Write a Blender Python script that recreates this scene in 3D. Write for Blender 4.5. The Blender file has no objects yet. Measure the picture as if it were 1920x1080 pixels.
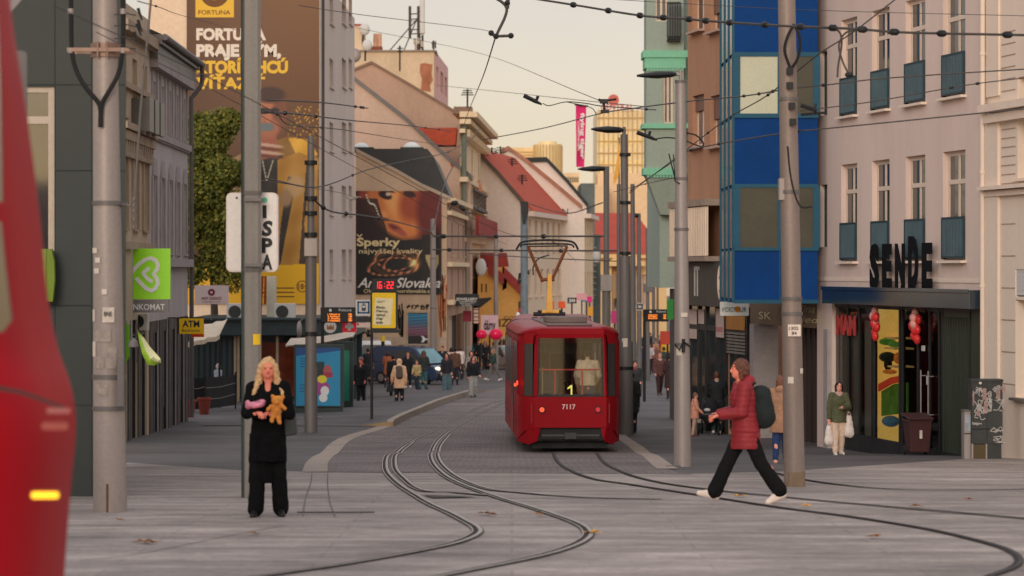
import bpy, bmesh, math, random
import numpy as np
from mathutils import Vector, Matrix
S = bpy.context.scene
COL = S.collection
R = random.Random(7)
F, CX, HY, ZC = 5000.0, 960.0, 505.0, 2.75      # focal length and horizon of the photograph, eye height
# ---------------------------------------------------------------- camera, world, sun, exposure
cam = bpy.data.cameras.new('camera')
cam.sensor_width = 36.0
cam.lens = F / 1920 * 36
cam.shift_y = -35 / 1920
cam.clip_start, cam.clip_end = 0.5, 6000
cam.dof.use_dof = True
cam.dof.focus_distance = 52.0
cam.dof.aperture_fstop = 2.4
camo = bpy.data.objects.new('camera', cam)
camo.location = (0, 0, ZC)
camo.rotation_euler = (math.radians(90), 0, 0)
COL.objects.link(camo)
S.camera = camo
SUN_EL, SUN_AZ = math.radians(15), math.radians(190)   # low, behind the camera and a little to its left
w = bpy.data.worlds.new('World')
S.world = w
w.use_nodes = True
nt = w.node_tree
for n in list(nt.nodes):
 nt.nodes.remove(n)
out = nt.nodes.new('ShaderNodeOutputWorld')
sky = nt.nodes.new('ShaderNodeTexSky')
sky.sky_type = 'NISHITA'
sky.sun_disc = False
sky.sun_elevation = SUN_EL
sky.sun_rotation = SUN_AZ
bg1 = nt.nodes.new('ShaderNodeBackground')
bg1.inputs[1].default_value = 0.05
nt.links.new(sky.outputs[0], bg1.inputs[0])
tc = nt.nodes.new('ShaderNodeTexCoord')
sep = nt.nodes.new('ShaderNodeSeparateXYZ')
nt.links.new(tc.outputs['Generated'], sep.inputs[0])
ramp = nt.nodes.new('ShaderNodeValToRGB')
e = ramp.color_ramp.elements
e[0].position, e[0].color = 0.0, (0.74, 0.55, 0.42, 1)
e[1].position, e[1].color = 1.0, (1.06, 1.06, 1.12, 1)
x = ramp.color_ramp.elements.new(0.10); x.color = (0.72, 0.53, 0.445, 1)
x = ramp.color_ramp.elements.new(0.45); x.color = (0.94, 0.835, 0.82, 1)
nt.links.new(sep.outputs['Z'], ramp.inputs[0])
# thin uneven cloud
noi = nt.nodes.new('ShaderNodeTexNoise')
noi.inputs['Scale'].default_value = 3.0
noi.inputs['Detail'].default_value = 5
mp = nt.nodes.new('ShaderNodeMapping')
mp.inputs['Scale'].default_value = (1.6, 1.6, 9)
nt.links.new(tc.outputs['Generated'], mp.inputs[0])
nt.links.new(mp.outputs[0], noi.inputs['Vector'])
mr = nt.nodes.new('ShaderNodeMapRange')
mr.inputs['To Min'].default_value = 0.85
mr.inputs['To Max'].default_value = 1.11
nt.links.new(noi.outputs[0], mr.inputs[0])
mul = nt.nodes.new('ShaderNodeMix')
mul.data_type, mul.blend_type = 'RGBA', 'MULTIPLY'
mul.inputs[0].default_value = 1
nt.links.new(ramp.outputs[0], mul.inputs[6])
nt.links.new(mr.outputs[0], mul.inputs[7])
bg2 = nt.nodes.new('ShaderNodeBackground')
bg2.inputs[1].default_value = 0.70
nt.links.new(mul.outputs[2], bg2.inputs[0])
ad = nt.nodes.new('ShaderNodeAddShader')
nt.links.new(bg1.outputs[0], ad.inputs[0])
nt.links.new(bg2.outputs[0], ad.inputs[1])
nt.links.new(ad.outputs[0], out.inputs[0])
sl = bpy.data.lights.new('sun', 'SUN')
sl.energy = 1.15
sl.angle = math.radians(20)
sl.color = (1.0, 0.89, 0.78)
so = bpy.data.objects.new('sun', sl)
so.rotation_euler = (math.radians(90) - SUN_EL, 0, math.radians(-10))   # light travels away from the camera
COL.objects.link(so)
S.view_settings.view_transform = 'Standard'
S.view_settings.look = 'None'
S.view_settings.exposure = 0.0
S.view_settings.gamma = 1.0
S.cycles.use_denoising = True
S.cycles.max_bounces = 6
# ---------------------------------------------------------------- pixel <-> place
DROP = np.array([(0, 2.25), (12, 2.35), (20, 2.45), (30, 2.75), (34, 2.9), (45, 3.4), (57, 4.0), (64, 4.42), (80, 4.82),
     (100, 5.12), (140, 5.85), (200, 6.8), (300, 8.3), (600, 12), (3000, 30)], float)
def gz(Y):
 return ZC - float(np.interp(Y, DROP[:, 0], DROP[:, 1]))
_YS = np.concatenate([np.linspace(5, 200, 3000), np.linspace(200.5, 3000, 4000)])
_PY = HY + F * np.interp(_YS, DROP[:, 0], DROP[:, 1]) / _YS
def gy(py):                                   # distance at which the ground shows at this height
 return float(np.interp(-py, -_PY, _YS))
def gp(px, py, dz=0.0):
 Y = gy(py)
 return Vector(((px - CX) / F * Y, Y, gz(Y) + dz))
def pt(px, py, Y):
 return Vector(((px - CX) / F * Y, Y, ZC - (py - HY) / F * Y))
class Fr:
 """a wall's own frame: x along the wall, y into the building, z up"""
 def __init__(s, o, ang):
  s.o, s.a = Vector(o), ang
  s.ux, s.uy = Vector((math.cos(ang), math.sin(ang), 0)), Vector((-math.sin(ang), math.cos(ang), 0))
 def loc(s, px, py, off=0.0):
  d = Vector(((px - CX) / F, 1, -(py - HY) / F)); c = Vector((0, 0, ZC))
  t = ((s.o - c).dot(s.uy) + off) / d.dot(s.uy)
  p = c + d * t - s.o
  return p.dot(s.ux), p.z
 def x(s, px, off=0.0): return s.loc(px, HY, off)[0]
 def z(s, px, py, off=0.0): return s.loc(px, py, off)[1]
def front(px, Y, z=None):                     # a wall that faces the camera
 return Fr(((px - CX) / F * Y, Y, gz(Y) if z is None else z), 0)
# ---------------------------------------------------------------- colours and materials
def lin(c):
 c = np.asarray(c, float) / 255
 return np.where(c <= 0.04045, c / 12.92, ((c + 0.055) / 1.055) ** 2.4)
def C(r, g, b, k=1.7, cap=0.82):
 v = lin((r, g, b)) * k
 return tuple(v * min(1.0, cap / v.max()))
MATS = {}
def mat(name, col, rough=0.7, metal=0.0, var=0.14, scale=2.0, bump=0.0, spec=0.28, emit=0.0, streak=False, coat=0.0, fine=0.06):
 if name in MATS: return MATS[name]
 m = bpy.data.materials.new(name); m.use_nodes = True; MATS[name] = m
 t = m.node_tree; b = t.nodes['Principled BSDF']
 b.inputs['Roughness'].default_value = rough
 b.inputs['Metallic'].default_value = metal
 b.inputs['Specular IOR Level'].default_value = spec
 b.inputs['Coat Weight'].default_value = coat
 g = t.nodes.new('ShaderNodeNewGeometry')
 mpn = t.nodes.new('ShaderNodeMapping')
 if streak: mpn.inputs['Scale'].default_value = (1, 1, 0.16)
 t.links.new(g.outputs['Position'], mpn.inputs[0])
 n1 = t.nodes.new('ShaderNodeTexNoise'); n1.inputs['Scale'].default_value = scale; n1.inputs['Detail'].default_value = 6
 n1.inputs['Roughness'].default_value = 0.62
 t.links.new(mpn.outputs[0], n1.inputs['Vector'])
 n2 = t.nodes.new('ShaderNodeTexNoise'); n2.inputs['Scale'].default_value = scale * 9; n2.inputs['Detail'].default_value = 3
 t.links.new(g.outputs['Position'], n2.inputs['Vector'])
 ma = t.nodes.new('ShaderNodeMath'); ma.operation = 'MULTIPLY_ADD'
 ma.inputs[1].default_value = fine / max(var, 1e-3); t.links.new(n2.outputs[0], ma.inputs[0]); t.links.new(n1.outputs[0], ma.inputs[2])
 mrn = t.nodes.new('ShaderNodeMapRange')
 hf = 0.5 * fine / max(var, 1e-3)
 mrn.inputs['From Min'].default_value = 0.3 + hf; mrn.inputs['From Max'].default_value = 0.7 + hf
 t.links.new(ma.outputs[0], mrn.inputs[0])
 mx = t.nodes.new('ShaderNodeMix'); mx.data_type = 'RGBA'
 c = np.array(col)
 mx.inputs[6].default_value = (*np.clip(c * (1 - var), 0, 1), 1)
 mx.inputs[7].default_value = (*np.clip(c * (1 + var * 0.8), 0, 1), 1)
 t.links.new(mrn.outputs[0], mx.inputs[0])
 t.links.new(mx.outputs[2], b.inputs['Base Color'])
 if emit:
  t.links.new(mx.outputs[2], b.inputs['Emission Color']); b.inputs['Emission Strength'].default_value = emit
 if bump:
  bn = t.nodes.new('ShaderNodeBump'); bn.inputs['Strength'].default_value = bump; bn.inputs['Distance'].default_value = 0.02
  t.links.new(n2.outputs[0], bn.inputs['Height']); t.links.new(bn.outputs[0], b.inputs['Normal'])
 return m
def fab(r, g, b, k=1.5, rough=0.85):
 return mat('cloth %d %d %d %.1f' % (r, g, b, k), C(r, g, b, k), rough, var=0.22, scale=9, bump=0.25)
def plain(r, g, b, k=1.9, rough=0.6, **kw):
 return mat('plain %d %d %d %.1f %.1f' % (r, g, b, k, rough), C(r, g, b, k), rough, **kw)
def lit(name, rgb, e):
 return mat(name, rgb, 0.6, emit=e, var=0.03)
def glass_clear(name, tint=(0.55, 0.6, 0.6), refl=0.06):
 if name in MATS: return MATS[name]
 m = bpy.data.materials.new(name); m.use_nodes = True; MATS[name] = m
 t = m.node_tree; t.nodes.clear()
 o = t.nodes.new('ShaderNodeOutputMaterial'); a = t.nodes.new('ShaderNodeBsdfTransparent'); a.inputs[0].default_value = (*tint, 1)
 gl = t.nodes.new('ShaderNodeBsdfGlossy'); gl.inputs['Roughness'].default_value = 0.03
 lw = t.nodes.new('ShaderNodeFresnel'); lw.inputs[0].default_value = 1.22
 ad_ = t.nodes.new('ShaderNodeMath'); ad_.operation = 'ADD'; ad_.inputs[1].default_value = refl
 t.links.new(lw.outputs[0], ad_.inputs[0])
 mx = t.nodes.new('ShaderNodeMixShader'); t.links.new(ad_.outputs[0], mx.inputs[0])
 t.links.new(a.outputs[0], mx.inputs[1]); t.links.new(gl.outputs[0], mx.inputs[2]); t.links.new(mx.outputs[0], o.inputs[0])
 return m
def mat_paint():
 if 'printed picture' in MATS: return MATS['printed picture']
 m = bpy.data.materials.new('printed picture'); m.use_nodes = True; MATS['printed picture'] = m
 t = m.node_tree; b = t.nodes['Principled BSDF']; b.inputs['Roughness'].default_value = 0.6
 a = t.nodes.new('ShaderNodeVertexColor'); a.layer_name = 'Col'
 t.links.new(a.outputs[0], b.inputs['Base Color'])
 return m
PANE = mat('window glass dark', (0.035, 0.04, 0.042), 0.06, var=0.5, scale=0.7, spec=0.9)
PANE2 = mat('window glass with curtain', (0.16, 0.155, 0.145), 0.10, var=0.5, scale=1.2, spec=0.9)
STEEL = mat('galvanised steel', C(128, 120, 116, 1.5), 0.5, 0.25, var=0.16, scale=3, streak=True, bump=0.1)
STEELD = mat('weathered dark steel', C(92, 88, 86, 1.5), 0.55, 0.2, var=0.18, scale=3, streak=True)
BLACK = mat('black painted metal', (0.018, 0.019, 0.02), 0.5, var=0.3)
WIRE = mat('dark wire', (0.075, 0.066, 0.06), 0.6, var=0.2)
RUBBER = mat('black rubber', (0.02, 0.02, 0.021), 0.8, var=0.25)
WHITE = mat('white paint', (0.62, 0.60, 0.57), 0.6, var=0.06)
DARKIN = mat('dark interior', (0.04, 0.036, 0.032), 0.9, var=0.4, scale=1)
# ---------------------------------------------------------------- mesh builder
def thing(name, label, cat, loc=(0, 0, 0), rz=0.0, group=None, kind=None):
 o = bpy.data.objects.new(name, None); COL.objects.link(o)
 o.empty_display_size = 0.3
 o.location = loc; o.rotation_euler = (0, 0, rz)
 tag(o, label, cat, group, kind)
 return o
def tag(o, label=None, cat=None, group=None, kind=None):
 if label: o['label'] = label
 if cat: o['category'] = cat
 if group: o['group'] = group
 if kind: o['kind'] = kind
 return o
def tfr(name, label, cat, fr, group=None):
 return thing(name, label, cat, fr.o, fr.a, group)
class MB:
 def __init__(s): s.v, s.f, s.m, s.ch = [], [], [], []
 def add(s, vs, fs, mi=0):
  b = len(s.v); s.ch.append((b, len(s.f))); s.v += [tuple(v) for v in vs]
  s.f += [tuple(i + b for i in f) for f in fs]; s.m += [mi] * len(fs); return s
 def box(s, x0, x1, y0, y1, z0, z1, mi=0):
  if x0 > x1: x0, x1 = x1, x0
  if y0 > y1: y0, y1 = y1, y0
  if z0 > z1: z0, z1 = z1, z0
  return s.add([(x0, y0, z0), (x1, y0, z0), (x1, y1, z0), (x0, y1, z0), (x0, y0, z1), (x1, y0, z1), (x1, y1, z1), (x0, y1, z1)],
    [(0, 3, 2, 1), (4, 5, 6, 7), (0, 1, 5, 4), (1, 2, 6, 5), (2, 3, 7, 6), (3, 0, 4, 7)], mi)
 def cyl(s, p0, p1, r0, r1=None, n=12, caps=True, mi=0):
  p0, p1 = Vector(p0), Vector(p1); r1 = r0 if r1 is None else r1
  ax = (p1 - p0).normalized(); u = ax.orthogonal().normalized(); v = ax.cross(u)
  vs = []
  for p, r in ((p0, r0), (p1, r1)):
   for i in range(n):
    a = 2 * math.pi * i / n; vs.append(p + (u * math.cos(a) + v * math.sin(a)) * r)
  fs = [(i, (i + 1) % n, n + (i + 1) % n, n + i) for i in range(n)]
  if caps: fs += [tuple(range(n - 1, -1, -1)), tuple(range(n, 2 * n))]
  return s.add(vs, fs, mi)
 def tube(s, pts, r, n=6, mi=0):
  pts = [Vector(p) for p in pts]
  rs = r if isinstance(r, (list, tuple)) else [r] * len(pts)
  vs, fs = [], []; u = None
  for i, p in enumerate(pts):
   t = (pts[min(i + 1, len(pts) - 1)] - pts[max(i - 1, 0)])
   if t.length < 1e-9: t = Vector((0, 0, 1))
   t.normalize()
   u = t.orthogonal().normalized() if u is None else (u - t * u.dot(t)).normalized()
   v = t.cross(u)
   for k in range(n):
    a = 2 * math.pi * k / n; vs.append(p + (u * math.cos(a) + v * math.sin(a)) * rs[i])
  for i in range(len(pts) - 1):
   for k in range(n):
    fs.append((i * n + k, i * n + (k + 1) % n, (i + 1) * n + (k + 1) % n, (i + 1) * n + k))
  fs += [tuple(range(n - 1, -1, -1)), tuple(range((len(pts) - 1) * n, len(pts) * n))]
  return s.add(vs, fs, mi)
 def prism(s, poly, y0, y1, mi=0):          # polygon in x,z pushed along y
  n = len(poly)
  area = sum(poly[i][0] * poly[(i + 1) % n][1] - poly[(i + 1) % n][0] * poly[i][1] for i in range(n))
  if area < 0: poly = poly[::-1]
  vs = [(x, y0, z) for x, z in poly] + [(x, y1, z) for x, z in poly]
  fs = [tuple(range(n)), tuple(range(2 * n - 1, n - 1, -1))] + [((i + 1) % n, i, n + i, n + (i + 1) % n) for i in range(n)]
  return s.add(vs, fs, mi)
 def slab(s, poly, z0, z1, mi=0):           # polygon in x,y pushed along z
  n = len(poly)
  area = sum(poly[i][0] * poly[(i + 1) % n][1] - poly[(i + 1) % n][0] * poly[i][1] for i in range(n))
  if area < 0: poly = poly[::-1]
  vs = [(x, y, z0) for x, y in poly] + [(x, y, z1) for x, y in poly]
  fs = [tuple(range(n - 1, -1, -1)), tuple(range(n, 2 * n))] + [(i, (i + 1) % n, n + (i + 1) % n, n + i) for i in range(n)]
  return s.add(vs, fs, mi)
 def lathe(s, prof, c=(0, 0, 0), n=16, mi=0):
  vs, fs = [], []
  for r, z in prof:
   for i in range(n):
    a = 2 * math.pi * i / n; vs.append((c[0] + r * math.cos(a), c[1] + r * math.sin(a), c[2] + z))
  for j in range(len(prof) - 1):
   for i in range(n): fs.append((j * n + i, j * n + (i + 1) % n, (j + 1) * n + (i + 1) % n, (j + 1) * n + i))
  fs += [tuple(range(n - 1, -1, -1)), tuple(range((len(prof) - 1) * n, len(prof) * n))]
  return s.add(vs, fs, mi)
 def ell(s, c, r, nu=12, nv=8, mi=0):
  if not hasattr(r, '__len__'): r = (r, r, r)
  vs = [(c[0], c[1], c[2] - r[2])]; fs = []
  for j in range(1, nv):
   t = -math.pi / 2 + math.pi * j / nv
   for i in range(nu):
    a = 2 * math.pi * i / nu
    vs.append((c[0] + r[0] * math.cos(t) * math.cos(a), c[1] + r[1] * math.cos(t) * math.sin(a), c[2] + r[2] * math.sin(t)))
  vs.append((c[0], c[1], c[2] + r[2])); L = len(vs) - 1
  for i in range(nu):
   fs.append((0, 1 + (i + 1) % nu, 1 + i)); fs.append((L, 1 + (nv - 2) * nu + i, 1 + (nv - 2) * nu + (i + 1) % nu))
  for j in range(nv - 2):
   for i in range(nu): fs.append((1 + j * nu + i, 1 + j * nu + (i + 1) % nu, 1 + (j + 1) * nu + (i + 1) % nu, 1 + (j + 1) * nu + i))
  return s.add(vs, fs, mi)
 def disc(s, x, z, r, y0, y1, n=24, mi=0):
  return s.prism([(x + r * math.cos(2 * math.pi * i / n), z + r * math.sin(2 * math.pi * i / n)) for i in range(n)], y0, y1, mi)
 def rrect(s, x0, x1, z0, z1, r, y0, y1, mi=0):
  p = []
  for cx, cz, a0 in ((x1 - r, z0 + r, -90), (x1 - r, z1 - r, 0), (x0 + r, z1 - r, 90), (x0 + r, z0 + r, 180)):
   for k in range(6):
    a = math.radians(a0 + 18 * k); p.append((cx + r * math.cos(a), cz + r * math.sin(a)))
  return s.prism(p, y0, y1, mi)
 def text(s, body, x0, z0, h, y, mi=0, w=None, thick=0.004, bold=0.0, shear=0.0, center=False, rot=0.0):
  """letters standing in the x,z plane, front towards -y; h = capital height, w = forced width"""
  cu = bpy.data.curves.new('t', 'FONT'); cu.body = body; cu.size = 1.0; cu.offset = bold; cu.shear = shear
  cu.resolution_u = 3
  ob = bpy.data.objects.new('t', cu)
  me = ob.to_mesh()
  vs = [v.co.copy() for v in me.vertices]; fs = [tuple(p.vertices) for p in me.polygons]
  ob.to_mesh_clear(); bpy.data.objects.remove(ob); bpy.data.curves.remove(cu)
  if not vs: return s
  xs = [v.x for v in vs]; mn, mxx = min(xs), max(xs)
  sc = h / 0.70; sx = sc if w is None else w / max(mxx - mn, 1e-6)
  ca, sa = math.cos(rot), math.sin(rot)
  def T(v, yy):
   a, b = (v.x - mn) * sx, v.y * sc
   if center: a -= (mxx - mn) * sx / 2
   return (x0 + a * ca - b * sa, yy, z0 + a * sa + b * ca)
  s.add([T(v, y - thick) for v in vs], fs, mi)
  if thick > 0.01:                       # solid letters: give them sides
   ed = {}
   for f in fs:
    for i in range(len(f)):
     a, b = f[i], f[(i + 1) % len(f)]
     if (b, a) in ed: del ed[(b, a)]
     else: ed[(a, b)] = 1
   vv = [T(v, y - thick) for v in vs] + [T(v, y) for v in vs]; n = len(vs)
   s.add(vv, [(b, a, n + a, n + b) for a, b in ed], mi)
  return s
 def pieces(s):
  if s.ch[0] != (0, 0): return [s]
  v = np.array([tuple(q) for q in s.v], float); e_ = s.ch + [(len(s.v), len(s.f))]; n = len(s.ch)
  lo = np.array([v[e_[i][0]:e_[i + 1][0]].min(0) for i in range(n)]); hi = np.array([v[e_[i][0]:e_[i + 1][0]].max(0) for i in range(n)])
  sz = (hi - lo).max(1); lab = list(range(n))
  def root(i):
   while lab[i] != i: i = lab[i]
   return i
  for i in range(n):
   for j in range(i):
    g = np.maximum(0, np.maximum(lo[i] - hi[j], lo[j] - hi[i]))
    if np.sqrt((g * g).sum()) <= max(.02, .5 * max(sz[i], sz[j])) * .98: lab[root(i)] = root(j)
  o = {}
  for i in range(n): o.setdefault(root(i), []).append(i)
  if len(o) == 1: return [s]
  r = []
  for ids in o.values():
   q = MB(); q.ch = []
   for i in ids:
    (b,f0),(b1,f1) = e_[i],e_[i + 1]; k = len(q.v); q.v += s.v[b:b1]; q.f += [tuple(t - b + k for t in f) for f in s.f[f0:f1]]; q.m += s.m[f0:f1]
   r.append(q)
  return r
 def build(s, name, mats, parent=None, loc=None, rz=0.0, smooth=False, bevel=0.0, seg=2):
  if parent is not None and 1 < len(s.ch) < 200 and name != 'leaflet_row':
   pcs = s.pieces()                       # pieces that stand apart become parts of their own
   if len(pcs) > 1:
    return [q.build(name, mats, parent, loc, rz, smooth, bevel, seg) for q in pcs][0]
  me = bpy.data.meshes.new(name); me.from_pydata(s.v, [], s.f)
  if not isinstance(mats, (list, tuple)): mats = [mats]
  for m in mats: me.materials.append(m)
  me.polygons.foreach_set('material_index', s.m)
  if smooth: me.polygons.foreach_set('use_smooth', [True] * len(s.f))
  me.update()
  o = bpy.data.objects.new(name, me); COL.objects.link(o)
  if parent: o.parent = parent
  if loc is not None: o.location = loc
  if rz: o.rotation_euler = (0, 0, rz)
  if bevel:
   b = o.modifiers.new('bevel', 'BEVEL'); b.width = bevel; b.segments = seg; b.limit_method = 'ANGLE'
   b.angle_limit = math.radians(35)
  if smooth and bevel == 0:
   try: me.set_sharp_from_angle(angle=math.radians(42))
   except Exception: pass
  return o
def spline(pts, n=8):
 """Catmull-Rom through points (tuples of any dimension)"""
 P = [np.array(p, float) for p in pts]; P = [2 * P[0] - P[1]] + P + [2 * P[-1] - P[-2]]; o = []
 for i in range(1, len(P) - 2):
  for k in range(n):
   t = k / n; a, b, c, d = P[i - 1:i + 3]
   o.append(0.5 * ((2 * b) + (c - a) * t + (2 * a - 5 * b + 4 * c - d) * t * t + (3 * b - a - 3 * c + d) * t ** 3))
 o.append(P[-2]); return o
def wall_open(mb, x0, x1, z0, z1, ops, depth=0.2, mi=0, rmi=None, y=0.0):
 rmi = mi if rmi is None else rmi
 xs = sorted({x0, x1, *[v for o in ops for v in (o[0], o[1]) if x0 < v < x1]})
 zs = sorted({z0, z1, *[v for o in ops for v in (o[2], o[3]) if z0 < v < z1]})
 for i in range(len(xs) - 1):
  for j in range(len(zs) - 1):
   cx, cz = (xs[i] + xs[i + 1]) / 2, (zs[j] + zs[j + 1]) / 2
   if any(o[0] < cx < o[1] and o[2] < cz < o[3] for o in ops): continue
   mb.add([(xs[i], y, zs[j]), (xs[i + 1], y, zs[j]), (xs[i + 1], y, zs[j + 1]), (xs[i], y, zs[j + 1])], [(0, 1, 2, 3)], mi)
 for a, b, c, d in ops:
  D = y + depth
  mb.add([(a, y, c), (b, y, c), (b, y, d), (a, y, d), (a, D, c), (b, D, c), (b, D, d), (a, D, d)],
    [(0, 4, 5, 1), (1, 5, 6, 2), (2, 6, 7, 3), (3, 7, 4, 0)], rmi)
def shell(mb, x0, x1, y0, y1, z0, z1, mi=0):   # sides, back and top behind a front wall
 mb.add([(x0, y0, z0), (x1, y0, z0), (x1, y1, z0), (x0, y1, z0), (x0, y0, z1), (x1, y0, z1), (x1, y1, z1), (x0, y1, z1)],
   [(4, 5, 6, 7), (1, 2, 6, 5), (2, 3, 7, 6), (3, 0, 4, 7)], mi)
def window(th, x0, x1, z0, z1, fm, y=0.14, bar=0.06, pane=None, mull=True, trans=0.0, sill=None, sd=0.12):
 mb = MB(); d = 0.05
 mb.box(x0, x1, y, y + d, z0, z0 + bar); mb.box(x0, x1, y, y + d, z1 - bar, z1)
 mb.box(x0, x0 + bar, y, y + d, z0 + bar, z1 - bar); mb.box(x1 - bar, x1, y, y + d, z0 + bar, z1 - bar)
 if mull: mb.box((x0 + x1) / 2 - bar / 2, (x0 + x1) / 2 + bar / 2, y, y + d, z0 + bar, z1 - bar)
 if trans: mb.box(x0 + bar, x1 - bar, y - 0.01, y + d - 0.012, z0 + (z1 - z0) * trans - bar / 2, z0 + (z1 - z0) * trans + bar / 2)
 w_ = mb.build('window', fm, th)
 p = MB().box(x0 + bar * .5, x1 - bar * .5, y + 0.02, y + 0.035, z0 + bar * .5, z1 - bar * .5)
 p.build('pane', pane or (PANE if R.random() < .6 else PANE2), w_)
 if sill is not None:
  MB().box(x0 - 0.08, x1 + 0.08, -sd, y, z0 - 0.06, z0 - 0.004).build('sill', sill, w_)
 return w_
def painted(name, fr, rect, func, parent=None, nx=120, ny=120, off=-0.03, thick=0.02, k=1.7):
 """a flat printed picture; func gets the picture's own coordinates (photo pixels) and returns 0..255 colours"""
 px0, px1, py0, py1 = rect
 U, V = np.meshgrid(np.linspace(px0, px1, nx + 1), np.linspace(py1, py0, ny + 1))
 rgb = np.clip(func(U, V), 0, 255); alb = np.minimum(lin(rgb) * k, 0.85)
 x0, z0 = fr.loc(px0, py1, off); x1, z1 = fr.loc(px1, py0, off)
 X, Z = np.meshgrid(np.linspace(x0, x1, nx + 1), np.linspace(z0, z1, ny + 1))
 n = nx + 1
 vs = np.stack([X.ravel(), np.full(X.size, off), Z.ravel()], 1).tolist()
 i, j = np.meshgrid(np.arange(nx), np.arange(ny)); a = (j * n + i).ravel()
 fs = np.stack([a, a + 1, a + 1 + n, a + n], 1).tolist()
 mb = MB(); mb.v = vs; mb.f = [tuple(f) for f in fs]; mb.m = [0] * len(fs)
 mb.box(x0, x1, off + 0.004, off + thick, z0, z1, 1)
 o = mb.build(name, [mat_paint(), BLACK], parent)
 ca = o.data.color_attributes.new('Col', 'FLOAT_COLOR', 'POINT')
 buf = np.full((len(mb.v), 4), 0.1, np.float32); buf[:, 3] = 1; buf[:alb.reshape(-1, 3).shape[0], :3] = alb.reshape(-1, 3)
 ca.data.foreach_set('color', buf.ravel())
 if parent is None: o.location = fr.o; o.rotation_euler = (0, 0, fr.a)
 return o
# ================================================================ ground
def node_ground(name, base, mode):
 """paving: 'sett' small pavers, 'slab' long pale slabs, 'brick' track-bed bricks"""
 m = bpy.data.materials.new(name); m.use_nodes = True
 t = m.node_tree; b = t.nodes['Principled BSDF']; b.inputs['Roughness'].default_value = 0.72
 b.inputs['Specular IOR Level'].default_value = 0.35
 g = t.nodes.new('ShaderNodeNewGeometry')
 br = t.nodes.new('ShaderNodeTexBrick')
 L = t.links.new
 sc, w_, h_, mo = {'sett': (1, .34, .26, .012), 'slab': (1, 3.4, .62, .016), 'brick': (1, .26, .34, .022)}[mode]
 br.inputs['Scale'].default_value = sc; br.inputs['Brick Width'].default_value = w_; br.inputs['Row Height'].default_value = h_
 br.inputs['Mortar Size'].default_value = mo; br.inputs['Mortar Smooth'].default_value = 0.4
 c = np.array(base)
 br.inputs['Color1'].default_value = (*c*(.86 if mode == 'brick' else .94),1); br.inputs['Color2'].default_value = (*c*(1.12 if mode == 'brick' else 1.05),1)
 br.inputs['Mortar'].default_value = (*c * (0.62 if mode == 'brick' else 0.8), 1)
 br.inputs['Bias'].default_value = 0.1
 nz = t.nodes.new('ShaderNodeTexNoise'); nz.inputs['Scale'].default_value = 0.5; nz.inputs['Detail'].default_value = 3
 L(g.outputs['Position'], nz.inputs['Vector'])
 vm = t.nodes.new('ShaderNodeVectorMath'); vm.operation = 'MULTIPLY_ADD'; vm.inputs[1].default_value = (.25, .25, 0)
 L(nz.outputs['Color'], vm.inputs[0]); L(g.outputs['Position'], vm.inputs[2])
 L((vm.outputs[0] if mode != 'slab' else g.outputs['Position']), br.inputs['Vector'])
 # wear: broad stains, streaks across the view, fine grain
 def noise(scale, vec, det=5):
  n = t.nodes.new('ShaderNodeTexNoise'); n.inputs['Scale'].default_value = scale; n.inputs['Detail'].default_value = det
  mm = t.nodes.new('ShaderNodeMapping'); mm.inputs['Scale'].default_value = vec
  L(g.outputs['Position'], mm.inputs[0]); L(mm.outputs[0], n.inputs['Vector']); return n
 cur = br.outputs['Color']
 lay = [(0.35, (1, 1, 1), .72, 1.22), (1.2, (.35, 1.6, 1), .74, 1.24), (14, (1, 1, 1), .86, 1.14)]
 if mode == 'slab': lay += [(1.0, (.5, 1.8, 1), .85, 1.13), (2.2, (.5, 1.4, 1), .86, 1.12), (6, (.6, 1, 1), .82, 1.14), (40, (1, 1, 1), .9, 1.1)]
 for scl, vec, lo, hi in lay:
  n = noise(scl, vec); mr = t.nodes.new('ShaderNodeMapRange')
  mr.inputs['From Min'].default_value = .3; mr.inputs['From Max'].default_value = .7
  mr.inputs['To Min'].default_value = lo; mr.inputs['To Max'].default_value = hi
  L(n.outputs[0], mr.inputs[0])
  mx = t.nodes.new('ShaderNodeMix'); mx.data_type = 'RGBA'; mx.blend_type = 'MULTIPLY'; mx.inputs[0].default_value = 1
  L(cur, mx.inputs[6]); L(mr.outputs[0], mx.inputs[7]); cur = mx.outputs[2]
 # dark gum and leaf specks
 vo = t.nodes.new('ShaderNodeTexVoronoi'); vo.inputs['Scale'].default_value = 1.6
 L(g.outputs['Position'], vo.inputs['Vector'])
 mr = t.nodes.new('ShaderNodeMapRange'); mr.inputs['From Min'].default_value = .03; mr.inputs['From Max'].default_value = .07
 mr.inputs['To Min'].default_value = .55; mr.inputs['To Max'].default_value = 1
 L(vo.outputs['Distance'], mr.inputs[0])
 mx = t.nodes.new('ShaderNodeMix'); mx.data_type = 'RGBA'; mx.blend_type = 'MULTIPLY'; mx.inputs[0].default_value = 1
 L(cur, mx.inputs[6]); L(mr.outputs[0], mx.inputs[7]); L(mx.outputs[2], b.inputs['Base Color'])
 bn = t.nodes.new('ShaderNodeBump'); bn.inputs['Strength'].default_value = .35; bn.inputs['Distance'].default_value = .01
 L(mx.outputs[2], bn.inputs['Height']); L(bn.outputs[0], b.inputs['Normal'])
 return m
G_SETT = node_ground('grey street pavers', C(86, 82, 81, 1.2), 'sett')
G_SLAB = node_ground('pale stone slabs', C(132, 122, 115, 1.5), 'slab')
G_BRICK = node_ground('track bed bricks', C(98, 90, 86, 1.45), 'brick')
G_KERB = mat('pale kerb stone', C(140, 128, 117, 1.45), 0.8, var=.16, scale=1.5, bump=.2)
G_KERBD = mat('darker kerb stone', C(118, 106, 94, 1.4), 0.8, var=.2, scale=2)  # darker tone for the platform's upright kerb face
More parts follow.
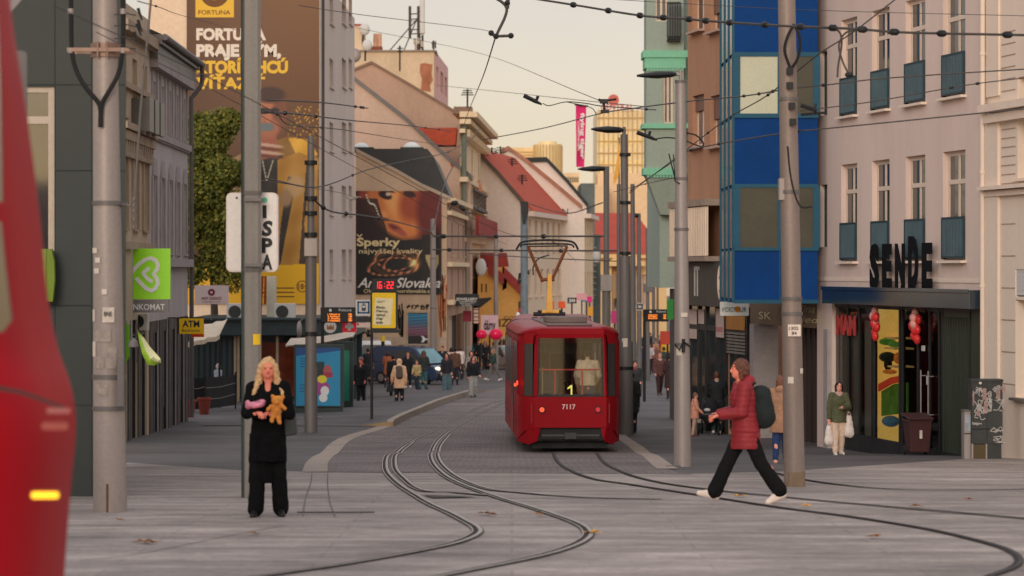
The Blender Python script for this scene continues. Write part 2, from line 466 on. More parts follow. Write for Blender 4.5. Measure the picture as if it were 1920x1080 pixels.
RAILM = mat('worn rail steel', C(150, 142, 132, 1.3), 0.34, 0.7, var=.15, scale=4)
GROOVE = mat('rail groove dirt', (0.035, 0.033, 0.031), 0.9, var=.3, scale=3)
ASPH = mat('dark filler along rails', C(70, 65, 62, 1.3), 0.85, var=.25, scale=3)
def sheet(name, rows, m, dz):
 """rows: list of lists of (x, y) of equal length, draped over the ground"""
 n = len(rows[0]); vs = [(x, y, gz(y) + dz) for r in rows for x, y in r]
 fs = [(j * n + i, j * n + i + 1, (j + 1) * n + i + 1, (j + 1) * n + i) for j in range(len(rows) - 1) for i in range(n - 1)]
 mb = MB(); mb.add(vs, fs); o = mb.build(name, m); tag(o, kind='structure'); return o
YR = sorted(set(list(np.linspace(6, 60, 55)) + list(np.linspace(60, 200, 71)) + list(DROP[1:, 0]) + [250, 400, 800, 1500]))
sheet('ground', [[(-60, y), (60, y)] if y < 200 else [(-y, y), (y, y)] for y in YR], G_SETT, 0.0)
# pale plaza in front, its far edge as in the photograph
far = [(-900, 858), (0, 862), (240, 868), (460, 883), (720, 887), (1300, 889), (1480, 884), (1850, 858), (2600, 830)]
fw = [gp(a, b) for a, b in far]
fxs, fys = [p.x for p in fw], [p.y for p in fw]
xs = np.linspace(-16, 16, 81)
sheet('pavement', [[(x, 8 + (float(np.interp(x, fxs, fys)) - 8) * t) for x in xs] for t in np.linspace(0, 1, 30)], G_SLAB, 0.005)
def ground_path(px, n=10):
 """picture points on the ground -> smooth path in the place"""
 return [tuple(p) for p in spline([tuple(gp(a, b).xy) for a, b in px], n)]
def ribbon(mb, path, w0, dz, off=0.0, mi=0, h=0.0):
 P = [Vector(p) for p in path]; vs = []
 for i, p in enumerate(P):
  t = (P[min(i + 1, len(P) - 1)] - P[max(i - 1, 0)]).normalized(); nn = Vector((-t.y, t.x))
  for s_ in (-1, 1):
   q = p + nn * (off + s_ * w0 / 2); vs.append((q.x, q.y, gz(q.y) + dz))
 mb.add(vs, [(2 * i, 2 * i + 1, 2 * i + 3, 2 * i + 2) for i in range(len(P) - 1)], mi)
# track bed of bricks between the two pale strips
Lp = ground_path([(590, 886), (600, 862), (640, 828), (720, 800), (800, 772), (885, 742), (960, 722)], 6)
Rp = ground_path([(1300, 890), (1252, 880), (1205, 850), (1160, 815), (1150, 780), (1145, 750), (1142, 722)], 6)
rows = []
for a, b in zip(Lp, Rp):
 rows.append([(a[0] + (b[0] - a[0]) * t, a[1] + (b[1] - a[1]) * t) for t in np.linspace(0, 1, 13)])
sheet('road', rows, G_BRICK, 0.009)
mb = MB(); ribbon(mb, Lp[:20], 0.42, 0.014)
tag(mb.build('kerb_strip', G_KERB), kind='structure')
mb = MB(); ribbon(mb, Rp[6:20], 0.36, 0.014); tag(mb.build('kerb_strip', G_KERB), kind='structure')
# joints beside the flush strip on the plaza
mb = MB()
for q in ([(568, 970), (572, 940), (583, 905), (585, 888)], [(628, 970), (618, 940), (614, 905), (615, 888)], [(568, 968), (600, 968), (628, 968)],
   [(160, 941), (320, 943), (470, 944)], [(240, 962), (380, 966), (560, 970)], [(612, 990), (700, 991), (780, 989)],
   [(1180, 908), (1300, 908), (1420, 916)], [(1480, 905), (1600, 918), (1700, 921), (1920, 920)], [(1770, 937), (1840, 942), (1920, 943)],
   [(1600, 951), (1720, 952), (1920, 960)], [(150, 1052), (260, 1040), (420, 1008), (540, 985)], [(490, 1042), (580, 1041), (655, 1041)],
   [(1490, 1040), (1530, 1040), (1575, 1040)], [(1510, 1030), (1650, 1030), (1820, 1029)], [(860, 905), (940, 907), (1010, 899)]):
 ribbon(mb, ground_path(q, 6), 0.014, 0.012)
tag(mb.build('paving_joint', mat('paving joint dirt', (.17, .157, .148), .9)), kind='structure')
# the stretch of grating behind the woman's feet
mb = MB(); a, b = gp(560, 962), gp(700, 962)
for i in range(26):
 x = a.x + (b.x - a.x) * i / 25; mb.box(x - .012, x + .012, a.y - .06, a.y + .06, a.z + .006, a.z + .013)
tag(mb.build('paving_grating', GROOVE), kind='structure')
# rails ------------------------------------------------------------
LA = [(948,748),(905,762),(868,778),(822,804),(768,830),(731,853),(722,876),(738,902),(790,938),(862,974),(893,993),(888,1006),(846,1022),(760,1040),(640,1061),(470,1086)]
LB = [(1010,748),(960,752),(925,764),(880,786),(838,812),(812,840),(808,862),(832,892),(905,925),(1000,955),(1078,982),(1102,1000),(1092,1016),(1050,1034),(980,1052),(850,1078),(700,1110)]
LA2 = [(775, 828), (745, 852), (740, 876), (757, 899), (790, 921), (850, 925), (915, 931)]
LB2 = [(842, 815), (823, 842), (822, 862), (846, 889), (905, 916), (980, 926), (1090, 934), (1240, 938)]
RA = [(1037,848),(1042,862),(1062,880),(1110,899),(1180,910),(1310,930),(1470,955),(1600,972),(1730,993),(1820,1013),(1885,1032),(1910,1050),(1900,1066),(1850,1085)]
RB = [(1118, 848), (1130, 866), (1165, 886), (1230, 905), (1340, 921), (1480, 935), (1640, 950), (1780, 962), (1960, 978)]
UA = [(1440, 885), (1520, 903), (1640, 917), (1780, 921), (1960, 919)]
RAILS = [('leftmost main rail of the double S curve',LA,1),('right rail of the double S curve',LB,1),('inner check rail of the left curve',LA2,.8),('inner check rail of the right curve',LB2,.8),
   ('groove rail curving away from under the red tram to the lower right corner',RA,.55),('groove rail from beneath the tram running right behind the walking woman',RB,.45),('faint rail behind the second right pole',UA,.4)]
for lab, px, b_ in RAILS:
 p = ground_path(px, 14)
 mb = MB(); ribbon(mb, p, 0.13 if b_ > .7 else .085, 0.016, 0, 1); ribbon(mb, p, 0.042, 0.022, 0.03 if b_ > .7 else .018, 0)
 ribbon(mb, p, 0.034, 0.020, -0.016, 2)
 if b_ > .7: ribbon(mb, p, 0.016, 0.022, -0.05, 0)
 tag(mb.build('tram_rail', [RAILM if b_ > .7 else ASPH, ASPH, GROOVE]), kind='structure')
mb = MB(); ribbon(mb, ground_path([(778, 817), (812, 817), (840, 817)], 3), .12, .017); tag(mb.build('drain_channel', RAILM), kind='structure')
mb = MB(); v = [gp(a,b,.018) for a,b in ((792,930),(900,934),(812,936))]; mb.add(v,[(0,1,2)]); tag(mb.build('switch_cover',ASPH),kind='structure')
# raised stop platform with its curved kerb
kp = ground_path([(738, 800), (760, 788), (790, 775), (830, 758), (870, 745), (900, 736), (930, 731)], 6)
mb = MB(); N = len(kp); vs = []; fs = []; H_ = []
for i, (x, y) in enumerate(kp):
 h = 0.20 * min(1, i / 1.5 + .75) * (1 if i < N - 10 else max(0.05, (N - 1 - i) / 9))
 z = gz(y); H_.append(h)
 vs += [(x,y,z),(x - .02,y,z + h),(x - .22,y + .04,z + h),(x - 1.1,y + .2,z + .012 + h*.85*min(1,i/5)),(x - 6,y + .5,z + .012)]
for i in range(N - 1):
 for k in range(4): fs.append((5 * i + k, 5 * i + k + 1, 5 * i + k + 6, 5 * i + k + 5))
fs.append((0, 1, 2, 3))
mb.add(vs, fs)
mb.m = [0 if k % 4 == 0 else (1 if k % 4 == 1 else 2) for k in range(4 * (N - 1))] + [3]
tag(mb.build('stop_platform', [G_KERBD, G_KERB, G_SETT, mat('tactile kerb end', C(128, 108, 84, 1.4), .8)]), kind='structure')
# fallen leaves: loose leaves one could count
LEAF = mat('yellow leaf', C(196, 140, 40, 1.5), .7, var=.3, scale=20)
LEAFB = mat('brown leaf', C(120, 82, 50, 1.5), .8, var=.3, scale=20)
LS = [(1388,933,'large yellow',.11),(1511,952,'small yellow-green',.075),(908,967,'brown',.09),(922,969,'brown',.07),(1108,1003,'orange',.10),(1720,953,'tan',.09),
  (270,1020,'brown',.09),(281,1022,'brown',.07),(1638,1011,'pale tan',.08),(1012,969,'dark brown',.06),(224,979,'tan',.05),(474,1005,'dark brown',.06),(1815,940,'tan',.06)]
NEAR = ['between the walking woman\'s feet','right of the walking woman\'s front foot','between the two S-curve rails, left one of the pair','between the two S-curve rails, right one of the pair',
  'in the bend of the right S-curve rail','on the slabs at far right beyond the groove rail','before the left stickered pole, first of two','before the left stickered pole, second of two',
  'on the slabs at lower right, nearest the camera','beside the right S-curve rail above its bend','just in front of the left pole\'s foot','in front of the woman in black','before the shop door at right']
for (px, py, kind, s_), nr in zip(LS, NEAR):
 p = gp(px, py, .02); mb = MB(); n = 10; vs = [(0, 0, .012)]
 for i in range(n):
  a = 2*math.pi*i/n; r = s_*(.62 + .38*(i % 2))*R.uniform(.8,1.1); vs.append((r*math.cos(a),r*math.sin(a),R.uniform(0,.035)))
 mb.add(vs, [(0, 1 + i, 1 + (i + 1) % n) for i in range(n)]); mb.cyl((0, 0, .01), (-s_ * 1.2, s_ * .3, .004), .004, n=5)
 tag(mb.build('fallen_leaf',LEAF if 'yellow' in kind or 'orange' in kind else LEAFB,loc=p,rz=R.uniform(0,6)),kind + ' fallen leaf on the ground ' + nr,'leaf','fallen leaves on the paving')
# ================================================================ right side of the street
VR = (15 - CX) / F
YW0 = 56.5
XR = lambda Y: 10.0 + VR * (Y - YW0)
ang = math.atan2(-1, -VR * 1.0)     # local x runs from far to near
FRW = Fr((XR(YW0), YW0, gz(YW0)), math.atan2(-1.0, -VR))
def rfr(): return Fr(FRW.o, FRW.a)
ZB = -1.2
PINK = mat('pinkish render', C(172, 155, 146, 1.75), .85, var=.08, scale=.9, fine=.02, bump=.05, streak=True)
CREAM = mat('cream stucco', C(206, 190, 174, 1.75), .85, var=.06, scale=.9, fine=.02, bump=.05, streak=True)
CREAMD = mat('cream stucco trim', C(186, 170, 156, 1.7), .85, var=.06)
TEAL = mat('dark teal metal', C(34, 52, 58, 1.5), .5, var=.15, scale=3)
FRAME = mat('pale window frame', C(176, 160, 146, 1.7), .6, var=.05)
# --- pinkish building
x = FRW.x
B = tfr('street_building', 'pinkish rendered three-storey building with two rows of tall windows above the dark shop front', 'building', FRW)
zl = lambda py: FRW.z(1795, py)
cols = [(1577, 1607), (1635, 1668), (1698, 1735), (1768, 1810)]
ops = []
for a, b in cols:
 for zt, zb in ((zl(282), zl(488)), (zl(-26), zl(180)), (zl(-330), zl(-128))):
  ops.append((x(a), x(b), zb, zt))
nar = [(x(1538), x(1551), FRW.z(1545, 463), FRW.z(1545, 346)), (x(1538), x(1551), FRW.z(1545, 216), FRW.z(1545, 96))]
zf = FRW.z(1845, 580)                       # underside of the shop fascia
shop = (x(1560), x(1842), ZB, zf)
mb = MB(); wall_open(mb, x(1532), x(1848), ZB, 13.5, ops + nar + [shop], .17, 0)
shell(mb, x(1532), x(1848), 0, 9, ZB, 13.5)
mb.build('wall', PINK, B)
for i, o in enumerate(ops):
 window(B, *o, FRAME, y=.12, bar=.1, mull=True, trans=.72, sill=CREAMD, sd=.14, pane=PANE)
 a, b, c, d = o; zt = c + .95
 SLAT = mat('balustrade slat', C(70, 88, 96, 1.6), .5, var=.15)
 mb = MB(); mb.box(a + .02, b - .02, -.05, -.02, c + .05, c + .09); mb.box(a + .02, b - .02, -.05, -.02, zt - .04, zt)
 mb.box(a + .01, a + .05, -.05, .05, c + .03, zt); mb.box(b - .05, b - .01, -.05, .05, c + .03, zt)
 n = 14
 for k in range(n): xx = a + .05 + (b - a - .1) * (k + .5) / n; mb.box(xx - .013, xx + .013, -.045, -.025, c + .09, zt - .04, 2)
 mb.box(a + .05, b - .05, -.012, -.006, c + .09, zt - .04, 1); mb.build('balustrade', [TEAL, BLACK, SLAT], B)
for o in nar: window(B, *o, TEAL, y=.11, bar=.07, mull=False)
mb = MB(); zz = FRW.z(1820, 0)
mb.box(x(1532), x(1848), -.02, -.003, zl(530), zl(522)); mb.build('band', CREAMD, B)
# shop fascia, sign letters, shop front
FAS = mat('dark blue glass fascia', C(30, 40, 48, 1.6), .14, var=.35, scale=.8, spec=.8)
FO_ = -.34
f0, f1 = x(1541, FO_), x(1846, 0) - .02; zt, zb = FRW.z(1812, 544, FO_), FRW.z(1812, 580, FO_)
mb = MB().box(f0, f1, FO_, -.01, zb, zt)
mb.box(f0 - .02, f1, FO_ - .03, FO_ - .002, zt - .07, zt + .02); mb.build('fascia', [FAS], B, bevel=.012)
SIGN = tfr('shop_sign', 'row of tall black block letters standing on the dark shop fascia', 'sign', FRW)
sx0, sx1 = x(1618, -.3), x(1741, -.3); zs0, zs1 = zt + .05, FRW.z(1640, 461, -.3)
wl = (sx1 - sx0) / 5
for i, ch in enumerate('SENDE'):
 hh = (zs1 - zs0) * (1.16 if ch == 'D' else 1.0)
 mb = MB().text(ch, sx0 + wl * i + .1 * wl, zs0, hh, -.14, w=wl * .70, thick=.03, bold=.05)
 mb.cyl((sx0 + wl*(i + .3),-.2,zt),(sx0 + wl*(i + .3),-.2,zs0 + .03),.02); mb.cyl((sx0 + wl*(i + .7),-.2,zt),(sx0 + wl*(i + .7),-.2,zs0 + .03),.02)
 mb.build('letter', mat('matt black letter', (.012, .012, .013), .9, spec=.05), SIGN)
SF = .1
def sx(px, o=SF): return FRW.x(px, o)
zg = -.28
def sz(py, px=1700, o=SF): return FRW.z(px, py, o)
SHOPF = mat('black shop frame', (.022, .024, .026), .4, var=.3)
mb = MB()
for px in (1566, 1591, 1612, 1636, 1640, 1688, 1693, 1722, 1744, 1762, 1768, 1820, 1842):
 mb.box(sx(px) - .035, sx(px) + .035, SF - .03, SF + .06, ZB, zf)
mb.box(sx(1566), sx(1842), SF - .02, SF + .05, zf - .1, zf); mb.box(sx(1566), sx(1842), SF - .025, SF + .05, zg - .3, zg + .22)
mb.build('shop_front_frame', SHOPF, B)
SHG = glass_clear('shop glass', (.84, .86, .84), .01)
mb = MB().add([(sx(1566),SF,zg),(sx(1766),SF,zg),(sx(1766),SF,zf - .1),(sx(1566),SF,zf - .1)],[(0,1,2,3)]); mb.build('shop_window',SHG,B)
mb = MB().box(sx(1768), sx(1842), SF - .01, SF + .03, zg, zf - .1)
for k in range(11): xx = sx(1770) + (sx(1818) - sx(1770)) * k / 10; mb.box(xx - .012, xx + .012, SF - .03, SF - .01, zg + .2, zf - .2)
mb.build('shutter_panel', mat('dark green panel', C(44, 50, 42, 1.7), .4, var=.15, streak=True), B)
mb = MB().box(sx(1560), sx(1842), SF + 2.2, SF + 2.25, ZB, zf); mb.box(sx(1560), sx(1842), SF + .0, SF + 2.2, zg - .3, zg - .02)
mb.box(sx(1632) - .05, sx(1632), SF + .1, SF + .9, zg, zf)
mb.build('shop_interior', DARKIN, B)
CURT = mat('grey window film', C(104, 98, 86, 1.9), .5, var=.3, scale=1.2, streak=True)
mb = MB().box(sx(1568),sx(1604),SF + .1,SF + .11,zg,zf - .5); mb.box(sx(1614),sx(1632),SF + .1,SF + .11,zg,zf - .4); mb.build('window_film',CURT,B)
for px in (1736, 1750):
 mb = MB().tube([(sx(px),SF - .12,sz(780)),(sx(px),SF - .12,sz(690))],.018); mb.cyl((sx(px),SF - .12,sz(770)),(sx(px),SF,sz(770)),.012); mb.cyl((sx(px),SF - .12,sz(700)),(sx(px),SF,sz(700)),.012)
 mb.build('door_handle', STEEL, B)
mb = MB().box(sx(1742) - .06,sx(1742) + .06,SF - .045,SF - .031,sz(716),sz(700)); mb.box(sx(1731),sx(1737),SF - .045,SF - .031,sz(655),sz(645)); mb.build('door_sticker',WHITE,B)
# red foil letters and red balloon bunches hung in the window
mb = MB(); zz0, zz1 = sz(626, 1590), sz(593, 1590)
mb.text('MAM', sx(1571), zz0, zz1 - zz0, SF - .04, w=sx(1608) - sx(1571), thick=.02, bold=.06)
o = mb.build('foil_letters',mat('red striped foil',C(150,45,45,1.9),.35,var=.7,scale=14,streak=True)); o.location = FRW.o; o.rotation_euler = (0,0,FRW.a)
tag(o, 'red striped balloon letters hung in the shop window above the woman in green', 'balloon')
RED = mat('red foil', C(168, 38, 38, 1.8), .3, var=.2, scale=6)
for px, lab in ((1655, 'bunch of red balloons in the lit yellow shop window'), (1729, 'dim red balloon bunch beside the shop door')):
 t = tfr('balloon_bunch', lab, 'balloon', FRW, 'red balloon bunches in the shop window')
 for k in range(11):
  a = k * 2.4; r = .05 + .016 * k
  MB().ell((sx(px) + r*math.cos(a)*.9,SF - .14 - R.random()*.08,sz(610) + r*math.sin(a)*1.8 + .05),(.1,.08,.12),10,8).build('balloon',RED if k % 3 else mat('pink foil',C(214,150,140,1.7),.35),t,smooth=True)
# lit toy display
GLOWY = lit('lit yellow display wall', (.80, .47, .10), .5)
T = tfr('toy_display', 'lit yellow toy display seen through the shop window between black frames', 'display', FRW)
def SX(px): return sx(px)
TD = lambda px, d: FRW.x(px, SF + d)
mb = MB().box(sx(1634),TD(1686,.8),SF + .8,SF + .84,zg,zf); mb.box(sx(1633),sx(1633) + .03,SF + .03,SF + .8,zg,zf); mb.build('back_wall',GLOWY,T)
mb = MB()
for py in (640, 660, 695): mb.box(sx(1634) + .04, TD(1692, .5), SF + .3, SF + .79, sz(py), sz(py) + .04)
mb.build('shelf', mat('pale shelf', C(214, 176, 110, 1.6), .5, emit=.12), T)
def toy(nm, c, cx_, cz_, r, e=.14):
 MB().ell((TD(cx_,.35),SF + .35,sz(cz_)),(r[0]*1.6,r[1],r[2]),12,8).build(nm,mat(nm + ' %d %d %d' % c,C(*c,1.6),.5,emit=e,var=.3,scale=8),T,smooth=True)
toy('toy',(70,130,40),1664,646,(.16,.2,.09)); toy('toy',(90,140,60),1680,650,(.12,.2,.07)); toy('toy',(30,45,40),1664,676,(.17,.2,.13),.02)
toy('toy',(28,26,28),1665,690,(.08,.1,.15),.02); toy('toy',(200,110,40),1684,676,(.1,.1,.14)); toy('toy',(200,120,50),1668,704,(.2,.15,.06))
toy('toy',(190,70,50),1685,745,(.12,.2,.16)); toy('toy',(224,170,100),1674,762,(.14,.2,.12)); toy('toy',(214,196,160),1684,775,(.1,.2,.08))
toy('toy', (40, 90, 110), 1670, 800, (.2, .2, .14)); toy('toy', (60, 60, 80), 1655, 782, (.12, .2, .12))
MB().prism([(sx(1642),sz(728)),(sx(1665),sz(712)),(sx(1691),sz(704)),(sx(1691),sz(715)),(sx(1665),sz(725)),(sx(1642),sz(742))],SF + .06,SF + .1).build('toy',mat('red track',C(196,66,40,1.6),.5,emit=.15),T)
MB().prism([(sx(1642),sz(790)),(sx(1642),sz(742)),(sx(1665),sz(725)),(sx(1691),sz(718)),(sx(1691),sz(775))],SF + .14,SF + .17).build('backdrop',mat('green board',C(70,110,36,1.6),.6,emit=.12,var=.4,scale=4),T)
# --- cream building at the right edge
B = tfr('cream_building', 'cream stucco building with grooved wall at the right edge', 'building', FRW)
c0, c1 = x(1850), x(2300)
wo = (x(1904),x(1975),FRW.z(1904,745),FRW.z(1904,562)); lo_ = (x(1904),x(1975),FRW.z(1904,556),FRW.z(1904,505)); wu = (x(1908),x(1985),FRW.z(1908,335),FRW.z(1908,145))
mb = MB(); wall_open(mb, c0 + .01, c1, ZB, 14, [wo, lo_, wu], .3); shell(mb, c0 + .01, c1, 0, 9, ZB, 14)
mb.build('wall', CREAM, B)
window(B, *wo, WHITE, y=.22, bar=.09, mull=False, sill=mat('grey sill', C(90, 84, 80)), sd=.12); window(B, *wu, FRAME, y=.22, bar=.09, sill=CREAMD)
mb = MB(); a, b, c, d = lo_
for k in range(6): zz = c + (d - c) * (k + .3) / 6; mb.box(a, b, .02, .1, zz, zz + .1)
mb.build('louvre', WHITE, B)
mb = MB()
for px0, px1, py, hpy, pr in ((1856, 1990, 196, 14, .28), (1856, 1990, 214, 16, .16), (1850, 1990, 349, 7, .22), (1850, 1990, 358, 10, .1)):
 z0 = FRW.z(1870, py + hpy); mb.box(x(px0), x(px1), -pr, .0 - .002, z0, FRW.z(1870, py))
mb.build('cornice', CREAMD, B)
mb = MB().box(x(1853), x(1876), -.07, -.003, ZB, FRW.z(1870, 214)); mb.box(x(1853), x(1876), -.05, -.003, FRW.z(1870, 180), 14)
mb.build('pilaster', CREAM, B)
GRV = mat('joint shadow gap', C(140, 120, 106, 1.5), .9)
mb = MB()
for py in list(range(225, 345, 17)) + list(range(60, 190, 22)) + [420, 480, 540, 600, 660, 720]:
 z0 = FRW.z(1890, py); mb.box(x(1878), x(1904), -.006, -.0015, z0 - .012, z0 + .012)
mb.build('groove', GRV, B)
t = tfr('drain_pipe', 'pale rain pipe down the corner of the cream building', 'drain pipe', FRW)
MB().tube([(x(1851), -.1, ZB + 1), (x(1851), -.1, 14)], .055, 10).build('pipe', CREAM, t, smooth=True)
mb = MB()
for z in (1.6, 3.6, 6, 8.5): mb.cyl((x(1851), -.1, z), (x(1851), -.1, z + .05), .07)
mb.build('bracket', CREAMD, t)
# --- blue glazed bay tower
BLUE = mat('blue cladding', C(4, 58, 118, 1.1), .55, var=.12, scale=.8, spec=.1)
BLUEF = mat('teal blue window frame', C(10, 76, 100, 1.15), .5, var=.1)
BLIND = mat('pale blind behind glass', C(156, 158, 138, 1.6), .3, var=.05, spec=.4)
DGL = mat('olive dark glass', C(66, 66, 56, 1.0), .25, var=.3, scale=.8, spec=.3)
YB = 67.3
FB = Fr(((1378 - CX) / F * YB, YB, gz(YB)), 0)
B = tfr('blue_bay_building', 'bright blue clad bay tower with glazed bands between brown and pinkish houses', 'building', FB)
bx = FB.x; bz = lambda py: FB.z(1400, py)
W_ = bx(1533)
mb = MB(); mb.box(0, W_, 0, 4.2, bz(568), 14); mb.build('wall', BLUE, B)
mb = MB()
for py0, py1 in ((98, 106), (213, 221), (345, 352), (464, 470), (562, 569)): mb.box(-.02, W_ + .02, -.05, -.003, bz(py1), bz(py0))
for px, w2 in ((1381, .09), (1463, .07), (1531, .09)):
 for a, b in ((98, 213), (350, 465)): mb.box(bx(px) - w2, bx(px) + w2, -.045, -.004, bz(b) + .0, bz(a))
mb.build('window_frame', BLUEF, B)
for a, b, p0, p1, m_ in ((1386, 1459, 106, 213, BLIND), (1467, 1526, 103, 213, DGL), (1386, 1459, 352, 464, DGL), (1467, 1526, 350, 464, DGL)):
 MB().box(bx(a), bx(b), -.02, -.006, bz(p1), bz(p0)).build('pane', m_, B)
mb = MB()
for py in (0, 221, 470): mb.box(bx(1462) - .012, bx(1462) + .012, -.012, -.003, bz(py + (98 if py == 0 else 124 if py == 221 else 92)), bz(py))
mb.build('panel_joint', BLUEF, B)
# its narrow street side
SIDEM = mat('side reflecting glass', C(88, 92, 96, 1.7), .12, var=.7, scale=2, spec=.8, streak=True)
mb = MB()
for py0, py1 in ((-100, 98), (106, 213), (221, 345), (352, 465), (470, 560)): mb.box(-.04, -.003, .15, 4.0, bz(py1), bz(py0))
mb.build('side_glazing', SIDEM, B)
mb = MB()
for yy in (.08, 1.4, 2.7, 4.05): mb.box(-.07, -.0035, yy - .06, yy + .06, bz(568), 14)
mb.build('side_frame', BLUEF, B)
# ground floor under the bay: passage, brown fascia with script, hydrotour sign
GF = tfr('passage_building', 'dark passage and brown shop fascia beneath the blue bay', 'building', FRW)
BRN = mat('brown fascia', C(92, 76, 58, 1.6), .5, var=.15); WOOD = mat('dark brown wood panel', C(52, 42, 38, 1.7), .5, var=.25, streak=True)
DOLV = mat('olive passage wall', C(60, 56, 50, 1.7), .7, var=.15)
zf2 = FRW.z(1480, 612)
mb = MB().box(x(1405), x(1556), .02, .5, zf2, FRW.z(1480, 566)); mb.build('fascia', BRN, GF)
mb = MB().box(x(1412),x(1420),-.1,.6,ZB,zf2); mb.box(x(1551),x(1558),-.1,.4,ZB,zf2); mb.build('column',mat('pale post',C(140,132,130,1.5),.6),GF)
mb = MB().box(x(1420), x(1466), 1.2, 1.25, ZB, zf2); mb.build('passage_wall', DOLV, GF)
mb = MB().box(x(1466), x(1551), .6, .65, ZB, zf2)
for k in range(9): xx = x(1470) + (x(1549) - x(1470)) * k / 8; mb.box(xx - .02, xx + .02, .57, .6, ZB, zf2)
mb.build('wood_panel', WOOD, GF)
mb = MB().box(x(1405), x(1560), 1.9, 1.95, ZB, zf2); mb.build('back_wall', DARKIN, GF)
mb = MB().text('Vlna',x(1497),FRW.z(1500,585),.2,.0,shear=.3,w=x(1528) - x(1497)); mb.text('jedla',x(1500),FRW.z(1500,604),.17,.0,shear=.3,w=x(1550) - x(1500)); mb.text('SK',x(1423),FRW.z(1430,598),.2,.0,w=x(1446) - x(1423))
mb.build('lettering', mat('cream lettering', C(170, 160, 130), .6), GF)
YH = FRW.o.y
FH = Fr(((1351 - CX) / F * 72.3, 72.3, gz(72.3)), 0)
t = tfr('shop_sign', 'white box sign with the dark word hydrotour and an orange sun', 'sign', FH)
hx = FH.x; hz = lambda py: FH.z(1370, py)
MB().box(0, hx(1404), 0, .25, hz(592), hz(566)).build('sign_box', lit('lit white sign', (.62, .60, .54), .16), t)
mb = MB(); hh = hz(576) - hz(585); u = hx(1404) / 53.0
mb.text('HYDROT',3*u,hz(585),hh,-.003,w=25*u,bold=.01); mb.text('UR',36*u,hz(585),hh,-.003,w=13*u,bold=.01); mb.build('lettering',mat('navy letters',C(40,50,70),.6),t)
MB().disc(32 * u, hz(580), hh * .62, -.006, -.001).build('emblem', mat('orange', C(226, 140, 30), .5), t)
# --- brown house with its shop
BROWN = mat('brown render', C(142, 107, 84, 1.7), .9, var=.14, scale=.9, streak=True, bump=.05)
B = tfr('brown_house', 'brown rendered house with paired windows and white corrugated balcony', 'building', FRW)
b0, b1 = x(1290), x(1366)
wins = []
for a, b in ((1298, 1320), (1332, 1356)):
 for p0, p1 in ((178, 275), (-60, 58), (-300, -190)): wins.append((x(a), x(b), FRW.z((a + b) / 2, p1), FRW.z((a + b) / 2, p0)))
zsf = FRW.z(1330, 575)
mb = MB(); wall_open(mb, b0, b1, zsf, 15, wins, .2); shell(mb, b0, b1, 0, 8, ZB, 15); mb.build('wall', BROWN, B)
SHUT = mat('brown roller shutter', C(100, 74, 62, 1.6), .6, var=.1)
for i, o in enumerate(wins):
 window(B, *o, FRAME, y=.16, bar=.09, sill=mat('stained sill', C(150, 130, 118, 1.6), .7), sd=.2)
 a, b, c, d = o; MB().box(a + .02, b - .02, .1, .14, d - (d - c) * (.45 if i % 2 else .7 if i > 2 else .3), d).build('roller_shutter', SHUT, B)
CORR = mat('white corrugated sheet', C(186, 170, 150, 1.7), .6, var=.1, streak=True)
mb = MB(); n = 22; a, b = x(1292), x(1362)
for k in range(n):
 q0 = a + (b - a) * k / n; q1 = a + (b - a) * (k + 1) / n; mb.box(q0, q0 + (q1 - q0) * .55, -.62, -.56, FRW.z(1330, 480), FRW.z(1330, 390))
 mb.box(q0 + (q1 - q0) * .5, q1, -.58, -.54, FRW.z(1330, 480), FRW.z(1330, 390))
mb.build('balcony', CORR, B)
mb = MB().box(a - .05,b + .05,-.66,.0,FRW.z(1330,388),FRW.z(1330,376)); mb.box(a - .05,b + .05,-.66,0,FRW.z(1330,490),FRW.z(1330,481)); mb.build('balcony_slab',mat('weathered concrete',C(130,116,104,1.6),.9,var=.2),B)
DKF = mat('charcoal shop fascia', C(62, 58, 54, 1.6), .55, var=.2, streak=True)
zq0 = FRW.z(1330, 573); zq1 = FRW.z(1330, 492)
MB().box(b0, b1 + .4, -.35, -.01, zq0, zq1).build('fascia', DKF, B)
mb = MB().text('ENAC',x(1294),FRW.z(1300,530),.55,-.36,w=x(1312) - x(1294),bold=.01,thick=.03); mb.text('IT',x(1325),FRW.z(1330,555),.9,-.36,w=x(1334) - x(1325),thick=.03)
mb.build('lettering', mat('pale grey letters', C(150, 146, 140), .5), B)
mb = MB().box(b0, x(1404), .25, .3, ZB, zq0); mb.build('shop_interior', DARKIN, B)
mb = MB().box(b0, x(1404), .02, .04, ZB + .6, zq0); mb.build('shop_window', PANE, B)
mb = MB()
for px in (1292, 1311, 1325, 1344, 1362, 1382, 1402): mb.box(x(px) - .06, x(px) + .06, -.04, .06, ZB, zq0)
mb.box(b0, x(1404), -.03, .05, FRW.z(1330, 620), FRW.z(1330, 610)); mb.build('shop_front_frame', SHOPF, B)
WP = mat('white shop poster', C(168, 150, 142, 1.6), .6, var=.12)
mb = MB()
for a,b,p0,p1 in ((1294,1309,580,607),(1313,1323,580,607),(1294,1309,616,634),(1346,1360,578,632)): mb.box(x(a),x(b),-.06,-.045,FRW.z(a,p1),FRW.z(a,p0))
mb.build('poster', WP, B)
MB().box(x(1365), x(1400), -.06, -.045, FRW.z(1380, 618), FRW.z(1380, 592)).build('poster', mat('ochre poster', C(150, 104, 50, 1.6), .6), B)
mb = MB()
for k in range(7): z0 = FRW.z(1380, 625 + k * 6); mb.box(x(1365), x(1400), -.05, -.042, z0 - .03, z0 + .03)
mb.build('blind', mat('grey blind slats', C(110, 104, 98, 1.5), .6), B)
MB().text('SUOS', x(1347), FRW.z(1353, 622), .14, -.065, w=x(1359) - x(1347), bold=.02).build('lettering', mat('red letters', C(170, 60, 70), .6), B)
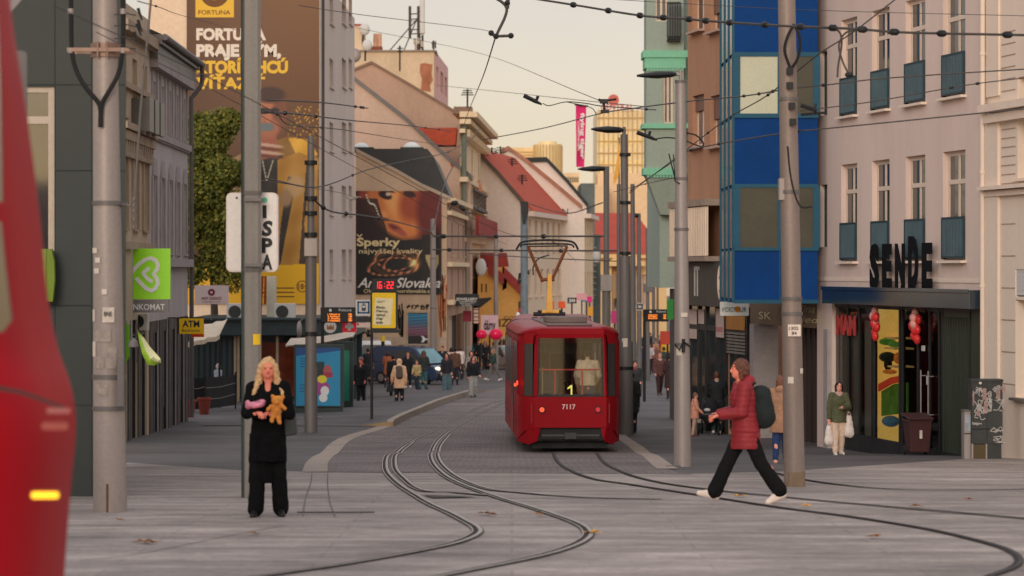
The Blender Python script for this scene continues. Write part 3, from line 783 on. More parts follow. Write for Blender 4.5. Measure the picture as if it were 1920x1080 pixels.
t = tfr('hanging_sign', 'oval white and red sign projecting beside the charcoal fascia', 'sign', Fr(((1344 - CX) / F * 73.5, 73.5, gz(73.5)), 0))
f_ = Fr(((1344 - CX) / F * 73.5, 73.5, gz(73.5)), 0)
mb = MB(); n = 28; cx_, cz_ = f_.x(1351), f_.z(1351, 530); rx_, rz_ = f_.x(1357) - cx_, f_.z(1351, 496) - cz_
mb.prism([(cx_ + rx_ * math.cos(6.2832 * i / n), cz_ + rz_ * math.sin(6.2832 * i / n)) for i in range(n)], 0, .12)
mb.build('sign_box', mat('cream sign', C(180, 166, 150), .5), t)
mb = MB().prism([(cx_ - rx_*.55,cz_ + .1),(cx_ + rx_*.55,cz_ + .1),(cx_,cz_ + rz_*.75)],-.01,-.002); mb.prism([(cx_ - rx_*.6,cz_ - .2),(cx_ + rx_*.6,cz_ - .2),(cx_,cz_ - rz_*.8)],-.01,-.002); mb.build('emblem',mat('dull red',C(140,50,44),.5),t)
# --- mint green house with oriel
GRN = mat('pale green render', C(126, 138, 128, 1.65), .85, var=.08, scale=1, streak=True)
MINT = mat('mint cornice', C(104, 158, 132, 1.75), .8, var=.08)
YG = 86.0
FG = Fr(((1210 - CX) / F * YG, YG, gz(YG)), 0)
gx = FG.x; gzz = lambda py: FG.z(1240, py)
B = tfr('green_house', 'pale green corner house with mint cornices and a projecting oriel', 'building', FG)
mb = MB(); mb.box(gx(1240), gx(1310), 1.0, 9, gzz(540), gzz(-120)); mb.build('wall', GRN, B)
OX0, OX1 = gx(1212), gx(1282)
ow = [(gx(1243), gx(1262), gzz(232), gzz(140)), (gx(1228), gx(1252), gzz(40), gzz(-60))]
mb = MB(); wall_open(mb, OX0 + .0, OX1, gzz(330), gzz(-80), ow, .15); shell(mb, OX0, OX1, 0, 1.6, gzz(330), gzz(-80))
mb.add([(OX0,0,gzz(330)),(OX1,0,gzz(330)),(OX1,1.3,gzz(330)),(OX0,1.3,gzz(330)),(gx(1240),.4,gzz(402)),(OX1,.4,gzz(402)),(OX1,1.3,gzz(402)),(gx(1240),1.3,gzz(402))],
  [(0, 1, 5, 4), (1, 2, 6, 5), (3, 0, 4, 7), (4, 5, 6, 7)])
mb.box(OX0 + .12, gx(1238), .3, .9, gzz(330), gzz(0))
mb.build('oriel', GRN, B)
for o in ow: window(B, *o, FRAME, y=.1, bar=.07)
mb = MB()
for p0, p1, pr in ((95, 108, .12), (108, 128, .06), (232, 241, .14), (315, 328, .1)): mb.box(OX0 - pr, OX1 + pr, -pr, 1.2, gzz(p1), gzz(p0))
for k in range(12): xx = OX0 + (OX1 - OX0)*(k + .2)/12; mb.box(xx,xx + .07,-.05,.0,gzz(133),gzz(128)); mb.box(xx,xx + .07,-.08,-.0,gzz(333),gzz(328))
mb.build('cornice', MINT, B)
mb = MB().box(gx(1250), gx(1275), -.4, -.37, gzz(76), gzz(70)); mb.box(gx(1250), gx(1275), -.42, -.36, gzz(10), gzz(6))
for k in range(9): xx = gx(1250) + (gx(1275) - gx(1250)) * k / 8; mb.box(xx - .018, xx + .018, -.4, -.37, gzz(72), gzz(8))
mb.box(gx(1250), gx(1275), -.4, 0, gzz(78), gzz(75)); mb.build('balcony_rail', BLACK, B)
t = tfr('shop_kiosk', 'dark shop front under the green house with a red poster', 'kiosk', FG)
MB().box(gx(1266), gx(1312), .9, 3, -.6, gzz(542)).build('shop_wall', mat('dark shop wall', C(64, 58, 54, 1.6), .6, var=.2), t)
MB().box(gx(1268), gx(1290), .8, .9, gzz(640), gzz(560)).build('shop_window', PANE2, t)
MB().box(gx(1254), gx(1266), .9, 1.1, gzz(600), gzz(562)).build('light_box', mat('green box sign', C(40, 120, 50, 1.6), .5), t)
# ================================================================ left side of the street
DGREEN = mat('dark green grey cladding', C(52, 58, 56, .95), .5, var=.12, scale=.8, fine=.03)
BEIGE = mat('beige ornate render', C(150, 136, 116, 1.75), .9, var=.12, scale=1.2, streak=True, bump=.1)
BEIGED = mat('beige stone trim', C(134, 118, 100, 1.7), .9, var=.15, scale=2)
GREY = mat('grey render', C(136, 130, 129, 1.95), .9, var=.12, scale=1.1, streak=True)
GREYD = mat('grey stone trim', C(124, 118, 116, 1.9), .9, var=.15, scale=2)
ZINC = mat('zinc sheet', C(84, 80, 78, 1.6), .5, .3, var=.15)
# --- dark clad corner building
YD = 34.0
FD = Fr(((-200 - CX) / F * YD, YD, gz(YD)), 0)
B = tfr('dark_clad_building', 'dark green grey clad corner building with one tall beige framed window', 'building', FD)
dx = FD.x; dz = lambda py: FD.z(100, py)
wo = (dx(30), dx(103), dz(470), dz(163))
mb = MB(); wall_open(mb, dx(-200), dx(236), -.4, 8, [wo], .12)
mb.add([(dx(236),0,-.4),(dx(236) - 2.65,16,-.4),(dx(236) - 2.65,16,8),(dx(236),0,8),(dx(-200),0,8),(dx(-200),16,8)],[(0,1,2,3),(3,2,5,4)])
mb.build('wall', DGREEN, B)
mb = MB()
for py in (159, 320, 573, 760): mb.box(dx(103) if py < 470 and py > 163 else dx(-200), dx(236), -.003, -.001, dz(py) - .008, dz(py) + .008)
for px in (103, 172): mb.box(dx(px) - .006, dx(px) + .006, -.0035, -.0012, -.3, 8)
mb.build('panel_joint', mat('joint', (.03, .034, .033), .8), B)
a, b, c, d = wo
FRB = mat('beige window frame', C(150, 138, 124, 1.7), .6, var=.05)
mb = MB(); mb.box(a,b,.03,.1,d - .07,d); mb.box(b - .09,b,.03,.1,c - 1.2,d - .07); mb.box(a,b - .09,.03,.1,dz(232),dz(218)); mb.box(a,a + .08,.03,.1,c - 1,d - .07)
o = mb.build('window', FRB, B); MB().box(a, b, .07, .085, c, d).build('pane', PANE, o)
t = tfr('small_sign', 'lime green rounded sign on the dark clad wall, cut by the passing tram', 'sign', FD)
mb = MB(); n = 12
mb.prism([(dx(70), dz(467)), (dx(104), dz(467)), (dx(109), dz(490)), (dx(110), dz(525)), (dx(106), dz(565)), (dx(70), dz(565))], -.3, -.2)
mb.build('sign_panel', mat('lime green', C(146, 180, 24, .5), .4, var=.05), t)
MB().box(dx(82), dx(94), -.32, -.301, dz(565), dz(467)).build('stripe', mat('dull olive', C(110, 120, 50, 1.6), .5), t)
t = tfr('road_sign', 'grey back of a rounded sign plate behind the passing tram at upper left', 'sign', Fr(((18 - CX) / F * 20, 20, gz(20)), 0))
f_ = Fr(((18 - CX) / F * 20, 20, gz(20)), 0)
MB().rrect(0, f_.x(50), f_.z(30, 300), f_.z(30, 95), .04, 0, .03).build('sign_plate', mat('grey sign back', C(92, 88, 86, 1.6), .6), t)
MB().cyl((.03, .06, 0), (.03, .06, f_.z(30, 95)), .03).build('post', STEELD, t)
t = tfr('road_sign', 'pale triangular sign plate at the top left corner', 'sign', Fr(((-20 - CX) / F * 24, 24, gz(24)), 0))
f_ = Fr(((-20 - CX) / F * 24, 24, gz(24)), 0)
MB().prism([(f_.x(-30),f_.z(0,40)),(f_.x(18),f_.z(0,26)),(f_.x(45),f_.z(0,-6)),(f_.x(30),f_.z(0,-40)),(f_.x(-30),f_.z(0,-40))],0,.03).build('sign_plate',mat('pale sign back',C(112,106,106,1.6),.5),t)
MB().cyl((f_.x(-10), .06, 0), (f_.x(-10), .06, f_.z(0, -20)), .03).build('post', STEELD, t)
# --- beige ornate house and grey house: one street line
def leftfr(px, Y): return Fr(((px - CX) / F * Y, Y, gz(Y)), math.atan2(1, -.012))
FL = leftfr(222, 70.0)
lx = FL.x
def lz(px, py): return FL.z(px, py)
X0, X1, X2 = 0.0, lx(281), lx(352)
B = tfr('beige_house', 'beige ornate old house with stone ledges above the green bank sign', 'building', FL)
zg = -1.2
top = lz(282, 40)
ops = []
nW = 3
for k in range(nW):
 u0 = X0 + (X1 - X0) * (k + .28) / nW; u1 = X0 + (X1 - X0) * (k + .72) / nW
 ops += [(u0, u1, lz(250, 430), lz(250, 300)), (u0, u1, lz(250, 225), lz(250, 110))]
shop0 = (X0 + .3,X1 - .15,zg,lz(250,600)); shopB = [(X0 + .3 + 2.1*k,X0 + .3 + 2.1*k + 1.45,zg + (.9 if k == 1 else 0),shop0[3]) for k in range(3)]
mb = MB(); wall_open(mb, X0, X1, zg, top, ops + shopB, .22); shell(mb, X0, X1, 0, 9, zg, top); mb.build('wall', BEIGE, B)
for o in ops: window(B, *o, FRAME, y=.18, bar=.08, sill=BEIGED, sd=.1)
mb = MB()
for py, h, pr in ((242, .18, .24), (256, .25, .17), (168, .16, .14), (292, .16, .13), (455, .2, .13), (60, .3, .26)):
 z0 = lz(260, py); mb.box(X0, X1 + .05, -pr, -.002, z0 - h, z0)
for k in range(14):
 xx = X0 + (X1 - X0) * (k + .3) / 14; z0 = lz(260, 242) - .43; mb.box(xx, xx + .2, -.14, -.003, z0 - .35, z0)
mb.build('cornice', BEIGED, B)
mb = MB()
for o in ops[::2]:
 a, b, c, d = o
 for q in (a - .2, b + .02): mb.box(q, q + .18, -.06, -.004, c, d)
 mb.box(a - .3, b + .3, -.14, -.004, d + .05, d + .3)
mb.build('window_surround', BEIGED, B)
mb = MB()
for k in range(3):
 xx = X0 + 2.6 + 1.25 * k; z0 = lz(262, 252); mb.prism([(xx, z0), (xx + .95, z0), (xx + .95, z0 + .95), (xx, z0 + .95)], -.5, -.4)
 mb.box(xx, xx + .05, -.4, 0, z0, z0 + .9)
mb.build('roof_panel', mat('grey leaning panel', C(72, 70, 66, 1.6), .4, var=.1), B)
SH = mat('dark shop timber', C(38, 36, 34, 1.7), .5, var=.25)
a, b, c, d = shop0
mb = MB(); mb.box(a, b, 1.1, 1.15, c, d); mb.box(a, b, .2, 1.1, d - .05, d); mb.build('shop_interior', DARKIN, B)
mb = MB()
for q in shopB:
 for xx in (q[0] + .05, (q[0] + q[1]) / 2, q[1] - .05): mb.box(xx - .05, xx + .05, .05, .2, q[2], d)
 mb.box(q[0], q[1], .04, .21, d - .45, d - .38)
mb.build('shop_front_frame', SH, B); MB().box(a, b, .1, .12, c + .5, d).build('shop_window', PANE, B)
mb = MB().box(X0 + .4,X1 - 1.2,-.95,-.02,zg - .4,-.55); mb.box(X0 + .8,X1 - 1.5,-.5,-.02,-.55,-.3); mb.build('step',mat('stone step',C(112,104,98,1.45),.8,var=.15),B)
# grey house
B = tfr('grey_house', 'grey four-storey house with arched upper windows and zinc roof edge', 'building', FL)
ops = []
nW = 5
top = lz(300, 96)
for k in range(nW):
 u0 = X1 + (X2 - X1) * (k + .3) / nW; u1 = X1 + (X2 - X1) * (k + .7) / nW
 ops += [(u0, u1, lz(315, 252), lz(315, 168)), (u0, u1, lz(315, 475), lz(315, 340))]
shops = [(X1 + .5 + 2.3 * k, X1 + .5 + 2.3 * k + 1.6, zg + (.7 if k % 2 else 0), lz(300, 600)) for k in range(4)]
mb = MB(); wall_open(mb, X1 + .004, X2, zg, top, ops + shops, .2); shell(mb, X1 + .004, X2, 0, 9, zg, top); mb.build('wall', GREY, B)
for o in ops: window(B, *o, FRAME, y=.15, bar=.09, sill=GREYD, sd=.08, trans=.7)
mb = MB()
for o in ops[1::2]:
 a, b, c, d = o; n = 10; m_ = (a + b) / 2; r = (b - a) / 2 + .12
 mb.prism([(m_ + r * math.cos(math.pi * i / n), d + .05 + r * math.sin(math.pi * i / n)) for i in range(n + 1)], -.05, -.004)
 for q in (a - .24, b + .04): mb.box(q, q + .2, -.045, -.004, c - .1, d + .04)
for o in ops[::2]:
 a, b, c, d = o
 for q in (a - .28, b + .1): mb.box(q, q + .18, -.045, -.004, c - .1, d + .3)
mb.build('window_surround', GREYD, B)
mb = MB()
for py, h, pr in ((258, .2, .13), (265, .14, .08), (485, .25, .2), (128, .3, .25)): z0 = lz(315, py); mb.box(X1, X2 + .05, -pr, -.002, z0 - h, z0)
mb.build('cornice', GREYD, B)
mb = MB(); z0 = lz(315, 100)
mb.box(X1 - .1,X2 + .2,-.36,0,z0 - .1,z0 + .18); mb.box(X1 - .1,X2 + .15,-.24,0,z0 - .5,z0 - .1); mb.add([(X1 - .1,-.36,z0 + .18),(X2 + .2,-.36,z0 + .18),(X2 + .2,5,z0 + 2.6),(X1 - .1,5,z0 + 2.6)],[(0,1,2,3)])
mb.build('roof', ZINC, B)
mb = MB().tube([(X1 - .1,-.44,z0 + .1),(X2 + .25,-.44,z0 + .1)],.1,8); mb.tube([(tuple(p)) for p in spline([(X2 + .2,-.44,z0 + .05),(X2 + .3,-.42,z0 - .5),(X2 + .2,-.25,z0 - .8),(X2 + .1,-.10,z0 - 1.0)],5)] + [(X2 + .1,-.12,zg + 1)],.075,8)
mb.build('gutter', ZINC, B, smooth=True)
mb = MB()
for a, b, c, d in shops: mb.box(a, b, .9, .95, c, d)
mb.build('shop_interior', DARKIN, B)
mb = MB()
for a, b, c, d in shops:
 for k in range(3): xx = a + .06 + (b - a - .12) * k / 2; mb.box(xx - .06, xx + .06, .04, .18, c, d)
 mb.box(a, b, .03, .19, d - .35, d)
mb.build('shop_front_frame', SH, B)
mb = MB()
for a, b, c, d in shops: mb.box(a, b, .07, .09, c + .9, d - .3)
mb.build('shop_window', PANE, B)
mb = MB().box(X1 + .1,X1 + 4.4,-.5,-.01,zg,-.75); mb.box(X1 + 4.7,X2 - .2,-.4,-.01,zg,-.85); mb.build('plinth',mat('stone plinth',C(92,86,80,1.5),.85,var=.2),B)
mb = MB()
for q in [X1 - .2 + 2.3 * k for k in range(5)] + [X0 + 1.76 + 2.1 * k for k in range(2)]: mb.box(q, q + .68, -.04, -.004, zg, lz(300, 600))
mb.build('pilaster', mat('worn stone pier', C(82, 76, 70, 1.35), .9, var=.3, scale=2), B)
# signs along this line (they face us, hung off the wall)
def sign_at(px, Y): return Fr(((px - CX) / F * Y, Y, gz(Y)), 0)
YS = 73.0; f_ = sign_at(228, YS)
t = tfr('bank_sign', 'large square green bank sign with white folded heart logo above a grey cash machine strip', 'sign', f_)
zx = f_.x; zz = lambda py: f_.z(270, py)
MB().box(zx(228), zx(319), 0, .16, zz(561), zz(466)).build('sign_box', mat('bright green sign', C(112, 168, 24, 1.7), .4, var=.03, emit=.06), t)
MB().box(zx(224), zx(316), .0, .14, zz(586), zz(562)).build('name_strip', mat('grey strip', C(92, 88, 88, 1.7), .5), t)
mb = MB().text('BANKOMAT',zx(233),zz(581),zz(570) - zz(581),-.003,w=zx(309) - zx(233),bold=.012); mb.build('lettering',lit('white letters lit',(.6,.59,.57),.1),t)
mb = MB(); y_ = -.02
def logo(pts, r):
 for i in range(len(pts) - 1):
  (a,b),(c,d) = pts[i],pts[i + 1]; A,Bv = Vector((zx(a),zz(b))),Vector((zx(c),zz(d))); dd = (Bv - A).normalized(); nn = Vector((-dd.y,dd.x))*r; A = A - dd*r*.3; Bv = Bv + dd*r*.3
  mb.prism([tuple(A + nn), tuple(A - nn), tuple(Bv - nn), tuple(Bv + nn)], y_ - .001 * i, -.002)
logo([(245,514),(253,504),(262,494),(272,487),(283,484),(292,488),(296,496),(295,505),(288,514),(294,522),(296,532),(292,541),(284,545),(274,541),(264,531),(256,522)],.05)
logo([(279, 503), (268, 512), (277, 523), (285, 528)], .05)
mb.build('emblem', lit('white letters lit', (.6, .59, .57), .1), t)
t = tfr('ac_unit', 'white air conditioning unit fixed beneath the green bank sign', 'air conditioner', sign_at(245, 74)); f_ = sign_at(245, 74)
MB().box(0,f_.x(277),0,.35,f_.z(260,620),f_.z(260,588)).build('case',WHITE,t,bevel=.02); MB().disc(f_.x(258),f_.z(260,603),.18,-.02,-.001).build('fan',BLACK,t)
# green flag banner flapping
t = tfr('flag_banner', 'lime green and white fabric banner flapping by the shop door', 'flag', sign_at(255, 72)); f_ = sign_at(255, 72)
a = [(257,618),(268,632),(280,650),(292,662),(302,672),(303,680)]; b = [(257,618),(262,640),(268,665),(276,684),(288,686),(296,682)]
mb = MB(); vs = []
for i in range(len(a)):
 for k in range(5):
  tt = k / 4; px = a[i][0] + (b[i][0] - a[i][0]) * tt; py = a[i][1] + (b[i][1] - a[i][1]) * tt
  vs.append((f_.x(px), .12 * math.sin(i * 1.1 + tt * 3), f_.z(px, py)))
mb.add(vs, [(i * 5 + k, i * 5 + k + 1, i * 5 + k + 6, i * 5 + k + 5) for i in range(len(a) - 1) for k in range(4)])
mb.m = [1 if k % 4 < 2 else 0 for k in range(len(mb.f))]
mb.build('cloth', [mat('lime cloth', C(140, 176, 60, 1.7), .8, var=.15), mat('pale cloth', C(190, 190, 150, 1.6), .8)], t, smooth=True)
MB().cyl((f_.x(256), .02, f_.z(256, 680)), (f_.x(256), .02, f_.z(256, 600)), .02).build('pole', STEELD, t)
t = tfr('flag_banner', 'narrow green banner hanging beside the left concrete pole', 'flag', sign_at(232, 71.5)); f_ = sign_at(232, 71.5)
MB().prism([(0,f_.z(235,690)),(f_.x(243),f_.z(235,668)),(f_.x(243),f_.z(235,610)),(0,f_.z(235,605))],0,.02).build('cloth',mat('green cloth',C(96,160,30,1.6),.7),t)
t = tfr('hanging_sign', 'yellow cash machine sign with black letters hung over the pavement', 'sign', sign_at(336, 81)); f_ = sign_at(336, 81)
MB().box(0, f_.x(381), 0, .12, f_.z(355, 626), f_.z(355, 597)).build('sign_box', mat('yellow sign', C(232, 186, 24, 1.7), .45, var=.04, emit=.05), t)
mb = MB().box(-.05,0,.02,.1,f_.z(355,626),f_.z(355,597)); mb.box(-.9,f_.x(381),.04,.08,f_.z(355,597),f_.z(355,595)); mb.build('bracket',BLACK,t)
mb = MB().text('ATM',f_.x(342),f_.z(350,613),f_.z(350,601) - f_.z(350,613),-.004,w=f_.x(374) - f_.x(342),bold=.03); mb.text('Bankomat',f_.x(341),f_.z(350,622),.09,-.004,w=f_.x(375) - f_.x(341)); mb.build('lettering',mat('navy print',(.03,.035,.06),.5),t)
t = tfr('hanging_sign', 'small orange red sign peeking out behind the yellow cash machine sign', 'sign', sign_at(358, 81.3)); f_ = sign_at(358, 81.3)
MB().box(0, f_.x(382), 0, .1, f_.z(365, 632), f_.z(365, 606)).build('sign_box', mat('orange red sign', C(196, 66, 36, 1.6), .5, emit=.05), t)
t = tfr('hanging_sign', 'pale box sign with a dark ring emblem naming hot chocolate', 'sign', sign_at(365, 98)); f_ = sign_at(365, 98)
MB().box(0, f_.x(428), 0, .15, f_.z(396, 570), f_.z(396, 535)).build('sign_box', mat('pale pink sign', C(176, 160, 156, 1.7), .5, var=.04), t)
mb = MB(); n = 20; cx_, cz_ = f_.x(396.5), f_.z(396, 548)
for i in range(n):
 a0, a1 = 6.2832 * i / n, 6.2832 * (i + 1) / n; r0, r1 = .05, .13
 mb.prism([(cx_ + r0*math.cos(a0),cz_ + r0*math.sin(a0)),(cx_ + r1*math.cos(a0),cz_ + r1*math.sin(a0)),(cx_ + r1*math.cos(a1),cz_ + r1*math.sin(a1)),(cx_ + r0*math.cos(a1),cz_ + r0*math.sin(a1))],-.01,-.001)
mb.text('HOT CHOCO',f_.x(378),f_.z(396,562),f_.z(396,557) - f_.z(396,562),-.004,w=f_.x(415) - f_.x(378),bold=.03); mb.text('čokoládovňa',f_.x(380),f_.z(396,567),.05,-.004,w=f_.x(413) - f_.x(380)); mb.build('lettering',mat('maroon print',C(110,34,54,1.4),.5),t)
MB().cyl((f_.x(396), .08, f_.z(396, 600)), (f_.x(396), .08, f_.z(396, 570)), .03).build('post', STEELD, t)
# --- one-storey shop pavilion, cafe terrace
YP = 105.0; FP = sign_at(352, YP); px_ = FP.x; pz_ = lambda py: FP.z(500, py)
B = tfr('shop_pavilion', 'low dark green shop pavilion with glazed front and flat roof', 'building', FP)
PAV = mat('dark green fascia', C(40, 50, 52, 1.7), .5, var=.15)
mb = MB().box(px_(352), px_(668), -.5, 7, pz_(628), pz_(600)); mb.box(px_(352), px_(672), -.65, 7, pz_(600), pz_(596)); mb.build('roof', [PAV], B)
mb = MB().box(px_(352),px_(440),-.02,.2,-.3,pz_(628)); mb.box(px_(360),px_(668),4,4.1,-.3,pz_(628)); mb.box(px_(560),px_(668),-.02,.2,-.3,pz_(628)); mb.build('wall',mat('dark green boarding',C(42,52,54,1.7),.6,var=.15,streak=True),B)
mb = MB()
for p in (441, 447, 520, 558, 560): mb.box(px_(p) - .05, px_(p) + .05, -.05, .1, -.3, pz_(630))
mb.build('frame', mat('beige frame', C(140, 122, 100, 1.5), .6), B)
MB().box(px_(447), px_(558), .0, .02, -.3, pz_(630)).build('window', SHG, B)
mb = MB().box(px_(450),px_(555),2.2,2.25,.1,pz_(645)); mb.build('wall',mat('warm orange interior',C(120,50,26,1.6),.8,var=.5,scale=1.2,emit=.1),B)
mb = MB()
for k in range(8): xx = px_(362) + (px_(436) - px_(362)) * k / 7; mb.box(xx - .03, xx + .03, -.05, -.02, -.2, pz_(632))
mb.build('batten', BLACK, B)
for pxx,lab in ((425,'white air conditioning unit on the pavilion roof by the wide steel pole'),(514,'white air conditioning unit on the pavilion roof below the yellow banner strip')):
 f_ = sign_at(pxx, 106); z0, z1 = f_.z(pxx, 600), f_.z(pxx, 569)
 t = tfr('ac_unit', lab, 'air conditioner', f_, 'air conditioners on the pavilion roof')
 MB().box(0, .83, 0, .38, z0, z1).build('case', WHITE, t, bevel=.02)
 mb = MB().disc(.32, (z0 + z1) / 2, .25, -.015, -.001); mb.build('fan', mat('dark grille', (.05, .05, .05), .6), t)
 mb = MB().box(.05, .12, .05, .35, z0 - .12, z0); mb.box(.7, .77, .05, .35, z0 - .12, z0); mb.build('foot', BLACK, t)
f_ = sign_at(488, 107)
t = tfr('roof_ladder', 'rusty red iron frame standing on the pavilion roof beside the yellow banner', 'frame', f_)
MB().tube([(f_.x(488),0,f_.z(488,598)),(f_.x(492),0,f_.z(492,518)),(f_.x(498),0,f_.z(498,518)),(f_.x(497),0,f_.z(497,570))],.05).tube([(f_.x(470),0,f_.z(470,570)),(f_.x(494),0,f_.z(494,548))],.04).build('bar',mat('rust',C(120,44,26,1.5),.8,var=.3),t)
f_ = sign_at(502, 107.5)
t = tfr('roof_duct', 'pale upright vent duct on the pavilion roof', 'duct', f_)
MB().box(f_.x(500), f_.x(517), 0, .35, f_.z(500, 600), f_.z(500, 518)).build('duct', mat('pale duct', C(160, 156, 140, 1.6), .6), t, bevel=.02)
f_ = sign_at(352, 94)
t = tfr('cafe_fence', 'black fabric cafe fence with pale stitched lines in front of the pavilion', 'fence', f_)
mb = MB(); q0, q1 = f_.x(356), f_.x(425)
pts = [(q0, 0), (q0 + .55, -.1), (q1, 3.0)]
for i in range(3):
 mb.cyl((pts[i][0], pts[i][1], -.1), (pts[i][0], pts[i][1], 1.3), .03)
mb.build('post', BLACK, t)
mb = MB()
for i in range(2):
 (a, b), (c, d) = pts[i], pts[i + 1]; mb.add([(a, b, .1), (c, d, .1), (c, d, 1.2), (a, b, 1.2)], [(0, 1, 2, 3)])
mb.build('panel', mat('black banner cloth', (.016, .017, .018), .7, var=.3), t)
mb = MB()
for z in (.45, .85):
 for i in range(2):
  (a, b), (c, d) = pts[i], pts[i + 1]; mb.tube([(a, b - .02, z), ((a + c) / 2, (b + d) / 2 - .03, z - .03), (c, d - .02, z + .05)], .012, 5)
mb.build('stitch', STEEL, t)
f_ = sign_at(372, 100)
t = tfr('awning', 'dirty white awning over the cafe terrace beside the yellow sign', 'awning', f_)
mb = MB(); vs = []
for i in range(9):
 u = i / 8; xx = f_.x(366) + (f_.x(424) - f_.x(366)) * u
 for k in range(4): vs.append((xx, -2.2 + k * .9, f_.z(390, 640 - 14 * u) + .18 * k - .03 * math.sin(i * 2.1)))
mb.add(vs, [(i * 4 + k, i * 4 + k + 1, i * 4 + k + 5, i * 4 + k + 4) for i in range(8) for k in range(3)])
mb.add([(v[0], v[1], v[2] - .16) for v in vs[::4]] + vs[::4], [(i, i + 1, 10 + i, 9 + i) for i in range(8)])
mb.build('canopy', mat('dirty white canvas', C(178, 164, 144, 1.6), .8, var=.15), t)
mb = MB().cyl((f_.x(368),-2.1,-.1),(f_.x(368),-2.1,f_.z(390,638)),.04); mb.cyl((f_.x(423),-2.1,-.1),(f_.x(423),-2.1,f_.z(390,626)),.04); mb.build('post',BLACK,t)
for pxx,s_,lab in ((354,.24,'terracotta flower pot at the near corner of the cafe fence'),(383,.22,'terracotta flower pot in front of the cafe fence middle')):
 p = gp(pxx, 782 if pxx < 370 else 777); t = thing('flower_pot', lab, 'pot', p, 0, 'terracotta pots by the cafe fence')
 MB().lathe([(s_*.7,0),(s_,.5),(s_*1.1,.5),(s_*1.1,.58),(s_*.9,.58),(s_*.85,.5)],n=14).build('pot',mat('terracotta',C(124,58,48,1.5),.8,var=.15),t,smooth=True)
 MB().cyl((0, 0, .3), (0, 0, .52), s_ * .85).build('soil', DARKIN, t)
# --- tree behind the pavilion
def leaf_tree(name, label, base, H, rx, rz_, n, cols, seed, trunk_r=.2, droop=0.0, shape=None):
 rr = np.random.RandomState(seed)
 t = thing(name, label, 'tree', base)
 mb = MB(); mb.tube([tuple(p) for p in spline([(0,0,-.2),(.1,0,H*.25),(-.05,.1,H*.5),(.05,0,H*.85)],4)],[trunk_r*(1 - .8*i/12) for i in range(13)],8)
 for k in range(9):
  a = rr.rand() * 6.28; z = H * (.3 + .05 * k); L_ = rx * (.5 + .4 * rr.rand())
  mb.tube([(0,0,z),(L_*.5*math.cos(a),L_*.5*math.sin(a),z + L_*.4),(L_*math.cos(a),L_*math.sin(a),z + L_*.65)],[.07,.045,.015],5)
 mb.build('trunk', mat('bark', (.06, .045, .035), .9, var=.3), t, smooth=True)
 nb = 46
 c = rr.normal(size=(nb, 3)); c /= np.linalg.norm(c, axis=1)[:, None]; c *= (rr.rand(nb, 1) ** .45) * .82
 ctr = np.array([0,0,H - rz_]); c[:,:2] *= (1 - .35*np.clip(c[:,2:],0,1)); cl = c*[rx*1.1,rx*1.1,rz_] + ctr + rr.normal(size=(nb,3))*.18
 r_ = rx * (.26 + .26 * rr.rand(nb))
 ids = rr.randint(nb, size=n)
 d = rr.normal(size=(n, 3)); d /= np.linalg.norm(d, axis=1)[:, None]; d *= rr.rand(n, 1) ** .5
 P = cl[ids] + d * r_[ids][:, None]; P[:, 2] -= droop * np.abs(d[:, 0])
 s_ = .06 + .06 * rr.rand(n)
 u = rr.normal(size=(n,3)); u /= np.linalg.norm(u,axis=1)[:,None]; v = np.cross(u,rr.normal(size=(n,3))); v /= np.linalg.norm(v,axis=1)[:,None]
 V = np.empty((n,4,3)); V[:,0] = P - u*s_[:,None]; V[:,1] = P + v*s_[:,None]*.6; V[:,2] = P + u*s_[:,None]; V[:,3] = P - v*s_[:,None]*.6
 m = MB(); m.v = V.reshape(-1, 3).tolist(); m.f = [(4 * i, 4 * i + 1, 4 * i + 2, 4 * i + 3) for i in range(n)]
 tone = (rr.rand(nb) * len(cols)).astype(int)
 m.m = [int(q) if rr.rand() < .4 else rr.randint(len(cols)) for q in tone[ids]]
 m.build('crown', cols, t)
 return t
LG = [mat('leaf %d' % i, c, .75, var=.25, scale=3) for i, c in enumerate([(.13, .15, .026), (.17, .17, .03), (.22, .19, .033), (.09, .11, .022)])]
YT = 113
leaf_tree('street_tree','yellowing green leafy tree between the grey house and the tall banner',((398 - CX)/F*YT,YT,gz(YT)),13.4,1.9,5.2,42000,LG,5,.22)
# --- apartment block with the giant banner
YA = 122.0; FA = sign_at(278, YA); ax, az = FA.x, lambda py: FA.z(480, py)
SLABW = mat('pale grey slab render', C(156, 146, 138, 2.0), .85, var=.07, scale=.7, streak=True)
CRW = mat('cream end wall', C(188, 166, 142, 1.75), .85, var=.06, scale=.6)
B = tfr('apartment_block', 'tall pale apartment block carrying the brown advertising banner, with small deep windows on its side', 'building', FA)
W_ = ax(600); D_ = 20.5
mb = MB().add([(0, 0, 0), (W_, 0, 0), (W_, 0, 19), (0, 0, 19)], [(0, 1, 2, 3)]); mb.box(0, W_, 0, .01, 0, .01); mb.build('end_wall', CRW, B)
side = Fr((FA.o.x + W_, YA, FA.o.z), math.radians(90) - .0155)
sid = thing('side', None, None); sid.parent = B; sid.location = (W_, 0, 0); sid.rotation_euler = (0, 0, side.a)
sops = [];
for a, b in ((618, 625), (641, 649), (654, 660)):
 for k in range(-1, 6):
  py1 = 165 + 119 * k; ht = 54
  sops.append((side.x(a), side.x(b), side.z((a + b) / 2, py1 + (0 if k < 3 else 0)), side.z((a + b) / 2, py1 - ht)))
SL = side.x(665)
mb = MB(); wall_open(mb,0,SL,0,19,sops,.28); mb.add([(0,0,19),(SL,0,19),(SL,6,19),(0,6,19),(SL,0,0),(SL,6,0)],[(0,1,2,3),(1,4,5,2)])
w_ = mb.build('wall', SLABW, B, loc=(W_, 0, 0), rz=side.a)
bpy.data.objects.remove(sid)
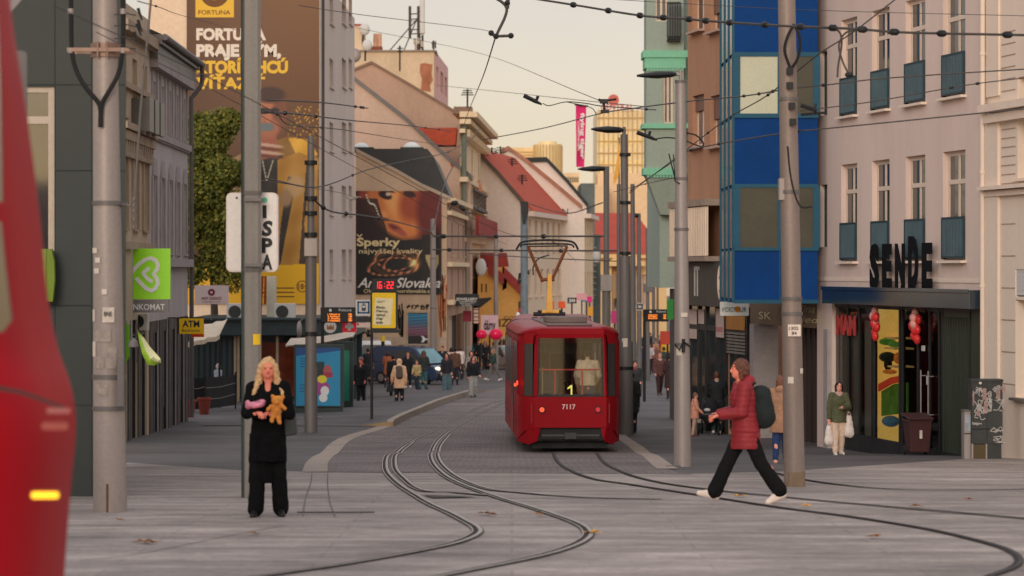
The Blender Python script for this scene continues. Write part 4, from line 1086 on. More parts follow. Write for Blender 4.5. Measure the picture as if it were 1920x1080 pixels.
for o in sops:
 ww = window(B, *o, FRAME, y=.2, bar=.07, mull=False, sill=SLABW, sd=.1, trans=.6); ww.location = (W_, 0, 0); ww.rotation_euler = (0, 0, side.a)
MB().tube([(ax(606), -.1, .5), (ax(606), -.1, 19)], .07, 8).build('drain_pipe', mat('dark pipe', (.06, .05, .05), .6), B)
mb = MB()
for k in range(3):
 mb.cyl((ax(650) + .1, 4, az(365)), (ax(650) + .45, 4, az(365)), .03)
mb.lathe([(.02, 0), (.18, .05), (.3, .16), (.31, .18)], (ax(651), 3.6, az(372)), 16); mb.build('satellite_dish', WHITE, B)
# the banner
def P_fortuna(X, Y):
 rgb = np.zeros(X.shape + (3,)); u = (X - 350) / 248; v = Y / 500
 rgb[:] = np.array([102,68,42]); rgb += (np.sin(u*3 + v*2)[...,None]*8) + ((u - .3)*26)[...,None]*np.array([1,.8,.5]) - (v*34)[...,None]*np.array([1,.9,.8])
 rgb += (np.sin(X * .7 + np.sin(Y * .31) * 3) * np.sin(Y * .5) * 2)[..., None]
 def el(cx, cy, rx, ry, rot=0):
  c, s = math.cos(rot), math.sin(rot); a = (X - cx) * c + (Y - cy) * s; b = -(X - cx) * s + (Y - cy) * c
  return 1 - np.sqrt((a / rx) ** 2 + (b / ry) ** 2)
 def mix(mask, col, soft=.06):
  m = np.clip(mask / soft + .5, 0, 1)[..., None]; rgb[:] = rgb * (1 - m) + np.array(col) * m
 gold = (np.sin(X*.53 + 2*np.sin(Y*.17))*np.sin(Y*.41 + 1.7*np.sin(X*.23)) > .66) & (X > 540) & (Y > 200) & (Y < 262) & (X + (Y - 200)*.3 > 552)
 mix(np.where(gold, 1., -1.), (190, 146, 40))
 def poly(pts, col):
  ins = np.zeros(X.shape, bool); n = len(pts)
  for i in range(n):
   (x1, y1), (x2, y2) = pts[i], pts[(i + 1) % n]
   ins ^= ((y1 > Y) != (y2 > Y)) & (X < (x2 - x1) * (Y - y1) / (y2 - y1 + 1e-9) + x1)
  rgb[ins] = np.array(col) + (np.sin(X[ins] * .11 + Y[ins] * .07) * np.cos(Y[ins] * .045 - X[ins] * .05))[:, None] * 12
 poly([(430, 300), (470, 282), (540, 255), (580, 262), (598, 300), (598, 505), (438, 505)], (134, 96, 40))      # leather jacket
 poly([(432, 300), (452, 288), (462, 400), (438, 500)], (150, 120, 86)); poly([(540, 258), (580, 262), (596, 290), (560, 300)], (206, 154, 46))
 poly([(487, 300), (530, 290), (522, 400), (505, 505), (455, 505), (462, 400)], (44, 38, 32))              # dark shirt
 poly([(520, 300), (560, 285), (598, 300), (590, 400), (560, 505), (520, 505)], (168, 120, 44))
 poly([(540,330),(556,336),(540,420),(524,505),(518,505),(528,410)],(40,32,26)); poly([(575,300),(585,310),(570,420),(580,505),(560,505)],(58,42,26))
 mix(el(552, 350, 18, 22, .4), (176, 140, 96), .5); mix(el(536, 372, 12, 16), (150, 118, 84), .5)
 mix(el(497, 262, 22, 36), (150, 84, 60), .1)                                                            # neck
 for k in range(4): mix(el(502, 272 + k * 7, 30, 3, .12), (186, 150, 130) if k % 2 == 0 else (110, 60, 50), .3)
 mix(el(505,210,30,42),(170,106,76),.14); mix(el(524,214,13,38),(116,68,48),.6); mix(el(504,240,20,18),(158,96,70),.4)              # head
 mix(el(506, 178, 29, 15), (66, 42, 32), .35); mix(el(494, 208, 12, 6), (28, 24, 22), .3); mix(el(515, 208, 9, 6), (34, 28, 26), .3)
 mix(el(500, 238, 14, 8), (96, 108, 110), .4); mix(el(503, 222, 5, 9), (176, 108, 76), .6)
 ln = np.minimum(np.abs((X - 492) - (Y - 300)*.2),np.abs((X - 512) + (Y - 300)*.3)); mix(np.where((ln < 1.1) & (Y > 300) & (Y < 340),1.,-1.),(170,160,140))
 y0 = 506 - (X - 350) * .05
 mix(np.where(Y > y0, 1., -1.), (226, 172, 20))
 return rgb
T = tfr('banner', 'huge brown banner of a man in a mustard leather jacket with white and yellow slogan', 'banner', FA)
painted('cloth', FA, (350, 598, -120, 570), P_fortuna, T, 190, 420, off=-.09, thick=.02, k=1.02)
CW = mat('white print',C(214,200,184,1.6),.6,var=.03); CY = mat('yellow print',C(216,172,60,1.7),.6,var=.03); CB = mat('brown print',C(92,60,34,1.6),.6)
mb = MB(); zb = FA.z
def word(m_,s_,px0,px1,py0,py1,b_=.03): m_.text(s_,FA.x(px0,-.1),FA.z(470,py1,-.1),FA.z(470,py0,-.1) - FA.z(470,py1,-.1),-.1,w=FA.x(px1,-.1) - FA.x(px0,-.1),bold=b_)
word(mb, 'FORTUNA', 368, 499, 54, 74, .055); word(mb, 'PRAJE TÝM,', 368, 527, 84, 105, .055); mb.build('lettering', CW, T)
mb = MB(); word(mb, 'KTORÍ CHCÚ', 368, 540, 115, 136, .055); word(mb, 'VÍŤAZIŤ', 368, 497, 146, 166, .045); mb.build('lettering', CY, T)
mb = MB().box(FA.x(367), FA.x(439), -.105, -.094, FA.z(400, 33), FA.z(400, -60)); mb.build('logo_panel', CY, T)
mb = MB(); word(mb, 'FORTUNA', 372, 432, 19, 27, .01)
mb.v = [(a, b - .012, c) for a, b, c in mb.v]
n = 24; cx_, cz_, r0, r1 = FA.x(403), FA.z(403, -14), .35, .68
for i in range(n):
 a0, a1 = 6.2832 * i / n, 6.2832 * (i + 1) / n
 mb.prism([(cx_ + r0*math.cos(a0),cz_ + r0*math.sin(a0)),(cx_ + r1*math.cos(a0),cz_ + r1*math.sin(a0)),(cx_ + r1*math.cos(a1),cz_ + r1*math.sin(a1)),(cx_ + r0*math.cos(a1),cz_ + r0*math.sin(a1))],-.112,-.106)
mb.build('logo', CB, T)
mb = MB(); cx_, cz_ = FA.x(567), FA.z(567, 537)
for i in range(n):
 a0, a1 = 6.2832 * i / n, 6.2832 * (i + 1) / n; r0, r1 = .23, .27
 mb.prism([(cx_ + r0*math.cos(a0),cz_ + r0*math.sin(a0)),(cx_ + r1*math.cos(a0),cz_ + r1*math.sin(a0)),(cx_ + r1*math.cos(a1),cz_ + r1*math.sin(a1)),(cx_ + r0*math.cos(a1),cz_ + r0*math.sin(a1))],-.1,-.094)
word(mb, '18+', 559, 577, 532, 542, .02)
for k in range(3): mb.box(FA.x(494), FA.x(552), -.1, -.094, FA.z(500, 541 + k * 8), FA.z(500, 539 + k * 8))
mb.build('small_print', CB, T)
# ================================================================ middle of the left side
SAND = mat('sand render', C(168, 144, 120, 1.6), .9, var=.10, scale=.8, streak=True, bump=.05)
BROWNG = mat('brown firewall render', C(164, 135, 116, 1.3), .9, var=.10, scale=.6, streak=True)
ROSY = mat('rosy beige firewall', C(178, 152, 134, 1.35), .9, var=.10, scale=.5, streak=True)
OCHR = mat('pale ochre render', C(184, 164, 134, 1.7), .9, var=.10, scale=1)
TILE = mat('red roof tiles', C(168, 74, 52, 1.3), .8, var=.18, scale=3)
TILED = mat('dark red roof tiles', C(126, 50, 46, 1.6), .8, var=.2, scale=3)
ROOFD = mat('dark metal roof', C(48, 48, 48, 1.6), .5, var=.2, scale=1)
WHITEW = mat('white firewall render', C(216, 202, 188, 1.75), .9, var=.07, scale=.5, streak=True)
def P2(fr, pts): return [fr.loc(a, b) for a, b in pts]
def gable(mb, fr, pts, d, mi=0): mb.prism(P2(fr, pts), 0, d, mi)
# --- jewellery house with the poster
YZ = 148.0; FZ = sign_at(667, YZ); zx = FZ.x; zz = lambda py: FZ.z(750, py)
B = tfr('poster_house', 'sand coloured house whose end wall carries the dark jewellery poster', 'building', FZ)
mb = MB(); gable(mb, FZ, [(667, 280), (690, 292), (745, 320), (790, 346), (838, 368), (838, 720), (667, 720)], 14); mb.build('wall', SAND, B)
mb = MB(); r0 = P2(FZ, [(668, 277), (800, 277), (812, 292), (828, 330), (842, 366), (832, 368), (790, 346), (745, 320), (700, 294)])
mb.prism(r0, 1.2, 14); mb.build('roof', ROOFD, B)
mb = MB()
for a, b in (((667, 281), (690, 293)), ((690, 293), (745, 321)), ((745, 321), (790, 347)), ((790, 347), (845, 372))):
 (xa, za), (xb, zb2) = FZ.loc(*a), FZ.loc(*b); mb.prism([(xa, za - .1), (xb, zb2 - .1), (xb, zb2 + .1), (xa, za + .1)], -.12, 1.3)
mb.build('verge', mat('pale verge', C(150, 134, 116, 1.6), .7), B)
mb = MB()
for p, r in ((672, .45), (768, .5)):
 mb.ell((zx(p), 3, zz(274)), (r, r, r * .75), 14, 8)
mb.build('skylight', mat('milky dome', C(196, 200, 196, 1.6), .25, var=.05), B, smooth=True)
mb = MB()
for p in (674, 769): mb.box(zx(p) - .65, zx(p) + .65, 2.4, 3.6, zz(282), zz(272))
mb.build('skylight_kerb', mat('dark green kerb', C(36, 56, 46, 1.6), .5), B)
def P_sperky(X, Y):
 rgb = np.zeros(X.shape + (3,)); rgb[:] = (26, 22, 22); u = (X - 667) / 161; v = (Y - 358) / 194
 rgb += (np.exp(-((u - .75) ** 2 + (v - .25) ** 2) / .06)[..., None] * np.array([70, 14, 10]))
 def el(cx, cy, rx, ry, rot=0):
  c, s = math.cos(rot), math.sin(rot); a = (X - cx) * c + (Y - cy) * s; b = -(X - cx) * s + (Y - cy) * c
  return 1 - np.sqrt((a / rx) ** 2 + (b / ry) ** 2)
 def mix(mask, col, soft=.1):
  m = np.clip(mask / soft + .5, 0, 1)[..., None]; rgb[:] = rgb * (1 - m) + np.array(col, float) * m
 mix(el(700, 360, 26, 46, .5), (130, 52, 32), .4)
 mix(el(742, 388, 46, 66, -.62), (186, 106, 56), .18)
 mix(el(756, 398, 34, 48, -.62), (206, 124, 60), .7); mix(el(735, 372, 14, 34, -.3), (224, 150, 84), .8)
 mix(el(775, 382, 26, 34, .3), (150, 66, 36), .6); mix(el(808, 390, 26, 60, .1), (94, 26, 22), .5)
 mix(el(722, 366, 13, 7, .4), (36, 22, 18), .35); mix(el(728, 364, 5, 3.5), (196, 170, 150), .4); mix(el(768, 364, 12, 6, .25), (50, 24, 18), .4)
 mix(el(722, 356, 18, 3, .25), (56, 30, 20), .5)
 mix(el(719, 404, 9, 9, .4), (214, 140, 82), .7); mix(el(722, 411, 8, 3, .2), (92, 40, 26), .5)
 mix(el(742,428,16,6,.5),(140,62,48),.35); mix(el(744,429,15,1.6,.5),(66,26,22),.5); mix(el(752,436,12,5,.5),(160,78,60),.5)
 mix(np.where((X < 703 + (Y - 358) * .3) & (Y > 372), 1., -1.) * .1, (34, 22, 22), .3)
 mix(np.where(Y > 455 - (X - 667) * .05, 1., -1.), (24, 22, 22))
 mix(np.where((X > 792) & (Y > 440), 1., -1.), (30, 26, 24));
 d = el(743, 494, 48, 24); mix(.12 - np.abs(d - .12), (58, 40, 28), .1)
 for cx, cy, rx, ry, ro in ((736, 500, 46, 16, -.1), (742, 492, 40, 17, .25), (752, 490, 34, 15, -.35)):
  q = np.abs(el(cx, cy, rx, ry, ro)); tone = .75 + .35 * np.sin(X * .5 + Y * .3); m = np.clip((.10 - q) / .05, 0, 1)[..., None]
  rgb[:] = rgb * (1 - m) + m * np.stack([158 * tone, 100 * tone, 66 * tone], -1)
 g = np.exp(-((X - 775) ** 2 + (Y - 494) ** 2) / 60)[..., None]; rgb[:] = rgb + g * np.array([200, 150, 80])
 w = (X > 798) & (X < 822) & (Y > 478) & (Y < 512) & (np.abs(X - 812) < 3 + (512 - Y) * .4); rgb[w] = (150, 130, 90)
 for k in range(16): mix(el(687 + k * 1.7, 366 + k * 2.6 + 5 * math.sin(k * .5), 1.5, 1.5), (196, 186, 170), .6)
 return rgb
T = tfr('poster', 'dark jewellery poster with a tilted golden face, rings and cream lettering', 'poster', FZ)
painted('print', FZ, (667, 828, 358, 552), P_sperky, T, 180, 200, off=-.06, thick=.03, k=1.75)
mb = MB()
def wd(m_,s_,a,b,p0,p1,b_=.0,sh=0.0): m_.text(s_,FZ.x(a,-.07),FZ.z(750,p1,-.07),FZ.z(750,p0,-.07) - FZ.z(750,p1,-.07),-.066,w=FZ.x(b,-.07) - FZ.x(a,-.07),bold=b_,shear=sh)
wd(mb,'Sperky',669,750,446,461,.03); mb.prism([FZ.loc(p,q,-.07) for p,q in ((671,439),(674,443),(677,439),(680,439),(675,445),(673,445),(668,439))],-.07,-.064); wd(mb,'najvyššej kvality',673,792,466,475,.01); wd(mb,'Obchodná amorslovakia.sk',682,812,542,549,.005); mb.build('lettering',mat('sand print',C(206,186,140,1.6),.6),T)
mb = MB(); wd(mb, 'Amor Slovakia', 670, 826, 521, 539, .015, .35); mb.build('lettering', mat('pale print', C(206, 200, 190, 1.6), .6), T)
T = tfr('framed_poster', 'small framed blue and pink street poster on the end wall behind the blue van', 'poster', FZ)
def P_small(X, Y):
 v = (Y - 583)/64; rgb = np.stack([40 + 60*np.exp(-((v - .6)/.2) ** 2) + 10*np.sin(Y*1.4),110 - 80*v + 18*np.sin(Y*1.1 + X*.1),140 - 100*v + 10*np.sin(Y)],-1)
 m = ((Y > 630) | (Y < 588))[..., None]; rgb = np.where(m, np.array([28, 26, 26.]), rgb)
 a = (np.abs(X - 797 + np.abs(Y - 636)) < 2.4) & (np.abs(Y - 636) < 6); a |= (np.abs(Y - 636) < 1.6) & (X > 792) & (X < 802); rgb[a] = (220,214,206); return rgb
painted('print', FZ, (765, 802, 587, 645), P_small, T, 60, 80, off=-.1)
mb = MB(); a, b, c, d = zx(762), zx(805), zz(648), zz(583)
mb.box(a,b,-.12,-.005,d - .1,d); mb.box(a,b,-.12,-.005,c,c + .1); mb.box(a,a + .09,-.12,-.005,c + .1,d - .1); mb.box(b - .09,b,-.12,-.005,c + .1,d - .1); mb.build('frame',mat('pale frame',C(150,134,112,1.6),.6),T)
# graffiti scrawl on that wall: long bent strokes
GRA = mat('dark spray paint', (.04, .036, .034), .8); GRO = mat('orange spray paint', C(150, 84, 50, 1.5), .8)
def scrawl(px0, px1, py0, py1, n, seed, m_, r=.035):
 rr = random.Random(seed); mb = MB()
 for k in range(n):
  cx_ = px0 + (px1 - px0) * (k + .5) / n; pts = []
  for i in range(6): pts.append((cx_ + rr.uniform(-1, 1) * (px1 - px0) / n * .7, py0 + (py1 - py0) * rr.random()))
  pp = spline([(zx(a), zz(b)) for a, b in pts], 5)
  for i in range(len(pp) - 1):
   A, Bq = Vector(pp[i]), Vector(pp[i + 1]); dd = (Bq - A)
   if dd.length < 1e-4: continue
   nn = Vector((-dd.y,dd.x)).normalized()*r; mb.add([(A.x + nn.x,-.006 - .0001*k,A.y + nn.y),(A.x - nn.x,-.006 - .0001*k,A.y - nn.y),(Bq.x - nn.x,-.006 - .0001*k,Bq.y - nn.y),(Bq.x + nn.x,-.006 - .0001*k,Bq.y + nn.y)],[(0,1,2,3)])
 return mb.build('graffiti', m_, B)
scrawl(672,700,612,640,6,1,GRA); scrawl(745,757,570,632,3,2,GRA); scrawl(764,806,571,580,8,3,GRA,.03); scrawl(822,838,510,640,5,4,GRO,.03)
mb = MB().box(zx(667),zx(838),-.02,-.002,zz(645),zz(632)); mb.build('pale_patch',mat('pale overpaint',C(160,140,122,1.6),.9,var=.2,scale=2),B)
# its street side with the jewellery shop
def streetside(px, Y, vp): return Fr(((px - CX) / F * Y, Y, gz(Y)), math.atan2(1, (vp - CX) / F))
FS = streetside(838.5, YZ + .01, 1160); L1 = FS.x(872)
B2 = tfr('jewellery_shop', 'narrow ornate street side of the poster house with the jewellery shop', 'building', FS)
def rows_of_windows(B_, fr, xs_, zrows, wd_, wallm, x1, z0, z1, depth=.25, sill=None, extra=()):
 ops = [(q - wd_ / 2, q + wd_ / 2, a, b) for q in xs_ for a, b in zrows]
 mb = MB(); wall_open(mb,0,x1,z0,z1,ops + list(extra),depth); mb.add([(0,0,z1),(x1,0,z1),(x1,.5,z1),(0,.5,z1),(x1,0,z0),(x1,.5,z0)],[(0,1,2,3),(1,4,5,2)])
 mb.build('wall', wallm, B_)
 for o in ops: window(B_, *o, FRAME, y=.2, bar=.09, sill=sill, sd=.15)
 return ops
zt = FS.z(850, 372)
rows_of_windows(B2,FS,[L1*.25,L1*.6,L1*.88],[(FS.z(855,480),FS.z(855,420)),(FS.z(855,555),FS.z(855,505))],1.1,BROWNG,L1,-.3,zt,sill=SAND,extra=[(1,L1 - 1,-.3,FS.z(855,590))])
mb = MB()
for py, pr in ((378, .5), (400, .25), (492, .3), (560, .35)): z0 = FS.z(855, py); mb.box(0, L1, -pr, -.003, z0 - .25, z0)
mb.build('cornice', OCHR, B2)
MB().box(1, L1 - 1, .5, .55, -.3, FS.z(855, 590)).build('shop_interior', DARKIN, B2)
# --- two big brown gables behind
YC = 166.0; FC = sign_at(640, YC)
B = tfr('gable_house', 'rosy beige firewall with a long sloping metal edged roof line behind the dark roof', 'building', FC)
mb = MB(); gable(mb, FC, [(640, 128), (667, 150), (760, 222), (846, 302), (882, 330), (882, 720), (640, 720)], 8); mb.build('wall', ROSY, B)
mb = MB()
for a, b in (((640, 128), (667, 150)), ((667, 150), (760, 222)), ((760, 222), (846, 302)), ((846, 302), (884, 332))):
 (xa, za), (xb, zb2) = FC.loc(*a), FC.loc(*b); mb.prism([(xa, za - .12), (xb, zb2 - .12), (xb, zb2 + .16), (xa, za + .16)], -.2, 8.2)
mb.build('verge', ZINC, B)
mb = MB(); mb.prism([FC.loc(*p) for p in ((782, 237), (856, 237), (853, 270), (818, 270))], 1.5, 4); mb.build('roof', TILE, B)
MB().box(FC.x(845), FC.x(858), -.05, -.004, FC.z(850, 312), FC.z(850, 302)).build('brick_patch', TILE, B)
YC2 = 176.0; FC2 = sign_at(640, YC2)
B = tfr('gable_house', 'tall brown firewall gable rising below the pink flats', 'building', FC2)
mb = MB(); gable(mb,FC2,[(640,140),(667,130),(697,118),(770,160),(850,208),(878,228),(878,720),(640,720)],12); mb.build('wall',BROWNG,B)
mb = MB()
for a, b in (((640, 141), (697, 118)), ((697, 118), (770, 160)), ((770, 160), (850, 208)), ((850, 208), (880, 229))):
 (xa, za), (xb, zb2) = FC2.loc(*a), FC2.loc(*b); mb.prism([(xa, za - .06), (xb, zb2 - .06), (xb, zb2 + .12), (xa, za + .12)], -.15, 12)
mb.box(FC2.x(850), FC2.x(885), 1, 4, FC2.z(860, 225), FC2.z(860, 198))
mb.build('verge', mat('brown verge', C(110, 88, 74, 1.6), .8), B)
FS2 = streetside(862, YC - 1, 1160); L2 = FS2.x(905)
B3 = tfr('ornate_house', 'ornate ochre corner strip with heavy cornice behind the jewellery shop', 'building', FS2)
zq = lambda py: FS2.z(885, py)
rows_of_windows(B3,FS2,[L2*.2,L2*.5,L2*.8],[(zq(330),zq(280)),(zq(430),zq(385)),(zq(520),zq(475))],1.2,OCHR,L2,-.3,zq(235),sill=SAND)
mb = MB()
for py,pr,h in ((232,1.1,.35),(245,.7,.3),(262,.35,.25),(345,.5,.3),(392,.5,.3),(450,.4,.25)): z0 = zq(py); mb.box(-.2,L2 + .3,-pr,-.003,z0 - h,z0)
for k in range(16): xx = L2 * (k + .3) / 16; mb.box(xx, xx + L2 / 40, -.6, -.003, zq(275), zq(262))
mb.build('cornice', OCHR, B3)
mb = MB()
for k in range(10): xx = L2 * .1 + L2 * .6 * k / 10; mb.box(xx, xx + .08, -.75, -.68, zq(392), zq(365))
mb.box(L2*.1,L2*.7,-.78,-.66,zq(366),zq(362)); mb.box(L2*.1,L2*.7,-.78,-.005,zq(398),zq(393)); mb.build('balcony',mat('dark grey balcony',(.09,.085,.08),.6),B3)
mb = MB(); z0 = zq(412); mb.prism([(-.3, z0 - 1.2), (L2 + .6, z0 - 1.2), (L2 + .6, z0), (-.3, z0)], -1.2, -1.0); mb.build('roof', TILED, B3)
mb = MB().tube([(0.3, -.25, 0), (0.3, -.25, zq(240))], .16, 8); mb.build('drain_pipe', mat('green grey pipe', C(92, 96, 84, 1.6), .6), B3)
t = tfr('satellite_dish', 'copper coloured round dish on the ochre corner house', 'satellite dish', sign_at(896, 178)); f_ = sign_at(896, 178)
MB().ell((0,0,f_.z(896,357)),(.32,.12,.62),14,8).build('dish',mat('copper dish',C(176,122,92,1.6),.4),t,smooth=True); MB().cyl((-.5,.2,f_.z(896,360)),(0,.05,f_.z(896,358)),.04).build('arm',BLACK,t)
t = tfr('satellite_dish', 'pale oval dish above the yellow house eaves', 'satellite dish', sign_at(902, 165)); f_ = sign_at(902, 165)
MB().ell((0,0,f_.z(902,501)),(.33,.12,.55),14,8).build('dish',WHITE,t,smooth=True); MB().cyl((-.4,.2,f_.z(902,505)),(0,.05,f_.z(902,502)),.04).build('arm',BLACK,t)
f_ = sign_at(854, 150)
t = tfr('shop_sign', 'black hanging jewellery sign with white capitals and smaller rows beneath', 'sign', f_)
MB().rrect(f_.x(853), f_.x(898), f_.z(875, 574), f_.z(875, 551), .1, 0, .15).build('sign_panel', BLACK, t)
mb = MB(); mb.text('JEWELLERY',f_.x(855),f_.z(875,563),.14,-.005,w=f_.x(896) - f_.x(855),bold=.04); mb.text('DIAMONDS',f_.x(861),f_.z(875,567),.08,-.005,w=.95,bold=.02); mb.text('MAGNETY',f_.x(863),f_.z(875,570.5),.07,-.005,w=.8,bold=.02); mb.text('RUSSIA',f_.x(866),f_.z(875,573.6),.06,-.005,w=.55,bold=.02)
mb.build('lettering', WHITE, t)
f_ = sign_at(893, 156)
t = tfr('shop_awning', 'dark pointed awning behind the jewellery sign', 'awning', f_)
mb = MB(); mb.prism([(f_.x(896),f_.z(900,580)),(f_.x(921),f_.z(900,561)),(f_.x(921),f_.z(900,558)),(f_.x(896),f_.z(900,560))],0,2.4); mb.build('canopy',mat('dark canopy',(.03,.025,.026),.7),t)
MB().cyl((f_.x(897), 1, f_.z(897, 640)), (f_.x(897), 1, f_.z(897, 560)), .04).build('post', BLACK, t)
f_ = sign_at(868, 152)
t = tfr('hanging_sign', 'small dark red square sign beneath the jewellery board', 'sign', f_)
MB().box(0, f_.x(884), 0, .1, f_.z(876, 603), f_.z(876, 583)).build('sign_box', mat('dark red sign', C(112, 32, 40, 1.6), .5), t)
f_ = sign_at(886, 153)
t = tfr('shop_display', 'warm lit display case at the jewellery shop corner', 'display', f_)
MB().box(f_.x(888), f_.x(897), 0, .5, f_.z(890, 606), f_.z(890, 578)).build('case', lit('warm lit case', (.62, .36, .26), .3), t)
mb = MB()
for k in range(4): zq_ = f_.z(890, 602 - 7 * k); mb.box(f_.x(888), f_.x(897), -.02, -.001, zq_, zq_ + .05)
mb.build('shelf', BLACK, t)
# --- pink flats with antennas far behind
YF = 225.0; FF = sign_at(640, YF); fx = FF.x; fz = lambda py: FF.z(740, py)
B = tfr('pink_flats', 'far block of flats with stained ochre end wall and pink side, antennas on its roof', 'building', FF)
STAIN = mat('stained ochre end wall', C(186, 164, 136, 1.35), .9, var=.2, scale=.35, streak=True)
MB().box(0, fx(814), 0, 14, -.5, fz(96)).build('wall', STAIN, B)
PKW = mat('pink side wall', C(206, 166, 158, 1.6), .9, var=.05)
fs_ = streetside(814, YF, 1130)
pw = thing('tmp', None, None); bpy.data.objects.remove(pw)
L_ = fs_.x(840); ops = [(fs_.x(a),fs_.x(b),fs_.z(826,q1),fs_.z(826,q0)) for a,b in ((818,822),(826,831),(834,838)) for q0,q1 in ((133,172),(215,250))]
mb = MB(); wall_open(mb, 0, L_, 0, fs_.z(816, 96), ops, .3); w_ = mb.build('side_wall', PKW, B, loc=(fx(814) + .01, 0, 0), rz=fs_.a)
for o in ops:
 q = window(B, *o, FRAME, y=.2, bar=.1); q.location = (fx(814) + .01, 0, 0); q.rotation_euler = (0, 0, fs_.a)
mb = MB()
mb.prism([(fx(a),fz(b)) for a,b in ((788,120),(796,118),(811,121),(809,139),(812,150),(806,160),(808,172),(789,170),(791,148),(787,136))],-.03,-.002)
mb.build('bare_brick', mat('bare brick', C(160, 104, 78, 1.2), .9, var=.3, scale=1.2), B)
mb = MB().box(-.3, fx(814) + .2, -.2, 14, fz(97), fz(94)); mb.build('parapet', mat('grey parapet', C(120, 106, 94, 1.6), .8), B)
t = tfr('antenna_mast', 'white panel antennas and steel masts on the pink flats roof', 'antenna', FF)
mb = MB()
for p, q0, q1, r in ((766, 5, 66, .12), (783, 5, 96, .16), (790, 60, 96, .1)): mb.cyl((fx(p), 3, fz(q1)), (fx(p), 3, fz(q0)), r)
for py in (20, 30, 50, 58): mb.cyl((fx(766), 3, fz(py)), (fx(784), 3, fz(py - 1)), .05)
for a,b in (((722,96),(779,30)),((752,96),(779,30)),((770,96),(784,80)),((800,96),(784,80))): mb.cyl((fx(a[0]),3,fz(a[1])),(fx(b[0]),3,fz(b[1])),.05)
mb.build('mast', mat('dark mast', (.07, .06, .055), .6), t)
MB().box(fx(785), fx(794), 2.6, 3.4, fz(58), fz(-10)).build('panel_antenna', WHITE, t, bevel=.08)
mb = MB()
for a, b in ((773, 66), (780, 66), (787, 72), (775, 78)): mb.box(fx(a), fx(a + 5), 2.7, 3.2, fz(b + 11), fz(b))
mb.build('radio_box', mat('grey box', C(140, 126, 112, 1.6), .6), t)
t = tfr('antenna', 'small forked aerial near the right end of the pink flats roof', 'antenna', FF)
MB().cyl((fx(811),3,fz(96)),(fx(811),3,fz(70)),.07).cyl((fx(807),3,fz(76)),(fx(816),3,fz(76)),.05).box(fx(808),fx(810),2.9,3.1,fz(85),fz(72)).box(fx(813),fx(816),2.9,3.1,fz(85),fz(72)).build('aerial',mat('dark mast',(.07,.06,.055),.6),t)
t = tfr('chimney', 'brick chimney stack with two clay pots left of the antennas', 'chimney', FF)
MB().box(fx(688), fx(714), 2, 3.2, fz(96), fz(83)).build('stack', mat('dark brick', C(110, 66, 50, 1.6), .9, var=.2), t)
mb = MB()
for p in (701, 709): mb.cyl((fx(p), 2.6, fz(84)), (fx(p), 2.6, fz(58)), .2, .17)
mb.build('chimney_pot', mat('clay', C(170, 132, 110, 1.6), .8), t, smooth=True)
t = tfr('chimney', 'tall ochre chimney block at the left end of the pink flats', 'chimney', FF)
MB().box(fx(664), fx(682), 1, 3, fz(96), fz(46)).build('stack', STAIN, t); MB().box(fx(663), fx(683), .9, 3.1, fz(46), fz(43)).build('cap', TILED, t)
for p,q,r,y_,lab in ((683,54,.45,0.5,'large pale dish in front of the chimneys'),(698,100,.42,-8,'round white dish on a post over the brown gable'),(676,118,.5,-8,'grey mesh dish behind the apartment block corner')):
 t = tfr('satellite_dish', lab, 'satellite dish', FF)
 MB().ell((fx(p),y_,fz(q)),(r,.25,r*1.15),16,8).build('dish',WHITE if 'mesh' not in lab else STEEL,t,smooth=True); MB().cyl((fx(p - 4),y_ + .2,fz(q + 28)),(fx(p - 3),y_ + .2,fz(q)),.08).build('post',BLACK,t)
t = tfr('antenna', 'crossbar aerial on the roof edge of the brown gable', 'antenna', FF)
MB().cyl((fx(759),-10,fz(150)),(fx(759),-10,fz(104)),.07).cyl((fx(754),-10,fz(109)),(fx(765),-10,fz(109)),.05).cyl((fx(755),-10,fz(115)),(fx(764),-10,fz(115)),.05).build('aerial',BLACK,t)
# --- red roofed street houses
YE = 190.0; FE = sign_at(868, YE)
B = tfr('white_firewall_house', 'house with a broad white firewall and bright red tiled roof', 'building', FE)
mb = MB(); gable(mb, FE, [(868, 262), (893, 283), (930, 320), (975, 372), (988, 392), (988, 700), (868, 700)], .6); mb.build('wall', WHITEW, B)
EV = FE.loc(988, 392); RG = FE.loc(893, 281)
fE = Fr((FE.o.x + EV[0], YE, FE.o.z), math.atan2(1, (1750 - CX) / F)); LE = fE.x(1053)
dirv = fE.ux
def roof_strip(B_, p_e, p_r, dirv, L_, m_, name='roof', th=.18):
 mb = MB(); a = Vector((p_e[0], 0, p_e[1])); b = Vector((p_r[0], 0, p_r[1])); d = dirv * L_
 up = Vector((0, 0, th)); vs = [a, b, b + d, a + d]; vs = vs + [v + up for v in vs]
 mb.add(vs, [(0, 1, 2, 3), (4, 7, 6, 5), (0, 4, 5, 1), (1, 5, 6, 2), (2, 6, 7, 3), (3, 7, 4, 0)])
 n = 15                                   # tile courses
 for k in range(1, n):
  p = a + (b - a) * k / n; q = p + up + Vector((-.02, 0, .03)); nr = Vector((.05, 0, -.06))
  mb.add([q, q + d, q + d + nr, q + nr], [(0, 1, 2, 3)])
 return mb.build(name, m_, B_)
roof_strip(B, (EV[0] + .5, EV[1] - .3), (RG[0], RG[1]), dirv, LE, TILE)
mb = MB()
for a, b in (((868, 261), (893, 282)), ((893, 282), (930, 319)), ((930, 319), (975, 371)), ((975, 371), (990, 393))):
 (xa, za), (xb, zb2) = FE.loc(*a), FE.loc(*b); mb.prism([(xa, za - .25), (xb, zb2 - .25), (xb, zb2 + .12), (xa, za + .12)], -.25, .7)
mb.build('verge', mat('dark verge', C(78, 70, 64, 1.6), .6), B)
